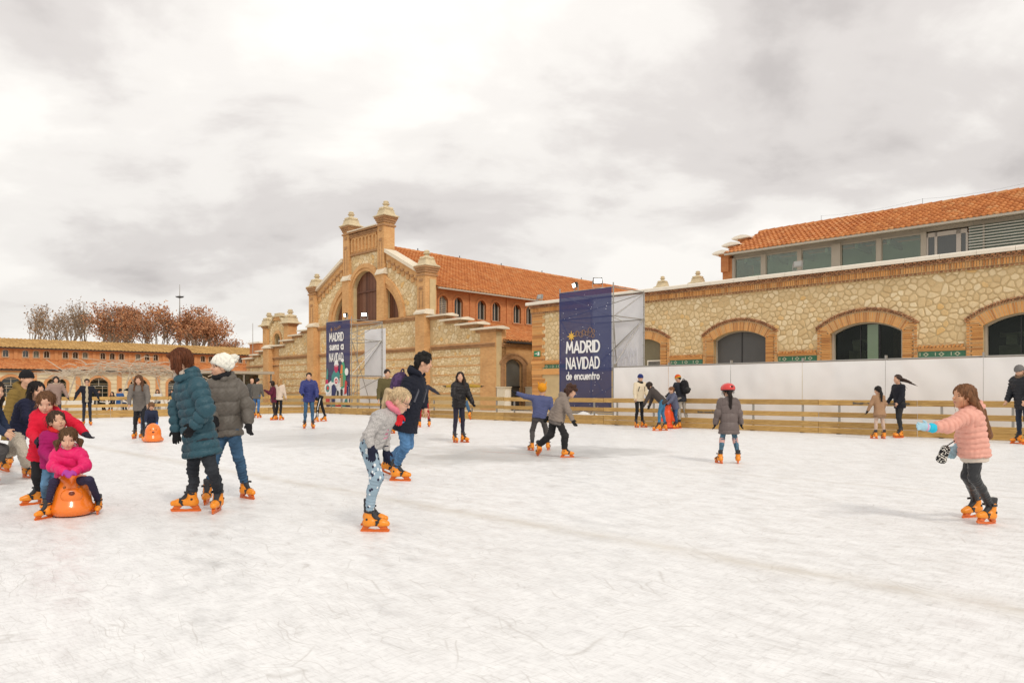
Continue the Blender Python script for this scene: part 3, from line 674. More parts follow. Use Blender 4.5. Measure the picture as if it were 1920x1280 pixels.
# piers, tower pillars, corner pillars
for s in (-1, 1):
    c = s * 2.30
    br.part('pier'); br.box(c - .45, c + .45, -.30, .1, 6.36, 9.75)
    cpz.part('pier_cap'); cpz.box(c - .55, c + .55, -.40, .1, 9.752, 9.86); cpz.prismx([(-.40, 9.86), (.1, 9.86), (.1, 10.2), (-.22, 10.2)], c - .50, c + .50)
    c = s * 2.30
    br.part('tower_pillar'); dk.part('pillar_moulding'); fin.part('finial'); br.box(c - .40, c + .40, -.25, .72, 9.9, 13.55)
    for z0, z1, p in ((13.3, 13.42, .08), (13.56, 13.72, .06), (13.72, 13.86, .12), (13.86, 14.0, .18)): dk.box(c - .40 - p, c + .40 + p, -.25 - p, .72 + p, z0, z1)
    dk.part('pillar_notch'); dk.box(c - .18, c + .18, -.29, -.25, 12.95, 13.15); dk.part('pillar_notch'); dk.box(c - .18, c + .18, -.29, -.25, 12.2, 12.4); dk.part('pillar_groove')
    dk.box(c - .20, c - .14, -.27, -.251, 10.3, 12.1); dk.part('pillar_groove'); dk.box(c + .14, c + .20, -.27, -.251, 10.3, 12.1)
    finial(fin, c, .235, 14.0, .88)
    c = s * 7.2
    fin.part('finial'); br.part('corner_pillar'); dk.part('pillar_moulding'); br.box(c - .44, c + .44, -.38, .62, 6.78, 9.3)
    for z0, z1, p in ((9.1, 9.22, .07), (9.32, 9.48, .06), (9.48, 9.62, .12), (9.62, 9.74, .18)): dk.box(c - .44 - p, c + .44 + p, -.38 - p, .62 + p, z0, z1)
    for z in (8.7, 8.15): dk.part('pillar_notch'); dk.box(c - .20, c + .20, -.42, -.381, z, z + .18)
    dk.part('pillar_groove'); dk.box(c - .22, c - .15, -.40, -.381, 6.9, 8.0); dk.part('pillar_groove'); dk.box(c + .15, c + .22, -.40, -.381, 6.9, 8.0)
    finial(fin, c, .12, 9.74, .84)
    br.part('pilaster'); br.box(c - .50, c + .50, -.50, .1, 0, 6.45); cpz.part('pilaster_cap'); cpz.box(c - .60, c + .60, -.60, .3, 6.452, 6.56); cpz.prismx([(-.60, 6.56), (.3, 6.56), (.3, 6.80), (-.35, 6.80)], c - .56, c + .56)
    # raking coping and stepped corbels
    p0, p1 = (s*2.85, rake(2.85) + .02), (s*6.7, rake(6.7) + .02)
    cpz.part('raking_coping'); br.part('gable_corbels'); dk.part('corbel_moulding'); cpz.prism([p0, p1, (p1[0], p1[1] + .26), (p0[0], p0[1] + .26)], -.34, .75)
    br.prism([(p0[0], p0[1] - .55), (p1[0], p1[1] - .55), (p1[0], p1[1] - .002), (p0[0], p0[1] - .002)], -.14, 0)
    for k in range(7):
        x = 3.0 + k * .54; z = rake(x) - .55
        br.box(min(s*x, s*(x+.34)), max(s*x, s*(x+.34)), -.12, 0, z - .48, z + .1); dk.box(min(s*x, s*(x+.36)), max(s*x, s*(x+.36)), -.20, -.121, z - .12, z + .02)
# tower panel: brick arcade and cornice
br.part('tower_panel'); dk.part('tower_cornice'); cpz.part('tower_coping'); br.box(-1.85, 1.85, -.08, 0, 11.75, 13.3); dk.box(-1.85, 1.85, -.16, 0, 11.62, 11.75)
for k in range(8):
    x = -1.62 + k * .463; br.box(x - .09, x + .09, -.18, -.081, 11.9, 12.75)
for k in range(7):
    x = -1.39 + k * .463; br.prism([(x - .14, 12.75)] + [(x + .14 * math.cos(t), 12.72 + .14 * math.sin(t)) for t in [math.pi * (1 - j/6) for j in range(7)]] + [(x + .14, 12.75), (x + .231, 12.75), (x + .231, 12.98), (x - .231, 12.98), (x - .231, 12.75)], -.18, -.081)
dk.box(-1.85, 1.85, -.24, 0, 12.98, 13.08)
x = -1.8
while x < 1.8: dk.box(x, x + .1, -.30, -.081, 13.09, 13.22); x += .17
dk.box(-1.9, 1.9, -.34, .5, 13.3, 13.42); cpz.box(-1.9, 1.9, -.42, .6, 13.421, 13.50)
# string courses and banding
def course(xa, xb, z, h=.26):
    dk.part('string_course'); br.part('string_course')
    dk.box(gx(xa), gx(xb), -.10, 0, z - h/2, z); dk.box(gx(xa), gx(xb), -.18, 0, z, z + h*.3); br.box(gx(xa), gx(xb), -.13, 0, z + h*.3, z + h/2)
course(-36.0, -22.5, 6.30, .3); course(-43.6, -36.9, 4.12, .3); course(-21.4, -15.17, 4.13, .3); course(-35.8, -22.6, 4.12, .3); course(-48.9, -44.6, 3.46, .22); course(-43.6, -42.7, 3.46, .2)
for z in (3.45, 2.85, 2.25, 1.65, 1.05):
    for xa, xb in ((-42.6, -37.0), (-35.9, -22.6), (-21.3, -16.6), (-48.3, -44.7)):
        if z == 3.45 and xa == -48.3: continue
        br.part('brick_band'); br.box(gx(xa), gx(xb), -.034, 0, z - .045, z + .045)
# brick quoins: ends and beside the pilasters
def quoin(xa, xb, z1, z0=0): br.part('quoin').box(gx(xa), gx(xb), -.05, 0, z0, z1)
quoin(-16.55, -15.14, 4.95); quoin(-48.92, -48.35, 4.2); quoin(-43.62, -42.7, 5.15); quoin(-36.2, -35.75, 6.3, 6.45 if False else 0); quoin(-22.65, -22.2, 6.3)
br.part('pilaster'); cpz.part('pilaster_cap'); br.box(gx(-44.6), gx(-43.6), -.55, .0, 0, 5.0); cpz.box(gx(-44.72), gx(-43.48), -.68, .3, 5.002, 5.12); cpz.prismx([(-.68, 5.12), (.3, 5.12), (.3, 5.34), (-.35, 5.34)], gx(-44.66), gx(-43.54))
dk.part('sill_course').box(-6.0, 6.0, -.06, 0, 6.45, 6.5)
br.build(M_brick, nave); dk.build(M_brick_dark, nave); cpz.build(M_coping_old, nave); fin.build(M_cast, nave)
# boarded windows: planks one by one
pk = MB()
def planks(xa, xb, top, y):
    n = max(2, round((xb - xa) / .17)); pw = (xb - xa) / n
    for k in range(n):
        x0, x1 = xa + k*pw + .006, xa + (k+1)*pw - .006; b = MB(); dy = random.Random(k * 7 + int(xa*10)).uniform(0, .02)
        b.prism([(x0, 6.5), (x1, 6.5), (x1, top(x1)), (x0, top(x0))], y + dy, y + .06); b.build('plank', M_planks_i, nave)
M_planks_i = pieces('boarding', [(0, (0.075, 0.026, 0.014)), (0.4, (0.125, 0.045, 0.022)), (0.8, (0.165, 0.065, 0.034)), (1, (0.20, 0.10, 0.06))], amt=.5, scale=4, rough=.6)
Rm = (1.62**2 + 1.15**2) / (2*1.15)
planks(-1.62, 1.62, lambda x: 9.15 + 1.15 - Rm + math.sqrt(max(0, Rm*Rm - x*x)) + .06, .30)
planks(2.50, ex, lambda x: zs + ell(ex, ez, x) + .05, .26); planks(-ex, -2.50, lambda x: zs + ell(ex, ez, x) + .05, .26)
MB().box(-1.38, 1.38, .22, .29, 8.72, 8.84).build('cross_rail', M_planks, nave)
# stone infill, joined (each stone a few pixels)
cells = []
def inz(x, z):
    ax = abs(x)
    if ax < 7.6 and z > 6.4:
        if z > (rake(ax) - .5 if ax > 1.9 else 11.7): return False
        if ax < ex + .6 and z < zs + ell(ex + .6, ez + .6, ax) and ax > 2.2: return False
        if ax < 1.95 and z < 10.7: return False
        if 1.85 < ax < 2.8: return False
        return True
    X = x + GC
    for a, b, t in stepsR[:3] + [(-16.9, -16.5, 5.0)] + stepsL:
        if a <= X <= b: return z < t - .15
    return ax < 7.7
for (xa, xb, za, zb, sz, sd_) in ((-7.6, 7.6, 6.55, 11.6, .36, 11), (-7.0, 7.0, 3.6, 6.15, .30, 12), (gx(-21.3), gx(-16.55), 4.3, 6.1, .30, 13), (gx(-43.5), gx(-36.9), 4.3, 6.1, .30, 14), (gx(-48.4), gx(-44.7), 3.6, 4.7, .30, 15)):
    cells += stone_cells(xa, xb, za, zb, sz, sd_, gap=.03, keep=inz)
for zb0 in (3.52, 2.92, 2.32, 1.72, 1.12):
    for xa, xb in ((-42.65, -36.9), (-35.8, -22.6), (-21.35, -16.55), (-48.35, -44.7)):
        za, zb = zb0 - .03, min(zb0 + .50, 3.95)
        if zb0 > 3.4 and xa == -48.35: continue
        cells += stone_cells(gx(xa), gx(xb), za, zb, .25, int(zb0*100 + xa), gap=.026)
rnd = random.Random(5); sm = MB()
for p in cells: add_stone(sm, p, 0, .03, rnd)
tag(sm.build('rubble_stones', M_stone, nave), kind='stuff')
# nave: side wall with arched windows, tiled roof
NX = 7.3; LEN = 36.0
sw = MB()                                                # built facing -y, then turned to face +x
wins = [(1.52, .40), (2.92, .40), (5.2, .42), (6.7, .42), (8.97, .42), (10.4, .42), (12.75, .42), (14.2, .42), (16.5, .42), (18.0, .42)]
wall_open(sw, 0.6, LEN, 5.4, 8.42, 0, .4, [(y, h, 6.46, 7.55, .34) for y, h in wins])
def turn(mb): mb.v = [(NX - y, x, z) for x, y, z in mb.v]; return mb
turn(sw).build('side_wall', M_brick_red, nave)
tr_ = MB()
def nv(mb, name): turn(mb).build(name, M_brick_red, nave); return MB()
for y, h in wins: tr_ = MB(); ring(tr_, y, h, 7.55, .34, .16, -.05, .1, 6.46); tr_.box(y - h - .1, y + h + .1, -.08, .1, 6.36, 6.455); nv(tr_, 'window_arch')
for y in (4.05, 7.85, 11.6, 15.4): tr_ = MB(); tr_.box(y - .06, y + .06, -.08, 0, 5.6, 8.3); nv(tr_, 'downpipe')
for i, (y, h) in enumerate(wins):
    P = arc_pts(y, h, 7.55, .34, 12)
    b = MB(); b.prism([(y - h, 6.46)] + P + [(y + h, 6.46)], .22, .24)
    f_ = MB(); f_.box(y - h, y + h, .15, .219, 6.46, 6.52); f_.box(y - h, y - h + .06, .14, .219, 6.46, 7.6); f_.box(y + h - .06, y + h, .14, .219, 6.46, 7.6); f_.box(y - .03, y + .03, .16, .219, 6.46, 7.86)
    fo = turn(f_).build('window', M_frame if i else M_cast, nave)
    turn(b).build('pane', M_glass if i else plain('louvre_board', (0.22, 0.20, 0.16), .7, .3), fo)
    if i == 0:
        lv = MB()
        for k in range(9): lv.prismx([(.12, 6.5 + k*.13), (.21, 6.5 + k*.13 + .09), (.21, 6.5 + k*.13 + .11), (.12, 6.5 + k*.13 + .02)], y - h + .02, y + h - .02)
        turn(lv).build('louvre', plain('grey_louvre', (0.33, 0.29, 0.24), .7, .2), fo)
other = MB(); other.box(-NX, -NX + .4, .6, LEN, 3, 8.42); other.box(-NX, NX, LEN - .4, LEN, 3, 8.42); other.build('rear_walls', M_brick_red, nave)
RZN = 12.42; EZN = 8.42; OH = 7.85
rf = MB(); rf.prism([(-OH, EZN - .12), (0, RZN - .16), (OH, EZN - .12), (OH, EZN - .05), (0, RZN - .07), (-OH, EZN - .05)], .55, LEN); rf.build('roof_base', M_brick_dark, nave)
gt = MB(); gt.box(OH - .05, OH + .10, .6, LEN, EZN - .16, EZN - .06); gt.build('gutter', M_frame, nave)
rt = MB(); tile_roof(.55, LEN, -OH, EZN - .05, 0, RZN - .05, .30, 23, rt, amp=.06, thick=.08, seg=4, seed=3)
rt.v = [(-y, x, z) for x, y, z in rt.v]
tag(rt.build('roof_tiles', M_tile, nave), kind='stuff')
rt2 = MB(); rt2.prism([(-OH, EZN), (0, RZN), (0, RZN - .02), (-OH, EZN - .02)], .55, LEN); rt2.build('far_slope', M_brick_red, nave)
rg = MB(); y = .5
while y < LEN: rg.tube((0, y, RZN - .02), (0, y + .5, RZN + .0), .14, 7, .16); y += .46
rg.build('ridge_tiles', M_tile, nave)
kn = MB()
for y in (5, 9.5, 14.5, 20, 26): kn = MB(); kn.tube((0, y, RZN + .1), (0, y, RZN + .30), .04, 5); kn.build('ridge_knob', M_dark, nave)
# aisle on the right: side wall with door, lean-to roof
AX = gx(-15.17)
aw = MB(); wall_open(aw, .5, 26, 0, 4.25, 0, .4, [(1.56, .82, 0, 2.85, .40)]); aw.v = [(AX - y, x, z) for x, y, z in aw.v]; aw.build('aisle_wall', M_brick, nave)
ar = MB(); ring(ar, 1.56, .82, 2.85, .40, .34, -.06, .1, 0); ring(ar, 1.56, 1.16, 2.98, .52, .10, -.10, .0, 2.9); ar.box(.5, 26, -.10, 0, 3.98, 4.10); ar.box(.5, 26, -.16, 0, 4.10, 4.2)
x = .55
while x < 12: ar.box(x, x + .09, -.21, -.161, 4.1, 4.19); x += .18
ar.v = [(AX - y, x, z) for x, y, z in ar.v]; ar.build('door_surround', M_brick_dark, nave)
dd = MB(); dd.prism(leaf_poly(1.56, .82, 2.85, .40, 1.5, .76, 2.36), .24, .30); dd.v = [(AX - y, x, z) for x, y, z in dd.v]; do = dd.build('door', plain('slate_door', (0.16, 0.165, 0.155), .5, .15, 2), nave)
dd = MB(); dd.box(.76, 2.36, .28, .33, 0.02, 1.46); dd.v = [(AX - y, x, z) for x, y, z in dd.v]; dd.build('lower_panel', M_door, do)
db = MB(); db.box(.76, 2.36, .18, .28, 1.44, 1.52); db.v = [(AX - y, x, z) for x, y, z in db.v]; db.build('transom', M_dark, do)
ab = MB(); ab.prism([(NX, 6.18), (AX + .35, 4.28), (AX + .35, 4.36), (NX, 6.28)], .6, 26); ab.build('aisle_roof_base', M_brick_dark, nave)
atl = MB(); tile_roof(.6, 26, -(AX + .38), 4.36, -NX, 6.28, .30, 17, atl, amp=.07, thick=.05, seg=4, seed=4); atl.v = [(-y, x, z) for x, y, z in atl.v]
tag(atl.build('aisle_roof_tiles', M_tile, nave), kind='stuff')
MB().box(AX + .28, AX + .42, .6, 26, 4.22, 4.32).build('aisle_gutter', M_dark, nave)
# end pier and parapet of the right aisle gable
ep = MB(); ep.box(AX - .35, AX, .5, .9, 0, 5.06); ep.build('end_pier', M_brick, nave)
# left aisle roof glimpsed above the steps, small belfry gable
lr = MB(); lr.prism([(-NX, 7.25), (gx(-43.6), 5.9), (gx(-43.6), 5.8), (-NX, 7.1)], 1.2, 18); lr.build('left_aisle_roof', M_brick_red, nave)
ltl = MB(); tile_roof(gx(-43.2), -NX, 1.2, 5.3, 4.5, 7.15, .30, 12, ltl, amp=.07, thick=.05, seg=4, seed=6); tag(ltl.build('left_roof_tiles', M_tile, nave), kind='stuff')
bel = MB(); bk = Parts(); bc = Parts(); bf = Parts(); BY = 1.0; bk.part('belfry_arch')
wall_open(bel, gx(-46.4), gx(-43.2), 4.3, 6.9, BY, BY + .4, [(gx(-44.85), .55, 5.45, 6.0, .50)])
bel.prism([(gx(-46.4), 6.9), (gx(-43.2), 6.9), (gx(-44.3), 7.75), (gx(-45.3), 7.75)], BY, BY + .4)
bel.build('belfry_wall', M_mortar, nave)
ring(bk, gx(-44.85), .56, 6.0, .50, .26, BY - .10, BY, 5.45)
for xc in (-46.85, -42.85):
    bk.part('belfry_pillar'); bc.part('pillar_moulding'); bf.part('belfry_finial')
    bk.box(gx(xc) - .42, gx(xc) + .42, BY - .25, BY + .6, 4.3, 7.05)
    for z0, z1, p in ((7.05, 7.15, .05), (7.15, 7.25, .11)): bc.box(gx(xc) - .42 - p, gx(xc) + .42 + p, BY - .25 - p, BY + .6 + p, z0, z1)
    finial(bf, gx(xc), BY + .17, 7.25, .95)
bk.part('belfry_top'); bf.part('belfry_cap'); bk.box(gx(-45.5), gx(-44.1), BY - .12, BY + .5, 7.7, 8.0); bf.box(gx(-45.7), gx(-43.9), BY - .25, BY + .6, 8.0, 8.12); bf.box(gx(-45.3), gx(-44.3), BY - .1, BY + .4, 8.12, 8.35)
for s in (-1, 1): bf.part('belfry_coping'); bf.prism([(gx(-44.8) + s*.6, 7.9), (gx(-44.8) + s*1.6, 7.0), (gx(-44.8) + s*1.6, 7.2), (gx(-44.8) + s*.6, 8.1)], BY - .2, BY + .5)
bk.build(M_brick, nave); bc.build(M_brick_dark, nave); bf.build(M_cast, nave)
MB().box(gx(-45.4), gx(-44.3), BY + .41, BY + .45, 5.3, 6.6).build('belfry_recess', M_glass, nave)
sc_ = stone_cells(gx(-46.4), gx(-43.2), 5.2, 7.6, .30, 77, keep=lambda x, z: abs(x - gx(-44.85)) > .8 or z > 6.8)
sm = MB()
for p in sc_: add_stone(sm, p, BY, .03, rnd)
tag(sm.build('belfry_stones', M_stone, nave), kind='stuff')
# two pale service boxes flanking the aisle door
for (y0, y1, h, lab) in ((-.05, .62, 1.42, 'tall cream service box left of the slate aisle door'), (2.55, 3.2, 1.42, 'tall cream service box right of the slate aisle door')):
    o = empty('service_box', grid_pt(-15.17 + .45, (y0 + y1) / 2), ROT_G, lab, 'utility box', 'service boxes by the aisle door')
    m_ = plain('cream_paint', (0.66, 0.58, 0.44), .6, .1)
    MB().box(-.36, .28, -.32, .32, 0, h).build('cabinet', m_, o); MB().box(-.40, .32, -.36, .36, h + .001, h + .06).build('lid', m_, o); MB().box(.281, .295, -.25, .25, .15, h - .15).build('cabinet_door', M_coping, o)

# ------------------------------------------------------------------ the long market hall at the back left
RB = math.atan2(0.665, 0.747)
lb = empty('market_hall', (-67.7, 95.0, 0), RB, 'long low two-storey brick market hall with ochre upper and orange lower tiled roofs', 'building')
LX0, LX1 = -16.0, 41.0
M_wash = plain('orange_brick_wash', (0.56, 0.26, 0.105), 0.9, 0.18, 1.2); M_ochre = pieces('ochre_tile', [(0, (0.38, 0.23, 0.08)), (.5, (0.47, 0.29, 0.10)), (1, (0.55, 0.36, 0.14))], amt=.3)
M_band = plain('pale_stone_courses', (0.66, 0.55, 0.36), 0.9, 0.2, 1.0)
uw = MB(); wn = []; k0 = 2.45 - 4.87 * 4
for b in range(13):
    for j in (-1, 0, 1): wn.append((k0 + b*4.87 + 2.435 + j*1.27, .31))
wn = [p for p in wn if LX0 + 1 < p[0] < LX1 - 1]
wall_open(uw, LX0, LX1, 5.2, 7.30, 6.0, 6.4, [(x, h, 6.0, 6.76, .2) for x, h in wn]); uw.build('upper_wall', M_wash, lb)
pl = MB(); tr = MB()
for b in range(14):
    x = k0 + b*4.87
    if LX0 < x < LX1: MB().box(x - .22, x + .22, 5.86, 5.999, 5.2, 7.04).build('pilaster', M_wash, lb)
pl.box(LX0, LX1, 5.9, 5.999, 7.05, 7.2); pl.build('eave_band', M_wash, lb)
for x, h in wn: tr = MB(); ring(tr, x, h, 6.76, .2, .12, 5.95, 6.05, 6.0, 8); tr.box(x - h - .08, x + h + .08, 5.92, 6.0, 5.90, 5.995); tr.build('window_surround', plain('pale_trim', (0.50, 0.36, 0.24), .9, .15), lb)
for i, (x, h) in enumerate(wn):
    f_ = MB(); f_.box(x - h, x + h, 6.16, 6.2, 6.0, 6.05); f_.box(x - .03, x + .03, 6.16, 6.2, 6.05, 6.94); fo = f_.build('window', M_frame, lb)
    b = MB(); b.box(x - h, x + h, 6.21, 6.23, 6.0, 7.0); b.build('pane', M_glass if i % 4 else M_glass_up, fo)
ur = MB(); ur.prismx([(5.4, 7.28), (10.5, 8.80), (15.6, 7.28), (15.6, 7.20), (5.4, 7.20)], LX0, LX1); ur.build('upper_roof', M_brick_dark, lb)
utl = MB(); tile_roof(LX0, LX1, 5.35, 7.32, 10.5, 8.86, .5, 11, utl, amp=.09, thick=.05, seg=3, seed=7); tag(utl.build('upper_roof_tiles', M_ochre, lb), kind='stuff')
MB().box(LX0, LX1, 5.3, 5.42, 7.16, 7.27).build('gutter', M_dark, lb)
lw = MB(); lops = [(1.2 + 5.2*k, 1.15, 0.0, 2.35, .75) for k in range(-3, 8)]
wall_open(lw, LX0, LX1, 0, 4.1, 0, .4, lops); lw.box(LX0, LX1, .4, 6.0, 3.9, 4.0); lw.build('lower_wall', M_band, lb)
cr = MB(); lt = MB()
for k in range(5):
    lt.box(LX0, LX1, -.03, 0, .35 + k*.62, .40 + k*.62)
for cx, hw, sill, spring, rise in lops:
    cr = MB(); ring(cr, cx, hw, spring, rise, .35, -.08, .1, 0); cr.build('arch', M_wash, lb); MB().box(cx + 2.3, cx + 2.9, -.10, 0, 0, 3.9).build('lower_pilaster', M_wash, lb)
MB().box(LX0, LX1, -.14, 0, 3.72, 3.95).build('eave_course', M_wash, lb); lt.build('wall_joints', plain('buff_joint', (0.42, 0.30, 0.17), .9, .1), lb)
for cx, hw, sill, spring, rise in lops:
    f_ = MB(); f_.box(cx - hw, cx + hw, .22, .30, 1.9, 2.0); f_.box(cx - .04, cx + .04, .22, .30, 2.0, 3.0); f_.box(cx - .5, cx - .44, .22, .30, 0, 1.9); f_.box(cx + .44, cx + .5, .22, .30, 0, 1.9)
    fo = f_.build('window', M_frame, lb)
    b = MB(); b.prism([(cx - hw, 0.02)] + arc_pts(cx, hw, spring, rise, 10) + [(cx + hw, 0.02)], .31, .33); b.build('pane', M_glass, fo)
lrf = MB(); lrf.prismx([(-.5, 4.10), (6.0, 5.62), (6.0, 5.5), (-.5, 4.0)], LX0, LX1); lrf.build('lower_roof', M_brick_dark, lb)
ltl = MB(); tile_roof(LX0, LX1, -.55, 4.16, 6.0, 5.72, .5, 14, ltl, amp=.07, thick=.04, seg=3, seed=9); tag(ltl.build('lower_roof_tiles', M_tile_far if False else M_tile, lb), kind='stuff')
MB().box(LX0, LX1, -.65, -.5, 3.95, 4.10).build('lower_gutter', M_dark, lb)
# ------------------------------------------------------------------ lettering
def _arc(cx, cz, rx, rz, a0, a1, n=10): return [(cx + rx*math.cos(math.radians(a0 + (a1-a0)*k/n)), cz + rz*math.sin(math.radians(a0 + (a1-a0)*k/n))) for k in range(n+1)]
GLY = {
 'M': (.80, [[(0,0),(.10,1),(.40,.30),(.70,1),(.80,0)]]), 'A': (.62, [[(0,0),(.31,1),(.62,0)], [(.12,.27),(.50,.27)]]),
 'D': (.58, [[(.0,0),(.0,1),(.22,1)] + _arc(.22,.5,.36,.5,80,-90,10) + [(0,0)]]), 'R': (.52, [[(0,0),(0,1),(.22,1)] + _arc(.24,.75,.24,.25,80,-90,8) + [(0,.5)], [(.2,.5),(.52,0)]]),
 'I': (.0, [[(0,0),(0,1)]]), 'N': (.56, [[(0,0),(0,1),(.56,0),(.56,1)]]), 'V': (.62, [[(0,1),(.31,0),(.62,1)]]),
 'd': (.50, [_arc(.24,.29,.24,.29,0,360,16), [(.50,1.0),(.50,0)]]), 'e': (.48, [[(.02,.31),(.47,.31)] + _arc(.24,.29,.24,.29,5,315,14)]),
 'n': (.46, [[(0,0),(0,.58)], _arc(.23,.34,.23,.24,180,0,8) + [(.46,0)]]), 'c': (.42, [_arc(.25,.29,.25,.29,50,310,14)]),
 'u': (.46, [[(0,.58),(0,.24)] + _arc(.23,.24,.23,.24,180,360,8) + [(.46,.58)], [(.46,.3),(.46,0)]]), 't': (.36, [[(.14,.88),(.14,0)], [(0,.58),(.36,.58)]]),
 'r': (.30, [[(0,0),(0,.58)], _arc(.2,.36,.2,.22,180,60,6)]), 'o': (.50, [_arc(.25,.29,.25,.29,0,360,16)]), 'a': (.50, [_arc(.24,.29,.24,.29,0,360,16), [(.50,.58),(.50,0)]]),
 's': (.36, [_arc(.18,.43,.17,.15,60,270,8) + _arc(.18,.145,.17,.145,90,-130,8)]), 'i': (0, [[(0,0),(0,.58)], [(0,.78),(0,.82)]]), '-': (.3, [[(0,.3),(.3,.3)]]), '.': (.02, [[(0,0),(.02,.02)]]),
 'w': (.7, [[(0,.58),(.17,0),(.35,.55),(.53,0),(.7,.58)]]), 'l': (0, [[(0,0),(0,1)]]), 'm': (.76, [[(0,0),(0,.58)], _arc(.19,.38,.19,.2,180,0,6) + [(.38,0)], _arc(.57,.38,.19,.2,180,0,6) + [(.76,0)]]),
 ' ': (.3, [])}
def text_width(t, gap=.2): return sum(GLY[c][0] + gap for c in t) - gap
def letter(mb, ch, x, z, h, y, tk, flip=1, yd=-1):
    k = 0
    for st in GLY[ch][1]:
        for (a, b) in zip(st, st[1:]):
            p = (x + flip*a[0]*h, z + a[1]*h); q = (x + flip*b[0]*h, z + b[1]*h); dx, dz = q[0]-p[0], q[1]-p[1]; l = math.hypot(dx, dz) or 1e-6; nx, nz = -dz/l*tk/2, dx/l*tk/2; ex_, ez_ = dx/l*tk*.42, dz/l*tk*.42
            yo = y + yd * .0004 * k; k += 1
            mb.prism([(p[0]-ex_+nx, p[1]-ez_+nz), (p[0]-ex_*1.2, p[1]-ez_*1.2), (p[0]-ex_-nx, p[1]-ez_-nz), (q[0]+ex_-nx, q[1]+ez_-nz), (q[0]+ex_*1.2, q[1]+ez_*1.2), (q[0]+ex_+nx, q[1]+ez_+nz)], yo, yo - yd*.003)
def text(mb_parent, t, x0, x1, z, h, y, tk, mat, name='letter', single=True, flip=1):
    """letters spread between x0 and x1; each is a part of mb_parent"""
    gap = .2; sc = (x1 - x0) / (text_width(t, gap) * h); x = x0; objs = []
    for ch in t:
        wd = GLY[ch][0] * h * sc
        if ch != ' ':
            b = MB(); letter(b, ch, 0, z, h, y, tk); b.v = [((v[0] * sc) * flip + (x if flip > 0 else x1 - (x - x0)), v[1], v[2]) for v in b.v]
            if flip < 0: b.f = [f[::-1] for f in b.f]
            objs.append(b.build(name, mat, mb_parent))
        x += wd + gap * h * sc
    return objs

# ------------------------------------------------------------------ rink fence
M_text = plain('grey_stencil', (0.13, 0.11, 0.085), .8, .3)
M_board_r = M_wood
def fence(name, loc, rz, sx, joints, posts, label, cut=None):
    o = empty(name, loc, rz, label, 'fence'); rnd = random.Random(int(rz * 100))
    for a, b in zip(joints, joints[1:]):
        for (z0, z1) in ((.80, .955), (.475, .615), (.178, .34), (.012, .172)):
            d = MB(); e1, e2 = rnd.uniform(.004, .012), rnd.uniform(.004, .012); dz = rnd.uniform(-.008, .008) if z0 > .1 else 0; L = b - a - e1 - e2
            yo = rnd.uniform(-.006, .006)
            x0, x1, y0, y1 = -L/2, L/2, -.02, .02; hz = (z1 - z0) / 2; ch = .006
            d.prismx([(y0, -hz + ch), (y0 + ch, -hz), (y1, -hz), (y1, hz), (y0 + ch, hz), (y0, hz - ch)], x0, x1)
            bo = d.build('board', M_board_r, o); bo.location = ((a + b) / 2 + (e1 - e2) / 2, sx * (.0) + yo, (z0 + z1) / 2 + dz)
            if sx < 0: bo.rotation_euler = (0, 0, math.pi)
    pm = MB(); pm.box(-.025, .025, -.025, .025, 0, .93); pme = pm.mesh('post', M_steel)
    fm = MB(); fm.box(-.05, .05, -.10, .05, .0, .012); fm.tube((0, -.03, .0), (0, -.03, .05), .02, 6); fme = fm.mesh('foot', M_dark)
    for x in posts:
        p = bpy.data.objects.new('post', pme); C.objects.link(p); p.parent = o; p.location = (x, .052 * sx, 0)
        f_ = bpy.data.objects.new('foot', fme); C.objects.link(f_); f_.parent = p; f_.location = (0, 0, .001); 
        bl = MB()
        for z in (.88, .545, .26, .09): bl.tube((0, -.062 * sx - .011 * sx - .004 * sx, z), (0, -.05 * sx, z), .009, 6)
        bl.build('bolt', M_steel, p)
    return o
J = [8.66 + 2.53 * k for k in range(-10, 6)]; J = [FX + .05] + [j for j in J if j > FX + .5]
PS = sorted([j + .55 for j in J[:-1]] + [j - .47 for j in J[1:]])
fr_ = fence('rink_fence', grid_pt(0, FY), ROT_G, 1, J, PS, 'pine board rink fence running in front of the white screen and stone halls')
for (xa, xb, z, h) in ((9.62, 11.0, .845, .062), (4.85, 5.75, .515, .05)):
    text(fr_, 'ice-world.com', xa, xb, z, h, -.0305, .016, M_text)
JL = [.03 + 2.53 * k for k in range(14)]
PL = sorted([j + .55 for j in JL[:-1]] + [j - .47 for j in JL[1:]])
fence('rink_fence', grid_pt(FX, FY), ROT_G - math.pi/2, -1, JL, PL, 'pine board rink fence along the left side in front of the market hall')

# ------------------------------------------------------------------ screens, scaffolds, banners
def cloth_mat(name, col, alpha=0.94, rough=.75, tr=0.25):
    if name in MATS: return MATS[name]
    m, nt, p = new_mat(name); v = objco(nt); n = tnoise(nt, v, 1.3, 4)
    nt.links.new(mixc(nt, n, tuple(c*.965 for c in col), tuple(min(1, c*1.06) for c in col)), p.inputs['Base Color']); p.inputs['Roughness'].default_value = rough; p.inputs['Specular IOR Level'].default_value = .25
    tl = nt.nodes.new('ShaderNodeBsdfTranslucent'); tl.inputs[0].default_value = (*col, 1); tp = nt.nodes.new('ShaderNodeBsdfTransparent')
    m1 = nt.nodes.new('ShaderNodeMixShader'); m1.inputs[0].default_value = tr; m2 = nt.nodes.new('ShaderNodeMixShader'); m2.inputs[0].default_value = 1 - alpha
    out = nt.nodes['Material Output']
    nt.links.new(p.outputs[0], m1.inputs[1]); nt.links.new(tl.outputs[0], m1.inputs[2]); nt.links.new(m1.outputs[0], m2.inputs[1]); nt.links.new(tp.outputs[0], m2.inputs[2]); nt.links.new(m2.outputs[0], out.inputs[0])
    MATS[name] = m; return m
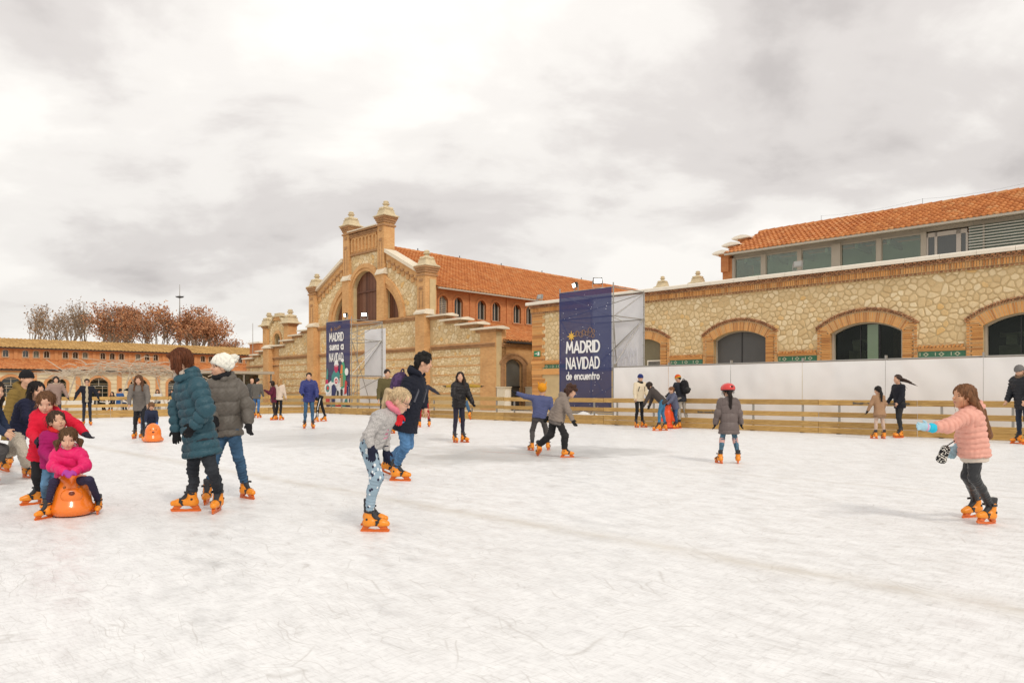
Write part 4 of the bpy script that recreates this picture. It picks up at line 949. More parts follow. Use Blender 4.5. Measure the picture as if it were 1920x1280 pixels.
def cloth(name, x0, x1, z0, z1, mat, parent, y=0, amp=.02, nx=40, nz=24, seed=0, sag=0.0, fold=0.0):
    vs = []; rs = seed * 13.7
    for j in range(nz + 1):
        for i in range(nx + 1):
            u, v = i/nx, j/nz; x = x0 + (x1-x0)*u; z = z0 + (z1-z0)*v - sag * 4*u*(1-u) * v
            d = amp * (mnoise.noise((x*1.1 + rs, z*.9, rs)) + .5 * mnoise.noise((x*2.6, z*2.2 + rs, 3))) + fold * math.sin(x*9 + 2*mnoise.noise((x, z, rs))) * (1 - v)
            e = min(1, 6 * min(u, 1-u)) ; vs.append((x, y + d * (.3 + .7*e), z))
    fs = [(j*(nx+1)+i, j*(nx+1)+i+1, (j+1)*(nx+1)+i+1, (j+1)*(nx+1)+i) for j in range(nz) for i in range(nx)]
    b = MB(); b.add(vs, fs); return b.build(name, mat, parent, True)
M_white_cloth = cloth_mat('white_screen_cloth', (0.90, 0.885, 0.88), .95, tr=.12)
M_sheet = cloth_mat('pale_sheet', (0.93, 0.93, 0.95), .98, tr=.08)
M_navy = cloth_mat('navy_banner', (0.028, 0.040, 0.135), .90, .55, tr=.12)
M_letter = plain('white_print', (0.84, 0.83, 0.81), .6, .03); M_gold = plain('gold_print', (0.72, 0.42, 0.06), .5, .05); M_goldd = plain('dull_gold_print', (0.30, 0.17, 0.10), .6, .05)
scr = empty('screen_wall', grid_pt(0, -9.5), ROT_G, 'long white cloth windscreen on a steel frame behind the rink fence', 'screen')
xs_ = [.82 + 2.33 * k for k in range(10)]
for k, (a, b) in enumerate(zip(xs_, xs_[1:])): cloth('cloth_panel', a + .004, b - .004, .08, 2.06, M_white_cloth, scr, -.07, .045, 30, 18, k + 2)
tb = MB(); tb.tube((xs_[0], 0, 2.09), (xs_[-1], 0, 2.09), .024, 8); tb.build('top_rail', M_steel, scr)
pm = MB(); pm.tube((0, 0, 0), (0, 0, 2.085), .022, 8); pme = pm.mesh('post', M_steel)
dm_ = MB(); dm_.tube((0, .03, 2.05), (0, 1.2, .03), .02, 6); dme = dm_.mesh('stay', M_steel)
for k, x in enumerate(xs_):
    o = bpy.data.objects.new('post', pme); C.objects.link(o); o.parent = scr; o.location = (x, 0, 0)
    if k: o = bpy.data.objects.new('stay', dme); C.objects.link(o); o.parent = scr; o.location = (x, 0, 0)
for k in (1, 3, 4, 6):
    b = MB(); b.tube((xs_[k] + .03, .05, .1), (xs_[k+1] - .03, .05, 1.95), .02, 6); b.build('brace', M_steel, scr)
cl = MB()
for x in xs_[:6]: cl.box(x - .02, x + .02, -.07, .05, 2.06, 2.20)
cl.build('clamps', M_steel, scr)
def scaffold(name, x0, x1, label):
    o = empty(name, grid_pt(x0, -9.5), ROT_G, label, 'scaffold', 'scaffold towers carrying banners'); W = x1 - x0; D = 2.0; H = 5.12
    vt = MB(); 
    for x in (0, W):
        for y in (0, D):
            b = MB(); b.tube((x, y, .02), (x, y, H + (.12 if y == 0 else 0)), .024, 8)
            for z in (.5, 1.0, 1.5, 2.0, 2.5, 3.0, 3.5, 4.0, 4.5, 5.0): b.lathe([(.03, -.012), (.05, -.008), (.05, .008), (.03, .012)], (x, y, z), 8)
            b.box(x - .08, x + .08, y - .08, y + .08, 0, .014); b.build('upright', M_steel, o)
    for z in (.35, 2.05, 4.0, H - .05):
        for p, q in (((0, 0), (W, 0)), ((0, D), (W, D)), ((0, 0), (0, D)), ((W, 0), (W, D))):
            b = MB(); b.tube((p[0], p[1], z), (q[0], q[1], z), .021, 6); b.build('ledger', M_steel, o)
    for p, q in (((0, D, 2.05), (W, D, 4.0)), ((0, 0, 4.0), (W, D, H - .1)), ((0, .04, 5.0), (W*.62, D, 4.0)), ((0, D, 2.05), (W, 0, .4)), ((W, 0, 4.0), (W*.55, D, .4)), ((W, 0, 2.7), (W, D, 4.0)), ((W, .06, 4.0), (W, D, 5.0)), ((W, 0.02, 2.1), (W, D, 4.1)), ((0, .05, 4.0), (W*.4, .3, 2.05)), ((0, .05, .3), (W, D, 2.0))):
        b = MB(); b.tube(p, q, .018, 6); b.build('diagonal', M_steel, o)
    return o
def star(mb, cx, cz, r, y, n=8, inner=.38):
    pts = []
    for k in range(2*n):
        a = math.pi/2 + math.pi*k/n; rr = r * (1 if k % 2 == 0 else inner) * (1 if k % 4 == 0 or k % 2 else .8); pts.append((cx + rr*math.cos(a), cz + rr*math.sin(a)))
    c = (cx, cz)
    for k in range(2*n): mb.prism([c, pts[k], pts[(k+1) % (2*n)]], y, y + .003)
rsc = scaffold('scaffold_tower', -1.85, .75, 'steel scaffold tower with the big plain navy banner next to the white screen')
W = 2.6
bn = empty('banner', grid_pt(-1.85, -9.56), ROT_G, 'tall navy banner with gold star and white words on the scaffold beside the screen', 'banner')
cloth('cloth', .02, W - .03, .42, 5.06, M_navy, bn, 0, .02, 40, 50, 1)
BY_ = -.034
text(bn, 'MADRID', .42, 2.02, 2.70, .40, BY_, .075, M_letter); text(bn, 'NAVIDAD', .42, 2.02, 2.08, .40, BY_, .07, M_letter); text(bn, 'de encuentro', .42, 2.02, 1.66, .27, BY_, .05, M_letter)
sb_ = MB(); star(sb_, .66, 3.33, .23, BY_); sb_.build('star', M_gold, bn)
lg = MB()
for (x, z, r) in ((.95, 3.42, .09), (1.12, 3.38, .08), (1.28, 3.45, .08), (1.42, 3.40, .07), (1.58, 3.52, .09), (1.74, 3.47, .06), (1.72, 3.30, .07)):
    P = _arc(x, z, r, r * 1.1, 0, 360, 10)
    for a, b in zip(P, P[1:]): lg.tube((a[0], BY_, a[1]), (b[0], BY_, b[1]), .012, 4)
for (a, b) in (((.88, 3.30), (.95, 3.52)), ((1.5, 3.28), (1.62, 3.28)), ((1.2, 3.26), (1.2, 3.55))): lg.tube((a[0], BY_, a[1]), (b[0], BY_, b[1]), .012, 4)
lg.build('gold_emblem', M_goldd, bn)
rnd = random.Random(3); dots = MB()
for k in range(70):
    x, z = rnd.uniform(.1, W - .1), rnd.uniform(.5, 4.9)
    if 1.55 < z < 3.2 and .3 < x < 2.1: continue
    r = rnd.uniform(.009, .017); dots.prism([(x + r*math.cos(a), z + r*math.sin(a)) for a in (0, 1.05, 2.1, 3.14, 4.19, 5.24)], BY_, BY_ + .003)
tag(dots.build('snow_dots', plain('pale_dots', (0.55, 0.56, 0.66), .6, .05), bn), kind='stuff')
s1 = empty('back_sheet', grid_pt(-1.85, -7.44), ROT_G, 'pale back of a banner with faint reversed words behind the poles of the right scaffold', 'sheet', 'pale sheets on the scaffold backs')
cloth('cloth', .02, 2.60, 2.08, 5.02, M_sheet, s1, 0, .02, 30, 30, 5)
M_ghost = plain('ghost_print', (0.86, 0.86, 0.90), .7, .02)
for t, z in (('MADRID', 2.50), ('NAVIDAD', 2.10)):
    text(s1, t, .62, 2.26, z, .38 if t[0] == 'M' else .34, -.034, .055, M_ghost, flip=-1)
lsc = scaffold('scaffold_tower', -19.1, -16.63, 'steel scaffold tower with the illustrated banner at the far corner of the rink')
s2 = empty('back_sheet', grid_pt(-18.43, -7.44), ROT_G, 'pale wrinkled sheet behind the crossed poles of the left scaffold', 'sheet', 'pale sheets on the scaffold backs')
cloth('cloth', 0, 2.06, 2.0, 4.72, M_sheet, s2, 0, .03, 24, 30, 6)
s3 = empty('sagging_cloth', grid_pt(-18.9, -7.46), ROT_G, 'white cloth sagging below the back sheet of the left scaffold', 'sheet')
cloth('cloth', .0, 3.5, .2, 1.96, M_white_cloth, s3, 0, .06, 28, 18, 9, sag=.10)
b2 = empty('banner', grid_pt(-19.1, -9.56), ROT_G, 'navy banner with white words above colourful festive musicians on the left scaffold', 'banner')
cloth('cloth', .02, 2.44, .35, 5.04, M_navy, b2, 0, .02, 30, 40, 4)
text(b2, 'MADRID', .42, 1.82, 3.98, .42, BY_, .07, M_letter); text(b2, 'suena', .45, 1.36, 3.50, .40, BY_, .07, M_letter); text(b2, 'a', 1.60, 1.82, 3.50, .40, BY_, .07, M_letter); text(b2, 'NAVIDAD', .40, 1.80, 2.86, .42, BY_, .065, M_letter)
sb_ = MB(); star(sb_, .62, 4.62, .16, BY_); sb_.build('star', M_goldd, b2)
lg = MB()
for (x, z, r) in ((.95, 4.66, .07), (1.12, 4.62, .06), (1.3, 4.68, .07), (1.46, 4.72, .06)):
    P = _arc(x, z, r, r * 1.1, 0, 360, 8)
    for a, b in zip(P, P[1:]): lg.tube((a[0], BY_, a[1]), (b[0], BY_, b[1]), .012, 4)
lg.build('gold_emblem', M_goldd, b2)
ART = {'white': (.80, .79, .78), 'teal': (.05, .25, .23), 'green': (.07, .33, .18), 'red': (.58, .05, .05), 'crimson': (.50, .03, .10), 'navy': (.025, .03, .12), 'orange': (.72, .20, .04), 'black': (.015, .015, .02), 'pink': (.7, .35, .4), 'grey': (.45, .46, .48)}
art = []
def disc(c, x, z, rx, rz=None): art.append((c, _arc(x, z, rx, rz or rx, 0, 345, 23)))
def pg(c, *p): art.append((c, list(p)))
pg('white', (.0+.05, .45), (2.38, .45), (2.38, 1.4), (2.0, 1.65), (1.5, 1.95), (1.0, 1.85), (.5, 1.75), (.05, 1.45)); pg('teal', (.05, 1.5), (.25, 1.4), (.28, 2.3), (.18, 2.5), (.06, 1.9)); pg('teal', (.62, 1.7), (1.42, 1.65), (1.5, 2.1), (1.3, 2.35), (.9, 2.35), (.65, 2.05))
disc('crimson', 1.12, 2.48, .2, .27); pg('white', (.9, 2.62), (1.36, 2.62), (1.28, 2.85), (1.12, 2.93), (.98, 2.85)); disc('pink', 1.12, 2.60, .17, .06)
pg('green', (1.62, 1.3), (2.05, 1.45), (2.1, 2.2), (1.92, 2.75), (1.75, 2.9), (1.58, 2.4)); pg('orange', (1.52, 2.15), (1.75, 2.15), (1.78, 2.6), (1.62, 2.66)); disc('white', 1.76, 2.88, .13, .1)
for k in range(6): pg('orange', (1.50, 1.45 + k*.11), (1.82, 1.5 + k*.11), (1.82, 1.55 + k*.11), (1.50, 1.5 + k*.11))
disc('white', .27, 1.35, .33); disc('teal', .27, 1.35, .2); disc('red', .29, 1.37, .11); disc('white', 1.15, 1.75, .24); disc('red', 1.15, 1.75, .15); disc('white', 1.15, 1.75, .06)
pg('navy', (.62, .46), (1.0, .46), (1.05, 1.0), (1.2, 1.3), (.95, 1.6), (.7, 1.5), (.68, .9)); pg('black', (1.62, .55), (1.76, .55), (1.8, 1.3), (1.58, 1.3)); pg('black', (1.2, .85), (1.4, .85), (1.4, 1.2), (1.25, 1.25))
pg('red', (1.95, 1.0), (2.18, 1.1), (2.25, 1.7), (2.05, 1.8)); pg('crimson', (.06, 1.6), (.36, 1.62), (.3, 1.85), (.08, 1.85)); pg('navy', (2.25, .9), (2.38, .9), (2.38, 1.5), (2.22, 1.45)); disc('white', 2.2, 2.25, .17, .2); pg('teal', (1.98, .6), (2.3, .55), (2.2, .95))
pg('red', (.1, .5), (.5, .48), (.5, .8), (.3, .9), (.1, .8)); pg('teal', (.55, .355), (1.1, .355), (1.1, .449), (.55, .449)); pg('red', (1.1, .355), (1.7, .355), (1.7, .449), (1.1, .449)); pg('teal', (1.7, .355), (2.1, .355), (2.1, .449), (1.7, .449))
for k, (c, P) in enumerate(art):
    b = MB(); b.prism(P, BY_ - .002 - .0015*k, BY_ + .001 - .0015*k); b.build('printed_shape', plain('print_' + c, ART[c], .6, .06), b2)
def lamp_mat():
    m, nt, p = new_mat('lamp_glow'); p.inputs['Emission Color'].default_value = (1, .95, .82, 1); p.inputs['Emission Strength'].default_value = 5; return m
M_lamp = lamp_mat()
def floodlight(loc, rz, tilt, label, lit=True, s=1.0):
    o = empty('floodlight', loc, rz, label, 'floodlight', 'floodlights above the rink'); o.scale = (s, s, s)
    b = MB(); b.box(-.20, .20, -.02, .10, .16, .44); 
    for k in range(7): b.box(-.18 + k*.055, -.165 + k*.055, .1, .15, .18, .42)
    ho = b.build('housing', M_dark if lit else M_steel, o); ho.rotation_euler = (tilt, 0, 0)
    l = MB(); l.box(-.155, .155, -.032, -.021, .20, .40); lo = l.build('lens', M_lamp if lit else glass_mat('lamp_glass', (.35, .35, .33)), ho)
    bk_ = MB(); bk_.box(-.23, -.205, -.01, .03, .02, .32); bk_.box(.205, .23, -.01, .03, .02, .32); bk_.box(-.23, .23, -.01, .03, 0, .02); bk_.build('bracket', M_steel, o)
R_ = math.radians
floodlight(grid_pt(-1.15, -9.35, 5.12), ROT_G - R_(25), R_(20), 'floodlight turned to the left on the right scaffold top', s=.75)
floodlight(grid_pt(-.02, -9.45, 5.12), ROT_G + R_(42), R_(8), 'brightest floodlight facing the rink on the right scaffold top', s=.85)
floodlight(grid_pt(-17.3, -9.4, 5.10), ROT_G - R_(15), R_(15), 'floodlight tilted at the banner end of the left scaffold top', s=.85)
floodlight(grid_pt(-16.3, -8.9, 5.10), ROT_G + R_(40), R_(8), 'bright floodlight at the sheet end of the left scaffold top', s=.85)
floodlight(grid_pt(3.72, -.1, 6.46), ROT_G, R_(-8), 'unlit grey floodlight standing on the coping below the attic windows', False, .95)
floodlight(grid_pt(-11.5, -.05, 6.46), ROT_G, R_(-8), 'unlit grey floodlight on the coping at the corner of the stone hall', False, .9)
sp_ = MB()
def snow_pile():
    n, m = 26, 10; vs = []
    for j in range(m + 1):
        for i in range(n):
            a = 2*math.pi*i/n; r = 1 - j/m; x, y = 1.25*r*math.cos(a), .42*r*math.sin(a); h = .52 * (1 - r*r) * (.8 + .5*mnoise.noise((x*2, y*3, 4))) ; vs.append((x, y, max(-.05, h - .03)))
    fs = [(j*n+i, j*n+(i+1) % n, (j+1)*n+(i+1) % n, (j+1)*n+i) for j in range(m) for i in range(n)]
    sp_.add(vs, fs); o = sp_.build('snow_heap', plain('shaved_ice', (.84, .83, .82), .8, .05, 5, .3), None, True); o.location = grid_pt(-.4, -9.95, 0); o.rotation_euler = (0, 0, ROT_G)
    tag(o, 'heap of shaved white ice at the foot of the big navy banner', 'snow heap')
snow_pile()

# ------------------------------------------------------------------ pergola of sticks, canopy, mast, trees
def lb_pt(px, Y): return at(px, HYP, Y)
stk = empty('stick_pergola', (lb_pt(235, 47)[0], 47, 0), 0.5, 'tangled pergola of bare pale branches on leaning poles behind the left fence', 'pergola')
M_stick = plain('bare_wood', (0.50, 0.42, 0.33), .9, .3)
rnd = random.Random(12); sk = MB()
for k in range(330):
    u = rnd.uniform(-1, 1); x = u*4.0 + rnd.gauss(0, .2); y = rnd.uniform(-1.6, 1.6); z = 2.1 + .95*(1 - u*u)*rnd.uniform(.35, 1) + rnd.uniform(-.15, .15)
    a = rnd.gauss(0, .5) + (math.pi if rnd.random() < .5 else 0); l = rnd.uniform(.5, 1.6); dz = rnd.gauss(-.12, .22)
    p = Vector((x, y, z)); q = p + Vector((math.cos(a)*l, math.sin(a)*l*.7, dz)); m_ = (p+q)/2 + Vector((rnd.gauss(0, .1), rnd.gauss(0, .1), rnd.gauss(.08, .08)))
    r = rnd.uniform(.018, .038); sk.tube(p, m_, r, 4, r*.8); sk.tube(m_, q, r*.8, 4, r*.4)
tag(sk.build('branches', M_stick, stk), kind='stuff')
for (x0, y0, x1, y1) in ((-3.4, -.9, -2.6, -.3), (-2.0, .9, -2.7, .2), (-.5, -1, .4, -.2), (.9, .8, .2, .1), (2.4, -.9, 1.6, -.3), (3.5, .8, 2.8, .2), (2.9, -.4, 3.4, .2)):
    b = MB(); b.tube((x0, y0, 0), (x1, y1, 2.75), .055, 7, .035); b.build('pole', M_stick, stk)
for (x0, z0, x1, z1) in ((3.2, 2.4, 6.4, 2.95), (2.6, 2.75, 6.6, 2.3), (5.0, 2.2, 7.0, 3.0), (-3.2, 2.3, -4.4, 3.2)):
    b = MB(); b.tube((x0, 0, z0), (x1, .4, z1), .035, 5, .02); b.build('long_branch', M_stick, stk)
cnp = empty('flat_canopy', (at(462, HYP, 60)[0], 60, 0), RB, 'flat grey entrance canopy beside the gabled hall corner', 'canopy')
MB().box(-3.4, 1.9, -1.2, 2.2, 2.62, 2.84).build('roof', M_frame, cnp); MB().box(-3.2, 1.8, 1.9, 2.1, 0, 2.61).build('shade_panel', M_glass, cnp)  # dark sheet at the back stands in for the shade under the canopy
for x in (-3.1, -.6, 1.7): MB().box(x - .06, x + .06, -1.05, -.93, 0, 2.615).build('post', M_steel, cnp)
mst = empty('roof_mast', (at(337, HYP, 150)[0], 150, 0), 0, 'thin weather mast with a ring high above the brown trees', 'mast')
b = MB(); b.tube((0, 0, 0), (0, 0, 15.5), .45, 6, .3); b.tube((0, 0, 15.5), (0, 0, 19), .30, 6, .1); b.tube((0, 0, 19), (0, 0, 23.4), .10, 5, .05); b.build('pole', M_steel, mst)
b = MB(); b.lathe([(.2, 0), (.75, .15), (.75, .3), (.2, .45)], (0, 0, 20.6), 10); b.box(-.9, .9, -.05, .05, 20.9, 21.0); b.build('ring', M_dark, mst)
an = empty('roof_antenna', (at(474, HYP, 110)[0], 110, 0), 0, 'thin antenna pole on a low roof left of the belfry', 'antenna')
MB().tube((0, 0, 0), (0, 0, 11.6), .07, 5, .04).build('pole', M_steel, an)
sk1 = empty('roof_shed', (at(490, HYP, 112)[0], 114, 0), RB, 'low brick roof block between the market hall and the belfry', 'building')
MB().box(-1.4, 2.4, -1, 3, 0, 8.7).build('wall', M_brick_red, sk1); MB().box(-1.6, 2.6, -1.3, 3.3, 8.702, 8.95).build('roof', M_coping, sk1)
def leaf_mat(name, stops):
    m, nt, p = new_mat(name); g = nt.nodes.new('ShaderNodeNewGeometry')
    nt.links.new(ramp(nt, g.outputs['Random Per Island'], stops), p.inputs['Base Color']); p.inputs['Roughness'].default_value = .8; MATS[name] = m; return m
M_leaf1 = leaf_mat('rust_leaves', [(0, (.24, .085, .036)), (.5, (.40, .165, .070)), (1, (.52, .27, .13))]); M_leaf2 = leaf_mat('thin_leaves', [(0, (.22, .12, .06)), (.6, (.33, .20, .11)), (1, (.42, .30, .19))])
M_bark = plain('pale_bark', (.30, .23, .17), .9, .3); M_twig = plain('twig', (.20, .13, .09), .9, .2)
def tree(px, Y, topy, width, leaf, nleaf, seed, label, lsz=.38):
    nleaf = int(nleaf * (1.0 if leaf == 1 else 1.0))
    base = at(px, HYP, Y); H = CAMH + (HYP - topy) / FPX * Y; W_ = width / FPX * Y
    o = empty('plane_tree', (base[0], Y, 0), 0, label, 'tree', 'autumn trees behind the market hall'); rnd = random.Random(seed)
    tk = MB(); tips = []
    def grow(p, d, l, r, dep):
        q = p + d*l; m_ = (p+q)/2 + Vector((rnd.gauss(0, .04), rnd.gauss(0, .04), 0))*l
        tk.tube(p, m_, r, 5 if dep < 2 else 3, r*.85); tk.tube(m_, q, r*.85, 5 if dep < 2 else 3, r*.65)
        if dep >= 3: tips.append((m_ + (q-m_)*.5, dep)); tips.append((q, dep))
        if dep >= 5: return
        for k in range(3 if dep < 4 else 2):
            a = rnd.uniform(0, 6.28); sp = rnd.uniform(.25, .55) if dep else rnd.uniform(.15, .42); u = d.orthogonal().normalized(); w_ = d.cross(u)
            nd = (d*math.cos(sp) + (u*math.cos(a) + w_*math.sin(a))*math.sin(sp)); nd = (nd + Vector((0, 0, .16))).normalized(); grow(q, nd, l*rnd.uniform(.62, .85), r*.62, dep+1)
    grow(Vector((0, 0, 0)), Vector((rnd.gauss(0, .05), 0, 1)).normalized(), H*.27, H*.02, 0)
    mx_z = max(t[0].z for t in tips); mxx = sorted(abs(t[0].x) for t in tips)[int(len(tips)*.93)]; sx_, sz_ = (W_/2)/max(mxx, .1), (H-.3)/mx_z
    tk.v = [(x*sx_, y*sx_, z*sz_) for x, y, z in tk.v]; tips = [Vector((t.x*sx_, t.y*sx_, t.z*sz_)) for t, _ in tips]
    tk.build('trunk', M_bark, o); lf = MB()
    dens = [max(.15, .5 + mnoise.noise(t*.28 + Vector((seed, 0, 0)))) for t in tips]
    for t in rnd.choices(tips, weights=dens, k=nleaf):
        c = t + Vector((rnd.gauss(0, .52), rnd.gauss(0, .5), rnd.gauss(-.12, .45))); s_ = lsz*rnd.uniform(.5, 1.2)
        u = Vector((rnd.gauss(0, 1), rnd.gauss(0, 1), rnd.gauss(0, 1))).normalized(); v_ = u.orthogonal().normalized(); lf.add([c - u*s_*.5, c + v_*s_*.35, c + u*s_*.5, c - v_*s_*.35], [(0, 1, 2, 3)])
    lf.build('crown', M_leaf1 if leaf == 1 else M_leaf2, o)
TREES = [(62, 138, 561, 74, 2, 620, 'thin bare tree at the far left above the ochre roof'), (96, 142, 574, 52, 2, 460, 'small bare tree second from the far left'), (131, 140, 560, 50, 2, 420, 'nearly leafless tree left of the brown row'), (155, 146, 558, 60, 2, 900, 'pale brown thinning tree starting the brown row'), (196, 136, 561, 84, 1, 3600, 'dense rust brown tree with the widest crown on the left of the row'),
         (238, 144, 570, 60, 1, 1900, 'loose rust tree right after the widest left crown'), (268, 138, 567, 58, 1, 2000, 'loose rust tree in the middle of the row'), (305, 134, 570, 64, 1, 2600, 'rust tree just left of the weather mast'), (345, 138, 572, 84, 1, 3800, 'dense round rust tree under the weather mast'), (392, 134, 590, 78, 1, 3600, 'broad rust tree at the right end of the row'), (430, 150, 630, 66, 1, 1800, 'low brown tree top fading out beside the belfry'), (215, 150, 590, 70, 1, 2200, 'brown tree top showing behind the widest left crown'), (370, 150, 584, 70, 1, 2200, 'brown tree top filling the gap near the row end')]
for k, (px, Y, ty, w_, lf_, n_, lab) in enumerate(TREES): tree(px, Y, ty, w_, lf_, n_, 20 + k, lab)
# ------------------------------------------------------------------ people: bodies and clothes grown from distance fields
V3 = lambda *a: np.array(a, dtype=np.float64)
def nrm(v): v = np.asarray(v, float); return v / (np.linalg.norm(v) + 1e-9)
class F:
    """a smooth union of tapered capsules and ellipsoids"""
    def __init__(s, k=.03): s.p = []; s.k = k; s.cuts = []
    def cone(s, a, b, ra, rb, k=None, sub=False): s.p.append(('c', np.asarray(a, float), np.asarray(b, float), ra, rb, s.k if k is None else k, sub)); return s
    def ell(s, c, r, R=None, k=None, sub=False): s.p.append(('e', np.asarray(c, float), np.asarray(r, float), None, np.eye(3) if R is None else R, s.k if k is None else k, sub)); return s
    def cut(s, c, n): s.cuts.append((np.asarray(c, float), nrm(n))); return s       # removes the side n points to
    def bounds(s):
        lo, hi = np.full(3, 1e9), np.full(3, -1e9)
        for q in s.p:
            if q[6]: continue
            if q[0] == 'c':
                r = max(q[3], q[4]); lo = np.minimum(lo, np.minimum(q[1], q[2]) - r); hi = np.maximum(hi, np.maximum(q[1], q[2]) + r)
            else: r = max(q[2]); lo = np.minimum(lo, q[1] - r); hi = np.maximum(hi, q[1] + r)
        return lo, hi
    def one(s, q, P):
        if q[0] == 'c':
            ba = q[2] - q[1]; pa = P - q[1].astype(P.dtype); t = np.clip(pa @ ba.astype(P.dtype) / max(ba @ ba, 1e-9), 0, 1)
            return np.sqrt(((pa - t[:, None] * ba.astype(P.dtype)) ** 2).sum(1)) - (q[3] + (q[4] - q[3]) * t)
        L = (P - q[1].astype(P.dtype)) @ q[4].T.astype(P.dtype); k0 = np.sqrt(((L / q[2]) ** 2).sum(1)); k1 = np.sqrt(((L / (q[2] ** 2)) ** 2).sum(1)) + 1e-9
        return (k0 * (k0 - 1) / k1).astype(P.dtype)
    def __call__(s, P):
        d = None
        for q in s.p:
            e = s.one(q, P)
            if d is None: d = e; continue
            if q[6]: h = np.maximum(q[5] - np.abs(d + e), 0) / q[5]; d = np.maximum(d, -e) + h*h*q[5]*.25
            else: h = np.maximum(q[5] - np.abs(d - e), 0) / q[5]; d = np.minimum(d, e) - h*h*q[5]*.25
        for c, n in s.cuts: d = np.maximum(d, (P - c.astype(P.dtype)) @ n.astype(P.dtype))
        return d
def surf_nets(f, h, pad=.02):
    lo, hi = f.bounds(); lo = lo - pad - h*2; hi = hi + pad + h*2; B = 6
    nb = np.ceil((hi - lo) / (h * B)).astype(int); n = nb * B
    ci = np.stack(np.meshgrid(*[np.arange(k) for k in nb], indexing='ij'), -1).reshape(-1, 3)
    dc = f((lo + (ci*B + (B-1)/2) * h).astype(np.float32)); act = np.abs(dc) < h*B*.87 + h*1.8
    G = np.repeat(np.repeat(np.repeat(np.where(dc > 0, 1., -1.).reshape(nb).astype(np.float32), B, 0), B, 1), B, 2)
    off = np.stack(np.meshgrid(*[np.arange(B)]*3, indexing='ij'), -1).reshape(-1, 3); A = ci[act]
    if len(A) == 0: return None
    idx = (A[:, None, :]*B + off[None]).reshape(-1, 3); G[idx[:, 0], idx[:, 1], idx[:, 2]] = f((lo + idx*h).astype(np.float32))
    S = G < 0; c = [S[i:n[0]-1+i, j:n[1]-1+j, k:n[2]-1+k] for i in (0, 1) for j in (0, 1) for k in (0, 1)]
    sm = sum(x.astype(np.int8) for x in c); cells = np.argwhere((sm > 0) & (sm < 8))
    vid = np.full(n - 1, -1, np.int64); vid[cells[:, 0], cells[:, 1], cells[:, 2]] = np.arange(len(cells))
    cor = np.array([(i, j, k) for i in (0, 1) for j in (0, 1) for k in (0, 1)]); gv = [G[cells[:, 0]+o[0], cells[:, 1]+o[1], cells[:, 2]+o[2]] for o in cor]
    acc = np.zeros((len(cells), 3)); cnt = np.zeros(len(cells))
    for a in range(8):
        for b in range(a+1, 8):
            if np.abs(cor[a]-cor[b]).sum() != 1: continue
            m = (gv[a] < 0) != (gv[b] < 0); t = np.where(m, gv[a] / (gv[a]-gv[b] + 1e-12), 0); acc += np.where(m[:, None], cor[a] + t[:, None]*(cor[b]-cor[a]), 0); cnt += m
    V = lo + (cells + acc / cnt[:, None]) * h; Q = []
    for ax in range(3):
        u, w = (ax+1) % 3, (ax+2) % 3; sl0 = [slice(None)]*3; sl1 = [slice(None)]*3; sl0[ax] = slice(0, -1); sl1[ax] = slice(1, None)
        for s_ in (sl0, sl1): s_[u] = slice(1, -1); s_[w] = slice(1, -1)
        a, b = S[tuple(sl0)], S[tuple(sl1)]; e = np.argwhere(a != b)
        if len(e) == 0: continue
        ins = a[e[:, 0], e[:, 1], e[:, 2]]; e[:, u] += 1; e[:, w] += 1; q = []
        for du, dw in ((-1, -1), (0, -1), (0, 0), (-1, 0)): k = e.copy(); k[:, u] += du; k[:, w] += dw; q.append(vid[k[:, 0], k[:, 1], k[:, 2]])
        q = np.stack(q, 1); q[~ins] = q[~ins][:, ::-1]; Q.append(q[(q >= 0).all(1)])
    return V, np.concatenate(Q)
def grad(f, V, e=.004):
    P = V.astype(np.float32); g = np.stack([f(P + np.eye(3, dtype=np.float32)[i]*e) - f(P - np.eye(3, dtype=np.float32)[i]*e) for i in range(3)], 1)
    return g / (np.linalg.norm(g, axis=1, keepdims=True) + 1e-6)
def np_mesh(name, V, Q):
    me = bpy.data.meshes.new(name); me.vertices.add(len(V)); me.vertices.foreach_set('co', V.astype(np.float32).ravel())
    me.loops.add(Q.size); me.loops.foreach_set('vertex_index', Q.ravel().astype(np.int32)); me.polygons.add(len(Q))
    me.polygons.foreach_set('loop_start', np.arange(0, Q.size, 4, dtype=np.int32)); me.polygons.foreach_set('loop_total', np.full(len(Q), 4, np.int32))
    me.polygons.foreach_set('use_smooth', np.ones(len(Q), bool)); me.update(calc_edges=True); return me
def wob(V, seed, sc, n=5):
    r = np.random.RandomState(seed); o = np.zeros(len(V))
    for i in range(n): k = r.normal(size=3) * sc * (.6 + .5*i); o += np.sin(V @ k + r.uniform(0, 6.28)) / (1 + .4*i)
    return o / 2.2
def grow(name, f, h, mat, parent, disp=None):
    r = surf_nets(f, h)
    if r is None: return None
    V, Q = r
    if disp is not None: V = V + grad(f, V) * disp(V)[:, None]
    return link_mesh(name, np_mesh(name, V, Q), parent, mat)
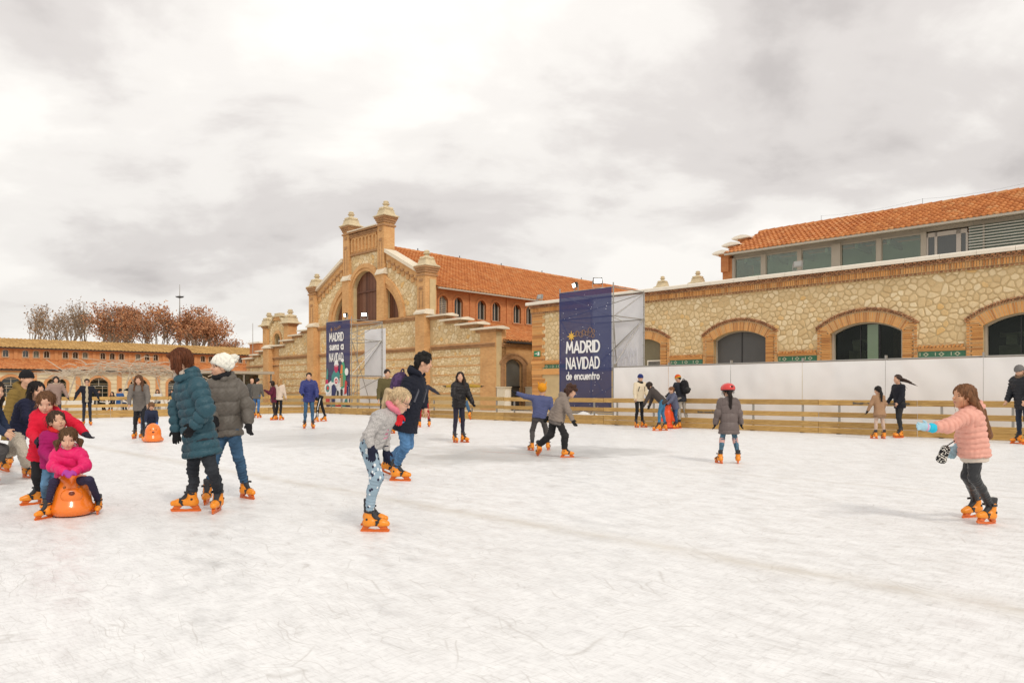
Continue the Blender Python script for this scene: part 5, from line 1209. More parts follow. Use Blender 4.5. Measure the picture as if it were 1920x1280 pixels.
def fabric(col, kind='plain'):
    key = 'cloth_%s_%.3f_%.3f_%.3f' % (kind, *col)
    if key in MATS: return MATS[key]
    m, nt, p = new_mat(key); v = objco(nt); n = tnoise(nt, v, 7, 6, .6); n2 = tnoise(nt, v, 90, 3)
    if kind == 'denim': c = ramp(nt, n, [(.3, tuple(x*.6 for x in col)), (.6, col), (.8, tuple(min(1, x*1.5 + .03) for x in col))])
    elif kind == 'heather': c = mixc(nt, .45, mixc(nt, n, tuple(x*.85 for x in col), tuple(min(1, x*1.1) for x in col)), ramp(nt, n2, [(.35, (.4,)*3), (.6, (1.25,)*3)]), 'MULTIPLY')
    else: c = mixc(nt, n, tuple(x*.78 for x in col), tuple(min(1, x*1.18) for x in col))
    if kind in ('birds', 'camo'):
        vo = nt.nodes.new('ShaderNodeTexVoronoi'); vo.inputs['Scale'].default_value = 24 if kind == 'birds' else 30; nt.links.new(mapping(nt, v, (1, 1, .8)), vo.inputs['Vector'])
        if kind == 'birds':
            c = mixc(nt, ramp(nt, vo.outputs['Distance'], [(.27, (1,)*3), (.31, (0,)*3)]), c, (.75, .78, .8))
            vo2 = nt.nodes.new('ShaderNodeTexVoronoi'); vo2.inputs['Scale'].default_value = 24; nt.links.new(mapping(nt, v, (1, 1, .8), (0, 0, 0), (.014, .01, .012)), vo2.inputs['Vector'])
            c = mixc(nt, ramp(nt, vo2.outputs['Distance'], [(.25, (1,)*3), (.28, (0,)*3)]), c, (.03, .03, .06))
        else: c = mixc(nt, ramp(nt, vo.outputs['Color'], [(.4, (0,)*3), (.55, (.7,)*3)]), c, tuple(x*.45 for x in col))
    nt.links.new(c, p.inputs['Base Color']); p.inputs['Roughness'].default_value = .5 if kind == 'puffer' else (.35 if kind == 'leather' else .88); p.inputs['Specular IOR Level'].default_value = .3
    bump(nt, p, n2 if kind not in ('puffer', 'leather') else tnoise(nt, v, 26, 4), .25 if kind != 'puffer' else .35, .006); MATS[key] = m; return m
def skin_mat(col=(.60, .36, .24)):
    key = 'skin_%.2f' % col[0]
    if key in MATS: return MATS[key]
    m, nt, p = new_mat(key); v = objco(nt); nt.links.new(mixc(nt, tnoise(nt, v, 11, 4), tuple(c*.9 for c in col), (min(1, col[0]*1.1), col[1]*1.02, col[2])), p.inputs['Base Color']); p.inputs['Roughness'].default_value = .5; p.inputs['Subsurface Weight'].default_value = .08; p.inputs['Subsurface Radius'].default_value = (.012, .005, .003); MATS[key] = m; return m
def hair_mat(col):
    key = 'hair_%.3f_%.3f' % (col[0], col[1])
    if key in MATS: return MATS[key]
    m, nt, p = new_mat(key); v = objco(nt); n = tnoise(nt, mapping(nt, v, (70, 70, 7)), 1, 5, .6)
    nt.links.new(ramp(nt, n, [(.3, tuple(c*.45 for c in col)), (.55, col), (.75, tuple(min(1, c*1.6 + .01) for c in col))]), p.inputs['Base Color']); p.inputs['Roughness'].default_value = .55; p.inputs['Specular IOR Level'].default_value = .22; bump(nt, p, n, .6, .01); MATS[key] = m; return m
M_orange = plain('skate_orange', (.80, .26, .012), .38, .1, 8, 0); M_blade = plain('blade_orange', (.66, .13, .01), .4, .12, 8); M_liner = plain('skate_liner', (.03, .03, .034), .7, .3); M_eye = plain('eye_dark', (.02, .012, .01), .2, .1); M_lip = plain('lips', (.42, .15, .12), .5, .1)
M_brow = {}
def skate_parts(h):
    f = F(.03); f.cone((0, -.045, .10), (0, -.05, .235), .058, .053).cone((0, -.075, .105), (0, .10, .098), .048, .046).cone((0, .09, .097), (0, .155, .092), .046, .036, .02)
    f.cut((0, 0, .066), (0, 0, -1)); f.cut((0, -.035, .25), (0, .35, 1)); f.ell((0, .05, .25), (.03, .06, .06), None, .02, True)
    P = {}; V, Q = surf_nets(f, h); P['skate'] = np_mesh('skate', V, Q)
    g = F(.02); g.cone((0, -.052, .20), (0, -.058, .30), .049, .054).cone((0, -.01, .19), (0, -.012, .29), .032, .028).cone((0, .06, .13), (0, .0, .19), .028, .03); g.cut((0, -.05, .31), (0, .2, 1)); V, Q = surf_nets(g, h); P['liner'] = np_mesh('liner', V, Q)
    def band(c, n, w, grow_):
        b = F(.03); b.p = [(q[0], q[1], q[2], q[3] + grow_, q[4] + grow_, q[5], q[6]) for q in f.p if q[0] == 'c']; n = nrm(n); b.cut(np.array(c) + n*w, n); b.cut(np.array(c) - n*w, -n); b.cut((0, 0, .07), (0, 0, -1)); V, Q = surf_nets(b, h*.8); return np_mesh('strap', V, Q)
    P['strap'] = band((0, -.05, .225), (0, .15, 1), .012, .007); P['strap2'] = band((0, .055, .1), (0, 1, -.45), .012, .007)
    b = MB(); b.box(-.066, -.052, -.03, .02, .214, .238); b.box(.052, .066, -.03, .02, .214, .238); b.box(-.058, -.044, .04, .08, .105, .13); b.box(.044, .058, .04, .08, .105, .13)
    for sx in (-1, 1): b.tube((sx*.05, -.06, .145), (sx*.062, -.06, .145), .013, 8)
    P['buckles'] = b.mesh('buckle', M_dark)
    b = MB(); b.prismx([(-.145, .0), (-.15, .018), (-.13, .036), (-.06, .034), (.02, .026), (.09, .032), (.165, .036), (.19, .03), (.185, .008), (.17, .0)], -.009, .009)
    b.prismx([(-.13, .0355), (-.115, .0675), (-.02, .0675), (-.065, .0335)], -.02, .02); b.prismx([(.09, .0325), (.05, .0675), (.145, .0675), (.165, .0355)], -.02, .02); b.box(-.024, .024, -.11, .15, .0675, .076)
    P['blade'] = b.mesh('blade', M_blade)
    for k, m in (('skate', M_orange), ('liner', M_liner), ('strap', M_dark), ('strap2', M_dark)): P[k].materials.append(m)
    return P
SK = {'near': skate_parts(.0075), 'far': skate_parts(.013)}
def skates(parent, A, base, lod, ks, scale_liner=True):
    """A: list of (ankle foot contact point, toe direction, up) in world"""
    P = SK[lod]
    for (loc, fw, up) in A:
        fw = nrm(fw); up = nrm(up - fw*(up @ fw)); rt = np.cross(fw, up); M = Matrix(((rt[0]*ks, fw[0]*ks, up[0]*ks, loc[0]-base[0]), (rt[1]*ks, fw[1]*ks, up[1]*ks, loc[1]-base[1]), (rt[2]*ks, fw[2]*ks, up[2]*ks, loc[2]-base[2]), (0, 0, 0, 1)))
        s = link_mesh('skate', P['skate'], parent); s.matrix_local = M
        for nm, k in (('liner', 'liner'), ('strap', 'strap'), ('strap', 'strap2'), ('buckle', 'buckles'), ('blade', 'blade')):
            o = link_mesh(nm, P[k], s)
            if nm == 'buckle': tag(o, kind='stuff')
AH = .20                                                  # ankle joint above the blade edge at scale 1
def limbtop(d): return d
def person(label, J, spec, group=None):
    """J: joints in world metres; spec: clothes"""
    S = spec['S']; g = spec.get('g', 1.0); h = spec['h']; near = h < .0105; base = V3(J['base'][0], J['base'][1], 0.0)
    L = {k: (np.asarray(v, float) - base if k not in ('F', 'hF', 'hU', 'dl', 'dr') else nrm(v)) for k, v in J.items() if k != 'feet'}
    pel, che, nek, hed = L['pel'], L['chest'], L['neck'], L['head']; T = nrm(che - pel); Fd = nrm(L['F'] - T*(L['F'] @ T)); Rt = np.cross(Fd, T)
    hF = L['hF']; hU = nrm(L.get('hU', V3(0, 0, 1)) - hF*(hF @ L.get('hU', V3(0, 0, 1)))); hR = np.cross(hF, hU); HR = np.stack([hR, hF, hU]); hs = spec.get('head', .232*S**.35)
    H = lambda x, y, z: hed + (hR*x + hF*y + hU*z)*hs
    seed = int(abs(base[0]*31 + base[1]*17)) % 9973; hand_h = max(h*.8, .0065)
    # --- body: one skin surface with head, neck, trunk, limbs and hands
    f = F(.03*S)
    f.ell(H(0, -.05, .13), V3(.335, .415, .365)*hs, HR).ell(H(0, .07, -.20), V3(.255, .29, .30)*hs, HR, .10*hs).cone(H(-.05, .22, -.42), H(.05, .22, -.42), .085*hs, .085*hs, .08*hs)
    f.cone(H(0, .345, .03), H(0, .425, -.10), .028*hs, .055*hs, .05*hs); f.ell(H(.15, .22, -.14), V3(.13, .12, .13)*hs, HR, .08*hs).ell(H(-.15, .22, -.14), V3(.13, .12, .13)*hs, HR, .08*hs)
    if near:
        for s in (-1, 1): f.ell(H(s*.15, .40, .01), V3(.085, .075, .06)*hs, HR, .06*hs, True); f.ell(H(s*.33, -.03, -.05), V3(.045, .10, .14)*hs, HR, .03*hs)
        f.cone(H(-.07, .325, -.26), H(.07, .325, -.26), .034*hs, .034*hs, .05*hs)
    else:
        for s in (-1, 1): f.ell(H(s*.33, -.03, -.05), V3(.05, .10, .14)*hs, HR, .03*hs)
    f.cone(nek - T*.03*S, hed - hU*.22*hs - hF*.06*hs, .052*S, .050*S)
    f.cone(pel, che, .085*S, .10*S); f.cone(L['sl']*.8 + che*.2, L['sr']*.8 + che*.2, .045*S, .045*S)
    for s in 'lr':
        f.cone(L['s'+s], L['e'+s], .038*S, .033*S); f.cone(L['e'+s], L['w'+s], .033*S, .024*S); f.cone(pel*.3 + L['h'+s]*.7, L['k'+s], .044*S, .030*S); f.cone(L['k'+s], L['a'+s], .030*S, .024*S)
    hands = {}
    for s, sg in (('l', -1), ('r', 1)):
        d = L.get('d'+s); d = nrm(L['w'+s] - L['e'+s]) if d is None else d; th = Fd - d*(Fd @ d)
        if np.linalg.norm(th) < .35: th = V3(0, 0, 1) - d*d[2]
        th = nrm(th); n = np.cross(d, th) * sg; hands[s] = (L['w'+s], d, th, n)
    HS = S**.8
    def hand(ff, w, d, th, n, fat):
        ff.cone(w - d*.01, w + d*.035*HS, .024*HS*fat, .028*HS*fat, .02*HS); ff.ell(w + d*.05*HS, V3(.036, .045, .020)*HS*fat, np.stack([th, d, n]), .012*HS)
        for i, (o, ln) in enumerate(((.027, .068), (.009, .078), (-.009, .072), (-.026, .056))):
            b = w + d*.082*HS + th*o*HS; m = b + (d*.55 + n*.12)*ln*HS + th*o*.25*HS; e = m + (d*.40 + n*.30)*ln*HS; ff.cone(b, m, .0092*HS*fat, .0088*HS*fat, .004); ff.cone(m, e, .0088*HS*fat, .0075*HS*fat, .003)
        b = w + d*.025*HS + th*.026*HS; m = b + (d*.6 + th*.75)*.038*HS + n*.006; ff.cone(b, m, .0115*HS*fat, .010*HS*fat, .012*HS); ff.cone(m, m + (d*.85 + th*.35)*.030*HS, .010*HS*fat, .0085*HS*fat, .004)
    gl = spec.get('glove')
    for s in 'lr': hand(f, *hands[s], .8 if gl else 1.0)
    sk = skin_mat(spec.get('skin', (.60, .36, .24)))
    body = grow('person', f, h, sk, None); body.location = base; tag(body, label, 'person', group)
    # --- face details
    turned = hF @ nrm(V3(0, 0, 1.2) - (hed + base)) > -.35
    if spec.get('face', near) and turned:
        hcol = spec['hair'][1]
        for s in (-1, 1):
            b = MB(); K = 8; c = [(H(s*(.145 + .075*math.cos(2*math.pi*k/K)), 0, .0 + .028*math.sin(2*math.pi*k/K))) for k in range(K)]
            for nm, (ex_, ez_, rx, rz, ra, mt) in {'eye': (.15, .005, .058, .026, .03, M_eye), 'eyebrow': (.155, .085, .085, .016, .03, hair_mat(tuple(x*.7 for x in hcol)))}.items():
                # find the skin surface in front
                t = np.linspace(.55, .15, 60); P = np.array([H(s*ex_, y, ez_) for y in t]); dd = f(P.astype(np.float32)); i = int(np.argmax(dd < 0)); c = P[i]
                e = F(.01); e.ell(c, V3(rx, ra*(.9 if nm == 'eye' else .7), rz)*hs, HR); grow(nm, e, max(.0032, hs*.017), mt, body)
        t = np.linspace(.55, .15, 60); P = np.array([H(0, y, -.265) for y in t]); dd = f(P.astype(np.float32)); c = P[int(np.argmax(dd < 0))]
        e = F(.01); e.ell(c, V3(.10, .035, .026)*hs, HR); grow('mouth', e, .0038, M_lip, body)
        if spec.get('glasses'):
            b = MB()
            for s in (-1, 1):
                P = [H(s*(.155 + .10*math.cos(a)), .40, .0 + .075*math.sin(a)) for a in np.linspace(0, 6.283, 15)]
                for a_, b_ in zip(P, P[1:]): b.tube(a_, b_, .0022, 4)
                b.tube(H(s*.25, .39, .03), H(s*.345, -.02, .04), .0022, 4)
            b.tube(H(-.055, .41, .02), H(.055, .41, .02), .0022, 4)
            b.build('glasses', M_dark, body)
    if spec.get('sunglasses'):
        e = F(.005); e.ell(H(.15, .36, .01), V3(.11, .05, .075)*hs, HR).ell(H(-.15, .36, .01), V3(.11, .05, .075)*hs, HR); grow('sunglasses', e, .008, M_dark, body)
    # --- trousers
    tw = spec.get('tw', 1.0); tcol = spec['trousers']; tk = spec.get('tkind', 'plain'); hem_t = spec.get('cuff', .10)
    f2 = F(.035*S)
    f2.cone(L['hl'] + T*.03*S, L['hr'] + T*.03*S, .086*S*g, .086*S*g); f2.cone(pel - T*.01*S, pel + T*.10*S, .088*S*g, .08*S*g)
    for s in 'lr':
        k_, a_, h_ = L['k'+s], L['a'+s], L['h'+s]; cal = k_*.62 + a_*.38; end = k_*hem_t + a_*(1-hem_t); bk = nrm(np.cross(np.cross(nrm(a_-k_), Fd), nrm(a_-k_))); 
        f2.cone(h_, k_, .082*S*g, .056*S*tw, .04*S); f2.cone(k_, cal - Fd*.012*S, .058*S*tw, .055*S*tw, .03*S); f2.cone(cal - Fd*.012*S, end, .055*S*tw, .043*S*tw*(1.15 if tw > 1.15 else 1), .02*S); f2.cut(end + nrm(a_-k_)*.01, nrm(a_-k_)) if False else None
    def folds(V, pts, amp, fr=150.0):                     # creases bunching at knees, ankles and elbows
        o = np.zeros(len(V))
        for p, ax, rad in pts:
            u = nrm(ax); q = V - p; al = q @ u; o += amp*S*np.sin(al*fr/S + 2.2*wob(V, seed+7, 22)) * np.exp(-(np.linalg.norm(q, axis=1)/(rad*S))**2)
        return o
    kp = [(L['k'+s], L['a'+s]-L['k'+s], .15) for s in 'lr'] + [(L['a'+s]*.75 + L['k'+s]*.25, L['a'+s]-L['k'+s], .14) for s in 'lr'] + [(L['h'+s], L['k'+s]-L['h'+s], .13) for s in 'lr']
    dsp = (lambda V: .007*S*wob(V, seed, 30) + .003*S*wob(V, seed+1, 80) + folds(V, kp, .0065)) if tk not in ('tight', 'birds', 'camo', 'leather') else (lambda V: .003*S*wob(V, seed, 45) + folds(V, kp, .004))
    if not spec.get('fulldress'): 
        to = grow('trousers', f2, h, fabric(tcol, tk), body, dsp)
        if spec.get('knee'):
            for s in 'lr':
                e = F(.02); c = L['k'+s]*.9 + L['a'+s]*.1; u = nrm(L['a'+s]-L['k'+s]); e.cone(c - u*.05, c + u*.06, .066*S, .062*S); e.cut(c - u*.05, -u); e.cut(c + u*.05, u); grow('knee_pad', e, h, fabric(spec['knee']), body, lambda V: .003*wob(V, seed, 40))
        if spec.get('stripe'):
            for s in 'lr':
                out = Rt * (1 if s == 'r' else -1); b = MB(); b.tube((L['h'+s] + out*.078*S), (L['k'+s] + out*.052*S), .014*S, 5); b.tube((L['k'+s] + out*.052*S), (L['a'+s] + out*.044*S), .014*S, 5); b.build('side_stripe', fabric((.75, .74, .72)), body)
    # --- jacket
    jc, jk = spec['jacket'], spec.get('jkind', 'plain'); hem = spec.get('hem', .08)*S; jw = spec.get('jw', 1.0)*g; fl = spec.get('flare', 1.0)
    f3 = F(.05*S); cl, cr = che*.5 + L['sl']*.5 - T*.03*S, che*.5 + L['sr']*.5 - T*.03*S
    wl, wr = pel*.45 + L['hl']*.55 + T*.10*S, pel*.45 + L['hr']*.55 + T*.10*S
    legdir = nrm((L['kl'] + L['kr'])/2 - pel); hd = nrm(-T*.45 + legdir*.55) if hem > .15*S else -T
    for a, w_, hp in ((cl, wl, L['hl']), (cr, wr, L['hr'])):
        f3.cone(a, w_, .118*S*jw, .108*S*jw); f3.cone(w_, pel*.35 + hp*.65 + hd*hem, .108*S*jw, .118*S*jw*fl)
    f3.cone(che + Fd*.035*S, pel + Fd*.02*S + T*.05*S, .105*S*jw, .105*S*jw); f3.cone(L['sl'], L['sr'], .062*S*jw, .062*S*jw, .05*S); f3.cone(nek - T*.09*S, nek - T*.045*S, .085*S*jw, .066*S)
    aw = spec.get('aw', 1.0)*S
    for s in 'lr':
        sl_ = spec.get('sleeve', .96); end = L['w'+s]*sl_ + L['e'+s]*(1-sl_); f3.cone(L['s'+s], L['e'+s], .066*aw, .057*aw, .035*S); f3.cone(L['e'+s], end, .057*aw, .043*aw, .03*S)
    hood = spec.get('hood')
    if hood: 
        c = nek - Fd*.07*S + T*.005*S; f3.ell(c, V3(.115, .065, .08)*S, np.stack([Rt, Fd, T]), .03*S); f3.ell(c + T*.05*S + Fd*.02*S, V3(.085, .05, .05)*S, np.stack([Rt, Fd, T]), .02*S, True); f3.cone(nek + Fd*.05*S - T*.02*S + Rt*.06*S, nek - Fd*.06*S + Rt*.07*S, .030*S, .045*S, .02*S); f3.cone(nek + Fd*.05*S - T*.02*S - Rt*.06*S, nek - Fd*.06*S - Rt*.07*S, .030*S, .045*S, .02*S)
    f3.cut(pel + hd*(hem + .03*S), hd)
    if jk == 'puffer':
        sp = spec.get('quilt', .075)*S
        arms = [(L['s'+s], L['e'+s], L['w'+s]) for s in 'lr']
        def dsp3(V):
            d0 = np.full(len(V), 9.); co = (V - pel) @ T
            tor = np.minimum(np.linalg.norm(np.cross(V - pel, T), axis=1) - .15*S, 9)
            for a, e_, w_ in arms:
                for p_, q_, off in ((a, e_, 0), (e_, w_, np.linalg.norm(e_-a))):
                    ba = q_-p_; l = np.linalg.norm(ba); t = np.clip((V-p_) @ ba / (l*l + 1e-9), 0, 1); dd = np.linalg.norm(V - p_ - t[:, None]*ba, axis=1) - .055*S; m = dd < np.minimum(tor, d0); co = np.where(m, off + t*l, co); d0 = np.where(m, dd, d0)
            q = np.abs(np.sin(math.pi * (co + .006*wob(V, seed+5, 12)) / sp)); return .026*S*(q**.36 - .72) + .006*S*wob(V, seed, 44) + .003*S*wob(V, seed+2, 95) + .010*S
    else:
        ep = [(L['e'+s], L['w'+s]-L['e'+s], .13) for s in 'lr'] + [(L['s'+s]*.8 + L['e'+s]*.2, L['e'+s]-L['s'+s], .11) for s in 'lr'] + [(pel + T*.10*S, T + Rt*.3, .22)]
        dsp3 = lambda V: .005*S*wob(V, seed, 20) + .0025*S*wob(V, seed+1, 55) + folds(V, ep, .0075, 110.)
    jo = grow('jacket', f3, h, fabric(jc, jk), body, dsp3)
    def on(fn, p, d, far=.5):
        t = np.linspace(far, 0, 90); P = p + t[:, None]*d; dd = fn(P.astype(np.float32)); return P[int(np.argmax(dd < 0))]
    if spec.get('zip'):
        b = MB(); pts = [on(f3, nek*(1-t) + (pel + hd*hem)*t, Fd) for t in np.linspace(.06, .97, 12)]
        for p, q in zip(pts, pts[1:]): b.tube(p + Fd*.004, q + Fd*.004, .008*S, 5)
        b.build('zip', fabric(spec['zip']), jo)
    if spec.get('pockets'):
        for s in (-1, 1):
            p = on(f3, pel + T*.06*S + Rt*s*.10*S, nrm(Fd + Rt*s*.35)); q = on(f3, pel + T*.035*S + Rt*s*.155*S, nrm(Fd*.8 + Rt*s*.6)); b = MB(); b.tube(p, q, .011*S, 5); b.build('pocket_flap', fabric(tuple(c*.6 for c in jc)), jo)
    if spec.get('print'):
        p = on(f3, pel + T*.17*S, Fd); e = F(.02); e.ell(p - Fd*.012, V3(.085, .02, .10)*S, np.stack([Rt, Fd, T])); e.ell(p - Fd*.012 + Rt*.05*S + T*.08*S, V3(.05, .02, .05)*S, np.stack([Rt, Fd, T])); grow('print', e, h, fabric(spec['print'], 'camo'), jo)
    if spec.get('front'):                                  # open jacket showing the sweater
        e = F(.04*S); e.cone(che + Fd*.085*S + T*.03*S, pel + Fd*.075*S - T*.02*S, .07*S, .08*S); e.cone(che + Fd*.08*S, nek + Fd*.03*S, .06*S, .055*S); grow('sweater', e, h, fabric(spec['front']), body, lambda V: .004*wob(V, seed, 40))
    if spec.get('fur'):
        e = F(.03*S); c = nek - Fd*.04*S + T*.04*S
        for k in range(9):
            a = math.pi*2*k/9; e.cone(c + Rt*.10*S*math.cos(a) + Fd*.09*S*math.sin(a) + T*.04*S*(-math.sin(a)), c + Rt*.10*S*math.cos(a+.7) + Fd*.09*S*math.sin(a+.7) - T*.04*S*math.sin(a+.7), .042*S, .042*S, .02)
        grow('fur_trim', e, h, fabric(spec['fur'], 'heather'), jo, lambda V: .012*S*wob(V, seed+2, 130))
    if spec.get('skirt_trim'):
        e = F(.05*S); c0 = pel + hd*(hem + .035*S)
        e.cone(c0 + (L['hl']-pel)*.7, c0 + (L['hr']-pel)*.7, .105*S*jw*fl, .105*S*jw*fl); e.cut(c0 + hd*.06*S, hd); e.cut(c0 - hd*.01*S, -hd); grow('hem_band', e, h, fabric(spec['skirt_trim']), body, lambda V: .008*S*wob(V, seed+3, 60))
    if spec.get('scarf'):
        e = F(.02*S)
        for k in range(8):
            a, b_ = 2*math.pi*k/8, 2*math.pi*(k+1)/8; q = lambda t: nek + T*.025*S + Rt*.068*S*math.cos(t) + Fd*(.070*math.sin(t) + .012)*S - T*.018*S*math.sin(t); e.cone(q(a), q(b_), .034*S, .034*S)
        if spec.get('scarf_tail'): e.cone(nek + Fd*.10*S, nek + Fd*.13*S - V3(0, 0, 1)*.10*S, .035*S, .045*S)
        grow('scarf', e, h, fabric(spec['scarf'], 'camo' if spec.get('scarf2') else 'plain'), body, lambda V: .006*S*wob(V, seed+4, 60))
    # --- gloves
    if gl:
        for s in 'lr':
            c = spec.get('glove_' + s, gl)
            if c is None: continue
            e = F(.02); w, d, th, n = hands[s]; hand(e, w, d, th, n, 1.25); e.cone(w - d*.05*S, w + d*.01, .036*S, .030*S, .02); e.cut(w - d*.05*S, -d); go = grow('glove', e, hand_h if near else h*.8, fabric(c), body, lambda V: .0015*wob(V, seed, 90))
            if spec.get('cuff_ring') and s == spec.get('cuff_side', 'l'):
                e = F(.02); e.cone(w - d*.06*S, w - d*.002*S, .052*S, .048*S); e.cut(w - d*.075*S, -d); e.cut(w + d*.004*S, d); grow('glove_cuff', e, hand_h, fabric(spec['cuff_ring']), go, lambda V: .004*wob(V, 3, 90))
                e = F(.02); e.cone(w + d*.018*S, w + d*.034*S, .046*S, .046*S); e.cut(w + d*.018*S, -d); e.cut(w + d*.034*S, d); grow('glove_band', e, hand_h, fabric((.75, .35, .55)), go)
    # --- hair and head wear
    style, hc = spec['hair']; UP = V3(0, 0, 1)
    if style != 'none':
        e = F(.09*hs); e.ell(H(0, -.08, .155), (V3(.385, .455, .40) if style != 'pony' else V3(.362, .440, .385))*hs*(.94 if spec.get('hat') else 1), HR)
        sc = hs; dn = -UP
        if style in ('long', 'wind', 'front'):
            for s in (-1, 1):
                dr_ = spec.get('drift', .16); a = H(s*.32, -.08, .02); l1 = a + dn*.55*sc + hR*s*.05*sc - hF*(.02 + dr_*.4)*sc; l2 = a + dn*spec.get('hl', 1.15)*sc - hF*dr_*sc + hR*s*.06*sc
                if style == 'wind': l1, l2 = a + V3(.5, .1, -.28 - .26*s)*sc, a + V3(1.55, .25, -.75 - .42*s)*sc
                wk = .6 if style == 'wind' else 1; e.cone(a, l1, .15*sc, .155*sc*wk); e.cone(l1, l2, .155*sc*wk, .07*sc*wk**2)
                if style == 'front': b = H(s*.36, .06, .0); e.cone(b, b + dn*1.15*sc + hR*s*.06*sc + hF*.10*sc, .085*sc, .10*sc)
            dr_ = spec.get('drift', .16); a = H(0, -.32, -.02); l1 = a + dn*.6*sc - hF*dr_*.5*sc; l2 = a + dn*spec.get('hl', 1.15)*sc*1.05 - hF*dr_*sc
            if style == 'wind': l1, l2 = a + V3(.8, -.1, -.24)*sc, a + V3(2.1, 0, -.78)*sc
            wk = .62 if style == 'wind' else 1; e.cone(a, l1, .25*sc, .24*sc*wk); e.cone(l1, l2, .24*sc*wk, .10*sc*wk**2 if dr_ < .5 else .17*sc)
        elif style == 'bob':
            for s in (-1, 1): a = H(s*.30, -.02, .05); e.cone(a, a + dn*.50*sc - hF*.02*sc, .17*sc, .13*sc); b = H(s*.27, .20, .10); e.cone(b, b + dn*.36*sc, .10*sc, .07*sc)
            a = H(0, -.30, .0); e.cone(a, a + dn*.55*sc, .24*sc, .17*sc); e.cone(H(-.18, .30, .33), H(.18, .30, .30), .09*sc, .09*sc)
        elif style in ('pony', 'pigtails', 'braid'):
            e.cone(H(0, -.30, .0), H(0, -.34, -.20), .20*sc, .13*sc)
            if style == 'pony': hz = nrm(V3(hF[0], hF[1], 0)); a = H(0, -.50, .20); b = a - hz*.20*sc; c = b + dn*.50*sc - hz*.12*sc; d = c + dn*.55*sc - hz*.16*sc; e.cone(a, b, .09*sc, .15*sc, .03*sc); e.cone(b, c, .15*sc, .13*sc, .05*sc); e.cone(c, d, .13*sc, .03*sc, .05*sc)
            elif style == 'pigtails':
                for s in (-1, 1): a = H(s*.38, -.10, -.10); b = a + hR*s*.12*sc + dn*.12*sc; e.cone(a, b, .09*sc, .12*sc, .04*sc); e.cone(b, b + dn*.40*sc, .12*sc, .05*sc, .05*sc)
            else: a = H(0, -.46, .05); b = a + dn*.55*sc - hF*.26*sc; e.cone(a, b, .15*sc, .17*sc, .05*sc); e.cone(b, b + dn*.95*sc - hF*.08*sc, .17*sc, .07*sc)
        elif style == 'curly':
            r = random.Random(seed)
            for k in range(26):
                a, b = r.uniform(0, 6.28), r.uniform(-.5, 1.4); e.ell(H(.40*math.cos(a)*math.cos(b), -.06 + .46*math.sin(a)*math.cos(b), .12 + .42*math.sin(b)), V3(.13, .13, .12)*sc, None, .05*sc)
            e.cone(H(-.2, -.35, -.1), H(-.15, -.32, -.45), .2*sc, .15*sc); e.cone(H(.2, -.35, -.1), H(.15, -.32, -.45), .2*sc, .15*sc)
        else: e.cone(H(0, -.32, .05), H(0, -.36, -.18), .22*sc, .15*sc)
        face_cut = F(.01); fr = spec.get('fringe', .36)
        e.ell(H(0, .52, -.16), V3(.30, .36, .16 + fr)*hs, HR, .06*hs, True)
        if style in ('short', 'curly'): e.ell(H(.36, .06, -.22), V3(.16, .22, .24)*hs, HR, .05*hs, True); e.ell(H(-.36, .06, -.22), V3(.16, .22, .24)*hs, HR, .05*hs, True)
        hx, hz_ = hR, hF
        def hd_(V):
            a = np.arctan2((V - hed) @ hx, (V - hed) @ hz_); z = (V - hed) @ UP
            return hs*(.022*np.sin(a*13 + 1.2*z/hs + 1.6*wob(V, seed, 10)) + .016*np.sin(a*31 + 2*wob(V, seed+1, 16)) + .010*np.sin(a*67 + 2*wob(V, seed+2, 20))) if style != 'curly' else hs*.03*wob(V, seed, 120)
        grow('hair', e, .0062 if near else h, hair_mat(hc), body, hd_)
        if near and style in ('long', 'bob', 'pony', 'pigtails', 'braid', 'wind'):       # loose strands that break the outline
            b = MB(); r = random.Random(seed)
            V = np.array([v.co[:] for v in bpy.data.objects[-1].data.vertices]) if False else None
            for k in range(110 if spec.get('drift', 0) < .5 else 40):
                a = r.uniform(-2.6, 2.6); s_ = H(.40*math.sin(a)*(1 if abs(a) < 3 else 1), -.08 - .46*math.cos(a)*.95, r.uniform(-.12, .40)); ll = r.uniform(.25, .8)*hs if style in ('long', 'bob') else r.uniform(.1, .3)*hs
                if (s_ - hed) @ hF > .18*hs: continue
                m_ = s_ + dn*ll*.5 + (s_-hed)*.06 + V3(r.gauss(0, .008), r.gauss(0, .008), 0); b.tube(s_, m_, .0022, 3, .0018); b.tube(m_, m_ + dn*ll*.5 + V3(r.gauss(0, .014), r.gauss(0, .014), 0), .0018, 3, .0008)
            if b.v: tag(b.build('loose_strands', hair_mat(hc), body), kind='stuff')
    hat = spec.get('hat')
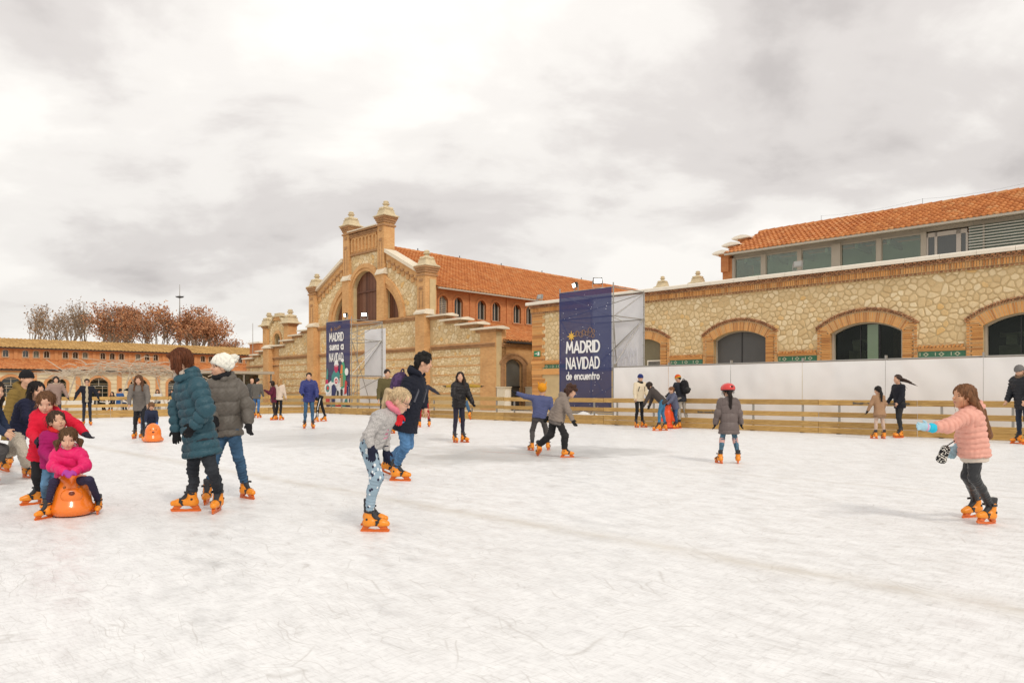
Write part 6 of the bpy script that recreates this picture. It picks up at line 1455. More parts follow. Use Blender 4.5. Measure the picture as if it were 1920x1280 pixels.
    if hat:
        kind, hcol = hat; e = F(.03*hs)
        if kind in ('beanie', 'pompom', 'horns'):
            pp = kind == 'pompom'; tilt = hF*(.62 if pp else .12)
            e.ell(H(0, -.09 if not pp else -.17, .17 if not pp else .20), V3(.41 if not pp else .45, .48 if not pp else .54, .44 if not pp else .46)*hs, HR); e.cut(H(0, .0, -.30 if kind == 'horns' else .06 if not pp else -.02), -hU + tilt)
            band = F(.02*hs); band.ell(H(0, -.09 if not pp else -.13, .16 if not pp else .14), V3(.435, .505, .42)*hs*(1 if not pp else 1.03), HR); band.cut(H(0, 0, -.34 if kind == 'horns' else .04 if not pp else -.05), -hU + tilt); band.cut(H(0, 0, -.18 if kind == 'horns' else .20 if not pp else .13), hU - tilt)
            rib = (lambda V: .034*hs*np.sin(np.arctan2((V-hed) @ hR, (V-hed) @ hF)*11 + .8*np.sin((V-hed) @ hU/hs*22)) + .02*hs*wob(V, seed, 60)) if kind == 'pompom' else (lambda V: .010*hs*np.sin(np.arctan2((V-hed) @ hR, (V-hed) @ hF)*34) + .014*hs*wob(V, seed, 45))
            ho = grow('hat', e, h if not near else max(h*.85, .007), fabric(hcol, 'heather' if kind != 'pompom' else 'plain'), body, rib); grow('hat_band', band, h if not near else max(h*.85, .007), fabric(spec.get('hat2', tuple(c*.92 for c in hcol))), ho, lambda V: .012*hs*np.sin(np.arctan2((V-hed) @ hR, (V-hed) @ hF)*40))
            if kind == 'pompom': p = F(.02); p.ell(H(0, -.70, .42), V3(.21, .21, .20)*hs, HR); grow('pompom', p, h*.9, fabric(hcol), ho, lambda V: .06*hs*wob(V, 9, 150))
            if kind == 'horns':
                p = F(.02); p.cone(H(.30, -.1, .45), H(.40, -.12, .72), .09*hs, .03*hs); p.cone(H(-.30, -.1, .45), H(-.40, -.12, .72), .09*hs, .03*hs); grow('hat_ear', p, h*.8, fabric(hcol), ho)
        elif kind == 'helmet':
            e.ell(H(0, -.06, .22), V3(.58, .66, .47)*hs, HR); e.cut(H(0, .0, .12), -hU + hF*.12); m_ = plain('helmet_red', (.62, .035, .03), .3, .06, 5, 0, 0, None, None, .5); ho = grow('helmet', e, h*.8, m_, body)
            p = F(.02); p.ell(H(0, -.06, .20), V3(.585, .665, .44)*hs, HR); p.cut(H(0, 0, .06), -hU + hF*.12); p.cut(H(0, 0, .125), hU - hF*.12); grow('helmet_rim', p, h*.8, M_dark, ho)
            b = MB(); 
            for s in (-1, 1): b.tube(H(s*.36, .0, .1), H(s*.25, .14, -.38), .007, 5)
            b.lathe([(.02, 0), (.022, .02), (.0, .022)], H(.16, -.70, .27), 8); b.build('helmet_strap', M_dark, ho)
    if spec.get('pack_straps'):
        b = MB()
        for s in 'lr':
            m = L['s'+s]*.62 + che*.38; p0 = on(f3, m, -Fd*.4 + T); p1 = on(f3, m - T*.05*S, Fd); p2 = on(f3, m - T*.20*S + Rt*(.02 if s == 'r' else -.02), Fd); 
            for a_, b_ in ((p0, p1), (p1, p2)): b.tube(a_ , b_, .016*S, 6)
        b.build('strap', fabric(spec['pack_straps']), body)
    if 'feet' in J: skates(body, J['feet'], base, 'near' if near else 'far', spec.get('ks', .92*S**.7))
    return body
def backpack(label, J, S, col, col2, h):
    pel, che, nek = (np.asarray(J[k], float) for k in ('pel', 'chest', 'neck')); T = nrm(che-pel); Fd = nrm(J['F'] - T*(np.asarray(J['F']) @ T)); Rt = np.cross(Fd, T); base = che - Fd*.21*S - T*.05*S
    f = F(.05*S); R = np.stack([Rt, Fd, T])
    f.ell((0, 0, 0), V3(.16, .11, .23)*S, R); f.cone(Rt*.07*S - T*.13*S, -Rt*.07*S - T*.13*S, .09*S, .09*S); f.cone(Rt*.06*S + T*.11*S, -Rt*.06*S + T*.11*S, .085*S, .085*S)
    o = grow('backpack', f, h, fabric(col, 'camo'), None, lambda V: .008*S*wob(V, 4, 30)); o.location = base; tag(o, label, 'backpack')
    f = F(.04*S); f.cone(-Fd*.085*S + Rt*.05*S - T*.10*S, -Fd*.085*S - Rt*.05*S - T*.10*S, .07*S, .07*S); grow('pocket', f, h, fabric(col2), o, lambda V: .005*S*wob(V, 5, 40))
    b = MB(); 
    for k in range(8): a0, a1 = math.pi*k/8, math.pi*(k+1)/8; q = lambda a: T*(.22 + .05*math.sin(a))*S + Rt*.05*S*math.cos(a); b.tube(q(a0), q(a1), .010*S, 5)
    b.build('handle', fabric(col2), o); return o
# --- standing poses from a few angles
def rotv(v, axis, deg):
    a = math.radians(deg); axis = nrm(axis); return v*math.cos(a) + np.cross(axis, v)*math.sin(a) + axis*(axis @ v)*(1-math.cos(a))
def pose(X, Y, Ht, yaw, lean=6, side=0, legs=((6, 4, 12), (-4, 4, 8)), arms=((5, 12, 15), (5, 12, 15)), head=(0, -5), toe=(12, 12), ks=None, child=0.0, pitch=(0, 0)):
    """legs: (forward, sideways, knee) left then right; arms: (forward, sideways, elbow); head: (turn, nod); yaw 0 faces the camera, 90 faces picture right"""
    S = Ht / 1.7; ks = .92*S**.7 if ks is None else ks; y = math.radians(yaw); Fv = V3(math.sin(y), -math.cos(y), 0); U = V3(0, 0, 1); R = np.cross(Fv, U)
    lt = .245*Ht*(1-.06*child); ls = .235*Ht*(1-.06*child); J = {'F': Fv}; T = rotv(rotv(U, R, -lean), Fv, side); pel = V3(X, Y, 1.0); hw = .052*Ht
    fee = []
    for s, sg, (fo, ab, kn), to, pt in (('l', -1, legs[0], toe[0], pitch[0]), ('r', 1, legs[1], toe[1], pitch[1])):
        h = pel + R*sg*hw; d = rotv(rotv(-U, R, fo), Fv, -sg*ab*1.0); k = h + d*lt; d2 = rotv(d, R, -kn); a = k + d2*ls; J['h'+s], J['k'+s], J['a'+s] = h, k, a
        t = rotv(Fv, U, -sg*to); up = U
        if pt: t = rotv(t, np.cross(t, U), pt); up = rotv(U, np.cross(nrm(V3(t[0], t[1], 0)), U), pt)
        fee.append([a - up*AH*ks + t*.05*ks, t, up])
    low = min(f[0][2] - .0 for f in fee); dz = -low
    for k in list(J):
        if k != 'F': J[k] = J[k] + V3(0, 0, dz)
    for f_ in fee: f_[0] = f_[0] + V3(0, 0, dz)
    pel = pel + V3(0, 0, dz); J['pel'] = pel; che = pel + T*.245*Ht; J['chest'] = che; J['neck'] = pel + T*.325*Ht; sw = .105*Ht*(1-.08*child); Fb = nrm(Fv - T*(Fv @ T)); hs = .232*S**.35
    for s, sg, (fo, ab, el) in (('l', -1, arms[0]), ('r', 1, arms[1])):
        sh = pel + T*.295*Ht + R*sg*sw; d = rotv(rotv(-T*.6 - U*.4, R, fo), Fv, -sg*ab); d = nrm(d); e = sh + d*.165*Ht; ax = np.cross(d, Fb*.85 - R*sg*.3) ; d2 = rotv(d, ax if np.linalg.norm(ax) > .05 else R, el); J['s'+s], J['e'+s], J['w'+s] = sh, e, e + d2*.14*Ht
    hf = rotv(Fb*.5 + Fv*.5, U, head[0]); hf = nrm(hf); hf = rotv(hf, np.cross(hf, U), head[1]); J['hF'] = nrm(hf); J['hU'] = nrm(U*.7 + T*.3); J['head'] = J['neck'] + T*.03*Ht + U*(.30*hs) + U*hs*.18 + J['hF']*.12*hs
    cx = (fee[0][0] + fee[1][0])/2; sh_ = V3(X - cx[0], Y - cx[1], 0)
    for k in J:
        if k not in ('F', 'hF', 'hU'): J[k] = J[k] + sh_
    for f_ in fee: f_[0] = f_[0] + sh_
    J['base'] = V3(X, Y, 0); J['feet'] = [tuple(f_) for f_ in fee]; return J
def resol(Y): return float(min(.020, max(.0085, Y / 1150)))
# ------------------------------------------------------------------ the skaters close by: joints read off the photograph with a distance each
def dirv(yaw, z=0.0): y = math.radians(yaw); return nrm(V3(math.sin(y), -math.cos(y), z))
def foot(px, py, yaw, ks, pitch=0, lift=0.0, roll=0):
    g = ground_at(px, py); t = dirv(yaw); up = V3(0, 0, 1); ax = np.cross(t, up)
    if pitch: t, up = rotv(t, ax, pitch), rotv(up, ax, pitch)
    if roll: up = rotv(up, t, roll)
    c = g + V3(0, 0, lift); return (c, t, up), c + up*AH*ks - t*.05*ks
def near(Y, yaw, hyaw, hz, feet, ks, hroll=0, **j):
    J = {k: at(px, py, Y + dy) for k, (px, py, dy) in j.items()}
    (fl, al), (fr, ar) = feet; J['al'], J['ar'] = al, ar; J['feet'] = [fl, fr]; J['F'] = dirv(yaw); J['hF'] = dirv(hyaw, hz)
    J['hU'] = rotv(V3(0, 0, 1), J['hF'], hroll) if hroll else V3(0, 0, 1)
    c = (fl[0] + fr[0])/2; J['base'] = V3(c[0], c[1], 0); return J
# woman in the blue quilted coat (faces left; her left side is towards us)
ks = 0.872; fN, fF = foot(407, 959, 8, ks), foot(352, 958, -84, ks)
J = near(7.06, -78, -80, -.28, (fN, fF), ks, chest=(362, 738, 0), pel=(376, 826, 0), neck=(348, 705, 0), head=(337, 677, -.02), sl=(371, 722, -.17), el=(387, 766, -.26), wl=(366, 794, -.24), sr=(346, 722, .16), er=(331, 764, .16), wr=(331, 802, .10), hl=(384, 832, -.09), hr=(367, 832, .09), kl=(397, 880, -.12), kr=(362, 884, .06))
person('woman in a teal blue quilted coat with reddish bob haircut gliding left', J, dict(S=.98, h=.0085, jacket=(.024, .074, .100), jkind='puffer', quilt=.085, hem=.11, flare=1.22, hood=True, jw=1.03, aw=1.12, trousers=(.030, .034, .042), tkind='denim', tw=.92, hair=('bob', (.115, .034, .012)), glove=(.008, .008, .010), scarf=(.42, .36, .30), ks=ks, zip=(.012, .015, .03)), None)
# woman in the white bobble hat
ks = 0.819; fL, fR = foot(462, 934, 52, ks), foot(388, 943, 14, ks)
J = near(7.95, -22, -52, -.05, (fL, fR), ks, chest=(421, 735, 0), pel=(426, 806, 0), neck=(417, 708, 0), head=(412, 688, -.04), sl=(446, 724, .02), el=(463, 760, .02), wl=(466, 794, -.08), sr=(398, 724, -.03), er=(390, 760, -.02), wr=(400, 780, -.14), hl=(438, 812, 0), hr=(416, 812, 0), kl=(447, 858, -.10), kr=(401, 864, -.12))
person('woman in a grey winter parka and white bobble hat skating beside the blue coat', J, dict(S=.96, h=.0088, jacket=(.115, .100, .085), jkind='puffer', quilt=.16, hem=.03, hood=True, aw=1.12, jw=1.04, trousers=(.045, .105, .19), tkind='denim', tw=.95, hair=('short', (.05, .02, .012)), hat=('pompom', (.80, .78, .70)), glove=(.008, .008, .010), scarf=(.012, .012, .015), ks=ks, zip=(.015, .014, .014), pockets=True))
# girl with the blonde ponytail (faces right; her right side is towards us)
ks = 0.756; fR, fL = foot(700, 996, 84, ks), foot(699, 985, 80, ks)
J = near(6.12, 82, 80, -.50, (fL, fR), ks, chest=(719, 783, 0), pel=(695, 834, 0), neck=(735, 766, 0), head=(752, 751, 0), sr=(712, 783, -.13), er=(690, 815, -.19), wr=(696, 838, -.20), sl=(727, 785, .13), el=(722, 820, .17), wl=(724, 843, .10), hl=(692, 838, .07), hr=(689, 838, -.07), kl=(709, 893, .06), kr=(704, 895, -.07))
J['dr'] = nrm(V3(.12, -.15, -1)); J['dl'] = nrm(V3(.05, -.1, -1))
person('girl with blonde ponytail and glasses in a grey sweatshirt bending forward, nearest skater', J, dict(S=.735, h=.0075, jacket=(.44, .42, .41), jkind='heather', hem=-.03, jw=.95, aw=1.05, g=1.07, trousers=(.29, .395, .48), tkind='birds', tw=1.14, hair=('pony', (.56, .42, .25)), glove=(.012, .014, .035), scarf=(.72, .20, .27), ks=ks, glasses=True, print=(.75, .30, .42), skin=(.66, .40, .28), head=.200))
# man with the purple backpack (faces right)
ks = 0.908; fR, fL = foot(748, 901, 78, ks), foot(724, 889, 74, ks, -18, .02)
J = near(9.56, 76, 84, -.22, (fL, fR), ks, chest=(776, 728, 0), pel=(762, 792, 0), neck=(784, 697, 0), head=(796, 680, 0), sr=(765, 716, -.19), er=(757, 756, -.30), wr=(752, 777, -.36), sl=(787, 718, .18), el=(793, 748, .20), wl=(796, 764, .12), hl=(766, 796, .09), hr=(757, 798, -.09), kl=(766, 833, .10), kr=(760, 838, -.10))
mj = person('man in a dark navy hooded jacket and blue jeans skating right behind the blonde girl', J, dict(S=1.06, h=.0095, jacket=(.010, .012, .022), hem=.08, flare=1.12, hood=True, jw=1.06, trousers=(.085, .20, .38), tkind='denim', hair=('curly', (.010, .008, .007)), glove=(.55, .012, .02), glove_l=None, ks=ks, pack_straps=(.10, .10, .12), fringe=.24))
backpack('purple backpack on the back of the man in the navy jacket', J, 1.0, (.085, .045, .12), (.05, .03, .08), .0105)
# girl in the pink jacket (faces left, arm stretched out)
ks = 0.774; fL, fR = foot(1851, 982, -66, ks, 7), foot(1826, 969, -72, ks, -3)
J = near(6.42, -80, -88, .05, (fL, fR), ks, chest=(1822, 787, 0), pel=(1827, 848, 0), neck=(1818, 763, 0), head=(1806, 743, 0), sl=(1814, 780, -.14), el=(1777, 798, -.22), wl=(1741, 801, -.26), sr=(1817, 782, .14), er=(1806, 815, .22), wr=(1794, 838, .16), hl=(1828, 854, -.07), hr=(1824, 854, .08), kl=(1826, 895, -.10), kr=(1812, 892, .10))
J['dl'] = nrm(V3(-1, -.1, .12))
pj = person('girl in a pink quilted jacket with long brown hair reaching out a cyan glove', J, dict(S=.775, h=.0078, jacket=(.72, .355, .28), jkind='puffer', quilt=.062, hem=.0, flare=1.10, jw=1.16, aw=1.12, hood=True, trousers=(.030, .031, .034), tkind='leather', tw=.95, hair=('long', (.19, .085, .038)), hl=1.55, drift=.80, glove=(.36, .56, .66), cuff_ring=(.03, .50, .70), cuff_side='l', sleeve=.60, glove_r=(.36, .56, .66), skirt_trim=(.62, .54, .46), ks=ks, skin=(.58, .31, .18), head=.205, fringe=.30))
def pouch():
    p = at(1769, 851, 6.45); o = empty('phone_pouch', tuple(p), 0, 'black pouch with a white floral print dangling at the pink girl\'s side', 'pouch')
    f = F(.02); a = nrm(V3(.42, 0, 1)); R = np.stack([np.cross(V3(0, 1, 0), a), V3(0, 1, 0), a]); f.ell((0, 0, 0), V3(.045, .022, .085), R); f.cone(a*.05 + R[0]*.015, a*.05 - R[0]*.015, .024, .024); f.cone(-a*.055 + R[0]*.02, -a*.055 - R[0]*.02, .026, .026)
    m = fabric((.012, .012, .014), 'flowers'); nt = m.node_tree; pr = nt.nodes['Principled BSDF']; vo = nt.nodes.new('ShaderNodeTexVoronoi'); vo.inputs['Scale'].default_value = 75; nt.links.new(objco(nt), vo.inputs['Vector'])
    nt.links.new(ramp(nt, vo.outputs['Distance'], [(.40, (.70, .68, .62)), (.46, (.012, .012, .014))]), pr.inputs['Base Color'])
    grow('case', f, .006, m, o); b = MB(); q = at(1790, 826, 6.5) - p; b.tube(tuple(a*.08), tuple(q), .005, 5); b.build('strap', M_dark, o)
pouch()
# --- the train of children around the orange seal
def seal(label, X, Y, yaw, s, h, col=None):
    Fv = dirv(yaw); R = np.cross(Fv, V3(0, 0, 1)); B = np.stack([R, Fv, V3(0, 0, 1)]); f = F(.09*s)
    G = lambda x, y, z: (R*x + Fv*y + V3(0, 0, 1)*z)*s
    f.ell(G(0, .05, .23), V3(.19, .20, .255)*s, B); f.ell(G(0, -.16, .17), V3(.17, .24, .18)*s, B); f.ell(G(0, -.36, .11), V3(.10, .14, .09)*s, B); f.ell(G(0, .12, .08), V3(.20, .18, .11)*s, B)
    for sx in (-1, 1): f.ell(G(sx*.20, .02, .06), V3(.05, .10, .05)*s, B, .04*s)
    f.cone(G(-.12, -.06, .40), G(.12, -.06, .40), .026*s, .026*s, .03*s); f.cut((0, 0, .012), (0, 0, -1))
    m = plain('seal_orange', (.84, .19, .012), .26, .06, 4, 0, 0, None, .6, .35)
    o = grow('seal_skating_aid', f, h, m, None); o.location = (X, Y, 0); tag(o, label, 'skating aid', 'orange seal skating aids')
    def surf(x, z):
        t = np.linspace(.6, 0, 120); P = np.array([G(x, y, z) for y in t]); d = f(P.astype(np.float32)); return P[int(np.argmax(d < 0))]
    e = F(.012); e.ell(surf(0, .235) - Fv*.020*s, V3(.105, .050, .085)*s, B); grow('muzzle', e, h, m, o)
    for sx in (-1, 1):
        e = F(.01); e.ell(surf(sx*.066, .325), V3(.017, .012, .017)*s, B); grow('eye', e, .006, plain('seal_eye', (.28, .09, .02), .4), o)
    e = F(.01); e.ell(surf(0, .265) + Fv*.03*s, V3(.030, .020, .022)*s, B); grow('nose', e, .006, plain('seal_nose', (.16, .03, .01), .4), o)
    for k in range(3):
        for sx in (-1, 1): pass
    return o
g = ground_at(135, 968); seal('glossy orange seal sled carrying the little girl in pink', g[0] - .08, g[1] + .13, 31, .88, .0085)
ks = 0.587; fR, fL = foot(84, 972, -14, ks, 0, 0), foot(184, 962, 26, ks, 0, 0)
J = near(6.92, 28, 26, -.38, (fL, fR), ks, chest=(129, 852, .06), pel=(129, 899, .13), neck=(129, 839, .06), head=(128, 822, .0), sr=(108, 849, .05), er=(99, 874, -.03), wr=(121, 884, -.17), sl=(150, 849, .05), el=(161, 874, -.02), wl=(140, 884, -.17), hr=(119, 903, .08), hl=(140, 903, .08), kr=(100, 903, -.14), kl=(168, 899, -.14))
person('little girl in a hot pink jacket with pigtails sitting on the front orange seal', J, dict(S=.60, h=.0075, jacket=(.70, .012, .13), jkind='puffer', quilt=.15, hem=.02, jw=1.18, aw=1.25, hood=True, trousers=(.030, .024, .055), hair=('pigtails', (.11, .055, .025)), glove=(.38, .05, .30), scarf=(.66, .50, .46), ks=ks, head=.196, skin=(.66, .38, .26), fringe=.40))
ks = 0.605; fR, fL = foot(84, 957, 20, ks), foot(118, 955, 30, ks)
J = near(7.22, 40, 52, .12, (fL, fR), ks, hroll=12, chest=(101, 822, 0), pel=(99, 872, .03), neck=(105, 806, 0), head=(107, 789, -.03), sr=(88, 818, -.04), er=(82, 846, -.08), wr=(98, 862, -.20), sl=(117, 818, .06), el=(128, 846, .04), wl=(132, 864, -.12), hr=(92, 876, 0), hl=(107, 876, .04), kr=(85, 908, -.10), kl=(110, 906, -.08))
person('child in a magenta coat and red scarf squeezed between red girl and seal rider', J, dict(S=.70, h=.0082, jacket=(.34, .008, .11), hem=.0, jw=1.12, aw=1.2, trousers=(.10, .22, .36), tkind='denim', hair=('braid', (.060, .030, .018)), glove=None, scarf=(.60, .02, .02), ks=ks, head=.196, fringe=.40))
ks = 0.765; fR, fL = foot(66, 945, -38, ks), foot(92, 938, -10, ks)
J = near(7.5, 34, 28, -.42, (fL, fR), ks, chest=(92, 790, 0), pel=(78, 848, .06), neck=(92, 773, 0), head=(86, 755, -.05), sr=(70, 781, -.02), er=(62, 812, -.10), wr=(70, 826, -.26), sl=(118, 781, .03), el=(143, 797, -.08), wl=(159, 812, -.16), hr=(71, 853, .05), hl=(87, 853, .06), kr=(70, 893, -.06), kl=(92, 893, -.02))
person('girl in a bright red coat with braided brown hair leaning over the two small children', J, dict(S=.86, h=.0085, jacket=(.62, .008, .035), hem=.06, jw=1.06, aw=1.12, hood=True, trousers=(.012, .012, .014), tkind='tight', hair=('braid', (.14, .065, .030)), glove=(.02, .018, .03), ks=ks, head=.218, skin=(.66, .38, .26), fringe=.44))
ks = 0.801; fR, fL = foot(52, 895, 62, ks), foot(2, 878, 70, ks, -10, .03)
J = near(9.6, 68, 70, -.15, (fL, fR), ks, chest=(49, 765, 0), pel=(32, 812, 0), neck=(60, 748, 0), head=(69, 732, 0), sr=(46, 757, -.17), er=(50, 785, -.26), wr=(72, 793, -.26), sl=(62, 757, .16), el=(78, 782, .14), wl=(98, 790, .1), hr=(30, 818, -.08), hl=(34, 818, .09), kr=(44, 848, -.12), kl=(22, 846, .10))
person('woman with long black hair in a navy jacket and cream trousers leaning forward', J, dict(S=.98, h=.0098, jacket=(.012, .014, .036), hem=-.02, trousers=(.52, .46, .38), tkind='heather', tw=1.15, hair=('long', (.014, .010, .009)), hl=1.5, glove=None, skirt_trim=(.10, .035, .20), ks=ks))
ks = 0.890; fR, fL = foot(48, 878, 55, ks), foot(18, 874, 40, ks)
J = near(11.4, 60, 66, -.12, (fL, fR), ks, chest=(36, 748, 0), pel=(22, 798, 0), neck=(44, 726, 0), head=(51, 710, 0), sr=(26, 738, -.2), er=(16, 770, -.25), wr=(12, 795, -.3), sl=(47, 738, .2), el=(56, 770, .2), wl=(64, 790, .1), hr=(18, 804, -.1), hl=(26, 804, .1), kr=(32, 840, -.1), kl=(26, 840, .1))
person('man in a black beanie and olive mustard coat behind the long-haired woman', J, dict(S=1.05, h=.0105, jacket=(.21, .135, .035), hem=.18, hood=True, trousers=(.02, .02, .022), hair=('short', (.02, .015, .01)), hat=('beanie', (.010, .010, .012)), glove=None, ks=ks, glasses=True))
ks = 0.819; fR, fL = foot(-14, 908, 60, ks), foot(4, 884, 70, ks, -8, .02)
J = near(9.0, 70, 70, -.2, (fL, fR), ks, chest=(-24, 770, 0), pel=(-36, 822, 0), neck=(-16, 750, 0), head=(-8, 732, 0), sr=(-24, 762, -.17), er=(-10, 800, -.2), wr=(10, 812, -.25), sl=(-10, 762, .16), el=(4, 792, .2), wl=(14, 806, .1), hr=(-36, 828, -.08), hl=(-32, 828, .08), kr=(2, 846, -.12), kl=(6, 842, .1))
person('skater half out of frame in a navy jacket with striped cuffs and grey trousers', J, dict(S=.98, h=.010, jacket=(.018, .028, .06), trousers=(.07, .065, .065), hair=('long', (.03, .02, .015)), glove=None, skirt_trim=(.28, .18, .42), ks=ks))
# --- the pair in the middle
ks = 0.712; fL, fR = foot(996, 844, -150, ks), foot(1028, 843, 165, ks)
J = near(14.6, -172, 170, .0, (fL, fR), ks, chest=(1015, 752, 0), pel=(1011, 782, 0), neck=(1016, 741, 0), head=(1017, 730, 0), sl=(1000, 746, 0), el=(984, 743, -.05), wl=(969, 737, -.1), sr=(1031, 749, 0), er=(1035, 766, -.02), wr=(1036, 783, -.05), hl=(1004, 786, 0), hr=(1018, 786, 0), kl=(998, 808, .08), kr=(1024, 808, .08))
person('child in a slate blue jacket and orange hat with one arm stretched out left', J, dict(S=.80, h=.0125, jacket=(.085, .10, .21), hem=-.01, jw=1.12, aw=1.15, trousers=(.075, .068, .065), tw=1.15, hair=('none', (.05, .03, .02)), hat=('horns', (.72, .29, .015)), glove=(.010, .010, .012), head=.225, ks=ks))
ks = 0.765; fL, fR = foot(1012, 855, -160, ks, -32, .05), foot(1062, 857, 92, ks)
J = near(13.05, 120, 110, -.35, (fL, fR), ks, chest=(1051, 755, 0), pel=(1043, 787, 0), neck=(1060, 742, 0), head=(1071, 733, -.02), sl=(1054, 749, .14), el=(1040, 768, .2), wl=(1030, 780, .16), sr=(1058, 751, -.14), er=(1066, 771, -.2), wr=(1073, 786, -.2), hl=(1037, 791, .07), hr=(1048, 791, -.07), kl=(1033, 815, .06), kr=(1060, 817, -.08))
person('child in a taupe hooded sweatshirt and black trousers striding right with curly brown hair', J, dict(S=.90, h=.0115, jacket=(.24, .195, .165), hem=.0, hood=True, jw=1.08, aw=1.1, trousers=(.022, .021, .022), tw=1.22, hair=('curly', (.060, .026, .016)), glove=(.012, .012, .012), skirt_trim=(.15, .13, .12), head=.225, ks=ks))
# ------------------------------------------------------------------ skaters farther off
def far(label, px, py, A, yaw, spec, group=None, **kw):
    g = ground_at(px, py); J = pose(g[0], g[1], A/1.085, yaw, **kw); s = dict(S=A/1.085/1.7, h=resol(g[1]), face=False, aw=1.14, jw=1.06); s.update(spec); s['ks'] = .92*s['S']**.7
    return person(label, J, s, group), J
BLK = (.012, .012, .014); DEN = (.055, .125, .22); BR = (.10, .045, .022)
far('child in a red helmet and long taupe padded coat seen from behind', 1366, 868, 1.30, 180, dict(jacket=(.135, .105, .098), jkind='puffer', quilt=.20, hem=.22, flare=1.28, hood=True, jw=1.2, aw=1.3, head=.205, trousers=(.085, .17, .24), tkind='camo', knee=(.62, .36, .32), tw=1.0, hair=('braid', (.02, .014, .012)), hat=('helmet', (.6, .03, .03)), glove=BLK), legs=((4, 9, 10), (4, 9, 10)), arms=((2, 16, 8), (2, 16, 8)), toe=(14, 14), child=1)
far('woman in a short black jacket with long dark hair in front of the gabled hall', 862, 829, 1.64, 38, dict(jacket=(.016, .014, .015), jkind='puffer', quilt=.09, hood=True, trousers=(.025, .022, .038), tkind='tight', hair=('front', (.030, .018, .014)), glove=BLK, hem=.05), legs=((4, 2, 6), (0, 2, 4)), arms=((18, 12, 30), (24, 18, 62)), head=(-35, 2))
far('man in a royal blue puffer jacket and jeans walking towards us', 579, 803, 1.80, 18, dict(jacket=(.032, .040, .17), jkind='puffer', quilt=.07, trousers=DEN, tkind='denim', hair=('short', (.022, .014, .010)), glove=BLK, jw=1.06, hood=True), legs=((6, 2, 6), (-2, 3, 6)), arms=((14, 12, 30), (22, 14, 50)), head=(-10, 2))
far('skater bent double in black with white striped trousers behind the blue puffer man', 600, 790, 1.72, -75, dict(jacket=BLK, trousers=BLK, stripe=True, hair=('short', (.02, .015, .01)), glove=BLK), lean=72, legs=((14, 4, 10), (-12, 4, 4)), arms=((20, 8, 10), (30, 8, 10)), head=(0, -40))
far('woman in a maroon coat with hands raised, left of the blonde woman', 514, 787, 1.62, -60, dict(jacket=(.10, .012, .032), hem=.16, trousers=(.03, .02, .02), hair=('bob', (.03, .018, .014)), glove=(.1, .02, .03)), arms=((30, 8, 100), (30, 8, 100)))
far('woman with long blonde hair in a cream jacket and black trousers', 523, 787, 1.72, 165, dict(jacket=(.64, .52, .42), hem=.08, trousers=BLK, tkind='tight', hair=('long', (.42, .23, .09)), hl=1.7, glove=None))
far('man in a grey coat with blue jeans near the far left rink corner', 481, 783, 1.80, 170, dict(jacket=(.115, .105, .092), hem=.10, trousers=(.06, .16, .36), tkind='denim', hair=('short', (.015, .012, .01)), glove=None))
far('man with a shaved head in a dark grey jacket beside the grey coat', 470, 779, 1.84, 60, dict(jacket=(.075, .072, .068), trousers=(.03, .03, .035), hair=('none', (.03, .02, .015)), glove=None))
far('man in an olive green jacket standing behind the backpack', 724, 812, 1.84, 28, dict(jacket=(.105, .085, .035), hem=.10, trousers=(.03, .03, .035), hair=('short', (.03, .018, .012)), glove=None))
far('young skater in a dark slate jacket and red trousers with arms out', 795, 800, 1.66, -150, dict(jacket=(.035, .035, .048), trousers=(.34, .012, .022), hair=('short', (.015, .012, .012)), hat=('beanie', (.02, .02, .024)), glove=BLK), legs=((4, 6, 10), (0, 8, 6)), arms=((10, 30, 10), (10, 62, 5)), head=(-20, 0))
far('skater in a mustard sweater with both arms spread and one leg kicked up', 871, 793, 1.72, 175, dict(jacket=(.38, .235, .035), trousers=DEN, tkind='denim', hair=('bob', (.02, .015, .012)), glove=BLK), legs=((2, 2, 6), (-8, 18, 50)), arms=((4, 88, 3), (4, 88, 3)), pitch=(0, -40))
_, J = far('woman in a cream jacket and dark blue beanie standing at the fence', 1200, 801, 1.76, 28, dict(jacket=(.68, .58, .42), hem=.06, trousers=BLK, hair=('short', (.03, .02, .015)), hat=('beanie', (.020, .032, .14)), scarf=(.018, .02, .02), glove=None, pack_straps=(.05, .05, .045)), legs=((2, 4, 4), (6, 4, 10)), arms=((12, 10, 18), (8, 12, 14)), head=(-5, -12))
far('woman in a charcoal hooded jacket and blue jeans bending towards the children', 1239, 807, 1.66, -112, dict(jacket=(.062, .050, .046), hood=True, trousers=(.055, .19, .34), tkind='denim', tw=.95, hair=('bob', (.035, .022, .016)), glove=(.02, .02, .02)), lean=46, legs=((14, 5, 14), (4, 6, 16)), arms=((52, 8, 6), (40, 12, 10)), head=(0, -22))
_, J = far('man in an orange knitted hat and dark jacket with pale trousers by the fence', 1279, 802, 1.76, -140, dict(jacket=(.022, .024, .032), trousers=(.36, .32, .27), hair=('short', (.04, .03, .02)), hat=('beanie', (.62, .10, .018)), hat2=(.62, .40, .03), glove=BLK), lean=14, arms=((36, 8, 40), (30, 8, 40)), head=(10, -18))
backpack('black backpack worn by the man in the orange knitted hat', J, 1.02, BLK, (.03, .03, .03), .018)
far('child in a slate blue jacket and jeans held up by the orange hat man', 1266, 803, 1.36, -70, dict(jacket=(.10, .11, .17), jkind='puffer', hood=True, trousers=(.045, .11, .24), tkind='denim', hair=('short', (.20, .085, .035)), glove=BLK, jw=1.1), lean=16, arms=((46, 6, 20), (46, 6, 20)), head=(0, -10), child=1)
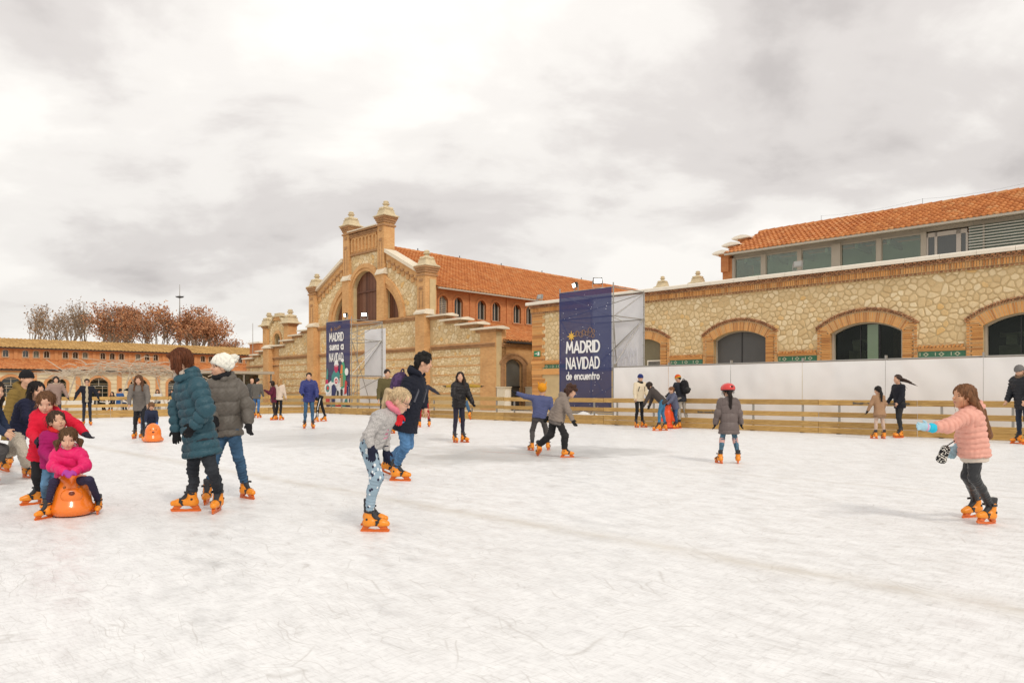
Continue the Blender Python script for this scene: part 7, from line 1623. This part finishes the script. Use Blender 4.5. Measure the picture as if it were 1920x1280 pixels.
def stand_aid():
    g = ground_at(1252, 803); B = np.eye(3); f = F(.06); f.ell((0, 0, .34), (.15, .14, .34), B); f.ell((0, 0, .72), (.11, .11, .14), B); f.ell((0, -.04, .07), (.20, .20, .08), B); f.cone((-.13, 0, .5), (-.20, -.05, .25), .045, .03); f.cone((.13, 0, .5), (.20, -.05, .25), .045, .03); f.cone((-.12, .08, .78), (.12, .08, .78), .025, .025, .02); f.cut((0, 0, .01), (0, 0, -1))
    o = grow('upright_skating_aid', f, .016, plain('aid_red', (.72, .07, .012), .3, .06), None); o.location = (g[0], g[1], 0); tag(o, 'upright red orange penguin-shaped skating aid among the group at the fence', 'skating aid')
    for sx in (-1, 1): e = F(.01); e.ell((sx*.045, -.10, .76), (.018, .014, .018)); grow('eye', e, .008, M_eye, o)
stand_aid()
far('little girl in a camel coat with a dark braid seen from behind', 1648, 822, 1.32, 188, dict(jacket=(.34, .20, .115), hem=.13, flare=1.3, hood=True, jw=1.1, trousers=(.58, .42, .33), tkind='heather', hair=('braid', (.014, .011, .010)), hat=None, glove=BLK, skirt_trim=(.28, .17, .10)), legs=((3, 4, 5), (-2, 4, 4)), arms=((6, 24, 14), (6, 16, 30)), child=1)
far('woman in black with long dark hair blowing out to the right', 1686, 820, 1.62, -84, dict(jacket=(.014, .015, .022), hem=.10, trousers=(.030, .030, .032), tkind='tight', hair=('wind', (.045, .026, .020)), glove=None), lean=4, legs=((12, 3, 16), (-4, 3, 10)), arms=((10, 10, 30), (12, 10, 30)), head=(0, 6))
far('man in a grey beanie and black padded coat at the right edge', 1916, 832, 1.80, -76, dict(jacket=(.016, .017, .022), jkind='puffer', hem=.14, trousers=(.028, .036, .06), tkind='denim', hair=('short', (.03, .02, .015)), hat=('beanie', (.17, .16, .155)), glove=None, fur=(.20, .13, .08), jw=1.08), lean=8, legs=((4, 3, 6), (0, 3, 6)), arms=((8, 10, 30), (8, 10, 30)), head=(0, -26))
far('woman in sunglasses, open black jacket and beige sweater gliding with hands out', 163, 797, 1.62, 30, dict(jacket=(.013, .014, .022), front=(.46, .38, .26), trousers=(.022, .024, .036), tkind='tight', hair=('short', (.05, .03, .02)), sunglasses=True, glove=BLK), arms=((10, 34, 36), (10, 34, 36)), legs=((3, 2, 4), (-2, 2, 4)))
far('woman in a mauve parka with a big fur-edged hood at the left fence', 105, 795, 1.74, 32, dict(jacket=(.30, .205, .17), hem=.22, hood=True, fur=(.42, .32, .24), trousers=(.05, .045, .05), hair=('long', (.03, .02, .016)), hl=.8, glove=BLK), arms=((6, 26, 14), (12, 30, 20)))
far('woman with long wavy chestnut hair in a grey coat pushing a child on a seal', 262, 822, 1.66, 22, dict(jacket=(.17, .15, .135), hem=.18, trousers=(.02, .02, .024), hair=('front', (.12, .055, .026)), hl=1.6, glove=None), lean=26, arms=((26, 10, 20), (26, 10, 20)), legs=((10, 3, 10), (-4, 3, 6)), head=(-8, -8))
g = ground_at(287, 828); seal('smaller orange seal sled in the distance with a boy riding', g[0], g[1], 27, .92, .013)
g2 = ground_at(284, 826); J = pose(g2[0] - .06, g2[1] + .12, .98, 27, lean=20, legs=((62, 34, 62), (62, 34, 62)), arms=((30, 10, 20), (30, 10, 20)), head=(0, -30), child=1)
for k in J:
    if k not in ('F', 'hF', 'hU', 'feet'): pass
person('small boy in a navy jacket with blue and white gloves riding the distant seal', J, dict(S=.60, h=.0135, face=False, jacket=(.020, .026, .055), jw=1.15, aw=1.15, trousers=(.035, .04, .05), hair=('short', (.17, .085, .04)), glove=(.03, .15, .50), glove_r=(.55, .62, .68), ks=.70, head=.19))
far('child in navy and red tucked behind the boy on the distant seal', 272, 820, 1.14, 16, dict(jacket=(.018, .020, .034), trousers=(.10, .13, .20), tkind='denim', hair=('short', (.014, .011, .010)), scarf=(.55, .03, .02), glove=None), lean=18, head=(0, -10), child=1)
far('man in a black jacket behind the chestnut-haired woman with an arm raised', 262, 793, 1.76, -20, dict(jacket=BLK, trousers=(.03, .03, .035), hair=('short', (.012, .01, .01)), glove=BLK), arms=((30, 40, 70), (20, 50, 90)))
# --- onlookers on a bench outside the left fence
def bench(px, Y, L_, label):
    b = at(px, HYP, Y); o = empty('bench', (b[0], Y, 0), RB, label, 'bench', 'benches outside the left fence')
    MB().box(-L_/2, L_/2, -.22, .22, .40, .45).build('seat', M_frame, o)
    for sx in (-1, 1): MB().box(sx*(L_/2 - .3) - .04, sx*(L_/2 - .3) + .04, -.2, .2, 0, .399).build('leg', M_steel, o)
bench(215, 40, 5.2, 'long grey bench behind the left fence under the stick pergola'); bench(312, 42, 2.6, 'short grey bench behind the left fence near the blue coat')
def sitter(label, px, Y, A, yaw, spec):
    b = at(px, HYP, Y); J = pose(b[0], Y, A/1.085, yaw, lean=8, legs=((86, 8, 84), (86, 6, 84)), arms=((24, 8, 50), (24, 8, 50)))
    dz = .45 + .09 - J['pel'][2]
    for k in J:
        if k not in ('F', 'hF', 'hU', 'feet'): J[k] = J[k] + (V3(0, 0, dz) if k != 'base' else 0)
    J['feet'] = [(c + V3(0, 0, dz), t, u) for c, t, u in J['feet']]
    s = dict(S=A/1.085/1.7, h=.02, face=False, glove=None); s.update(spec); s['ks'] = .92*s['S']**.7; J['base'] = V3(J['base'][0], J['base'][1], 0)
    person(label, J, s)
sitter('onlooker in a black coat seated behind the fence left of the girl', 196, 40, 1.72, 150, dict(jacket=BLK, trousers=BLK, hair=('short', (.012, .01, .01))))
sitter('small dark-haired child seated behind the fence', 207, 39, 1.30, 10, dict(jacket=(.03, .03, .04), trousers=BLK, hair=('long', (.02, .014, .012))))
sitter('onlooker in a bright blue jacket seated behind the fence', 235, 40.5, 1.78, 165, dict(jacket=(.035, .10, .26), trousers=(.03, .06, .14), hair=('short', (.012, .01, .01))))
sitter('onlooker in a white top seated between the grey and blue coats', 294, 42, 1.66, 20, dict(jacket=(.62, .60, .56), trousers=(.05, .05, .06), hair=('long', (.05, .03, .02))))
sitter('onlooker in a dark coat seated just left of the blue coat', 318, 42.5, 1.66, 0, dict(jacket=(.02, .02, .024), trousers=BLK, hair=('long', (.02, .015, .012))))
def stander(label, px, Y, A, yaw, spec, **kw):
    b = at(px, HYP, Y); J = pose(b[0], Y, A/1.085, yaw, **kw); s = dict(S=A/1.085/1.7, h=.02, face=False, glove=None); s.update(spec); s['ks'] = .92*s['S']**.7; J.pop('feet'); person(label, J, s)
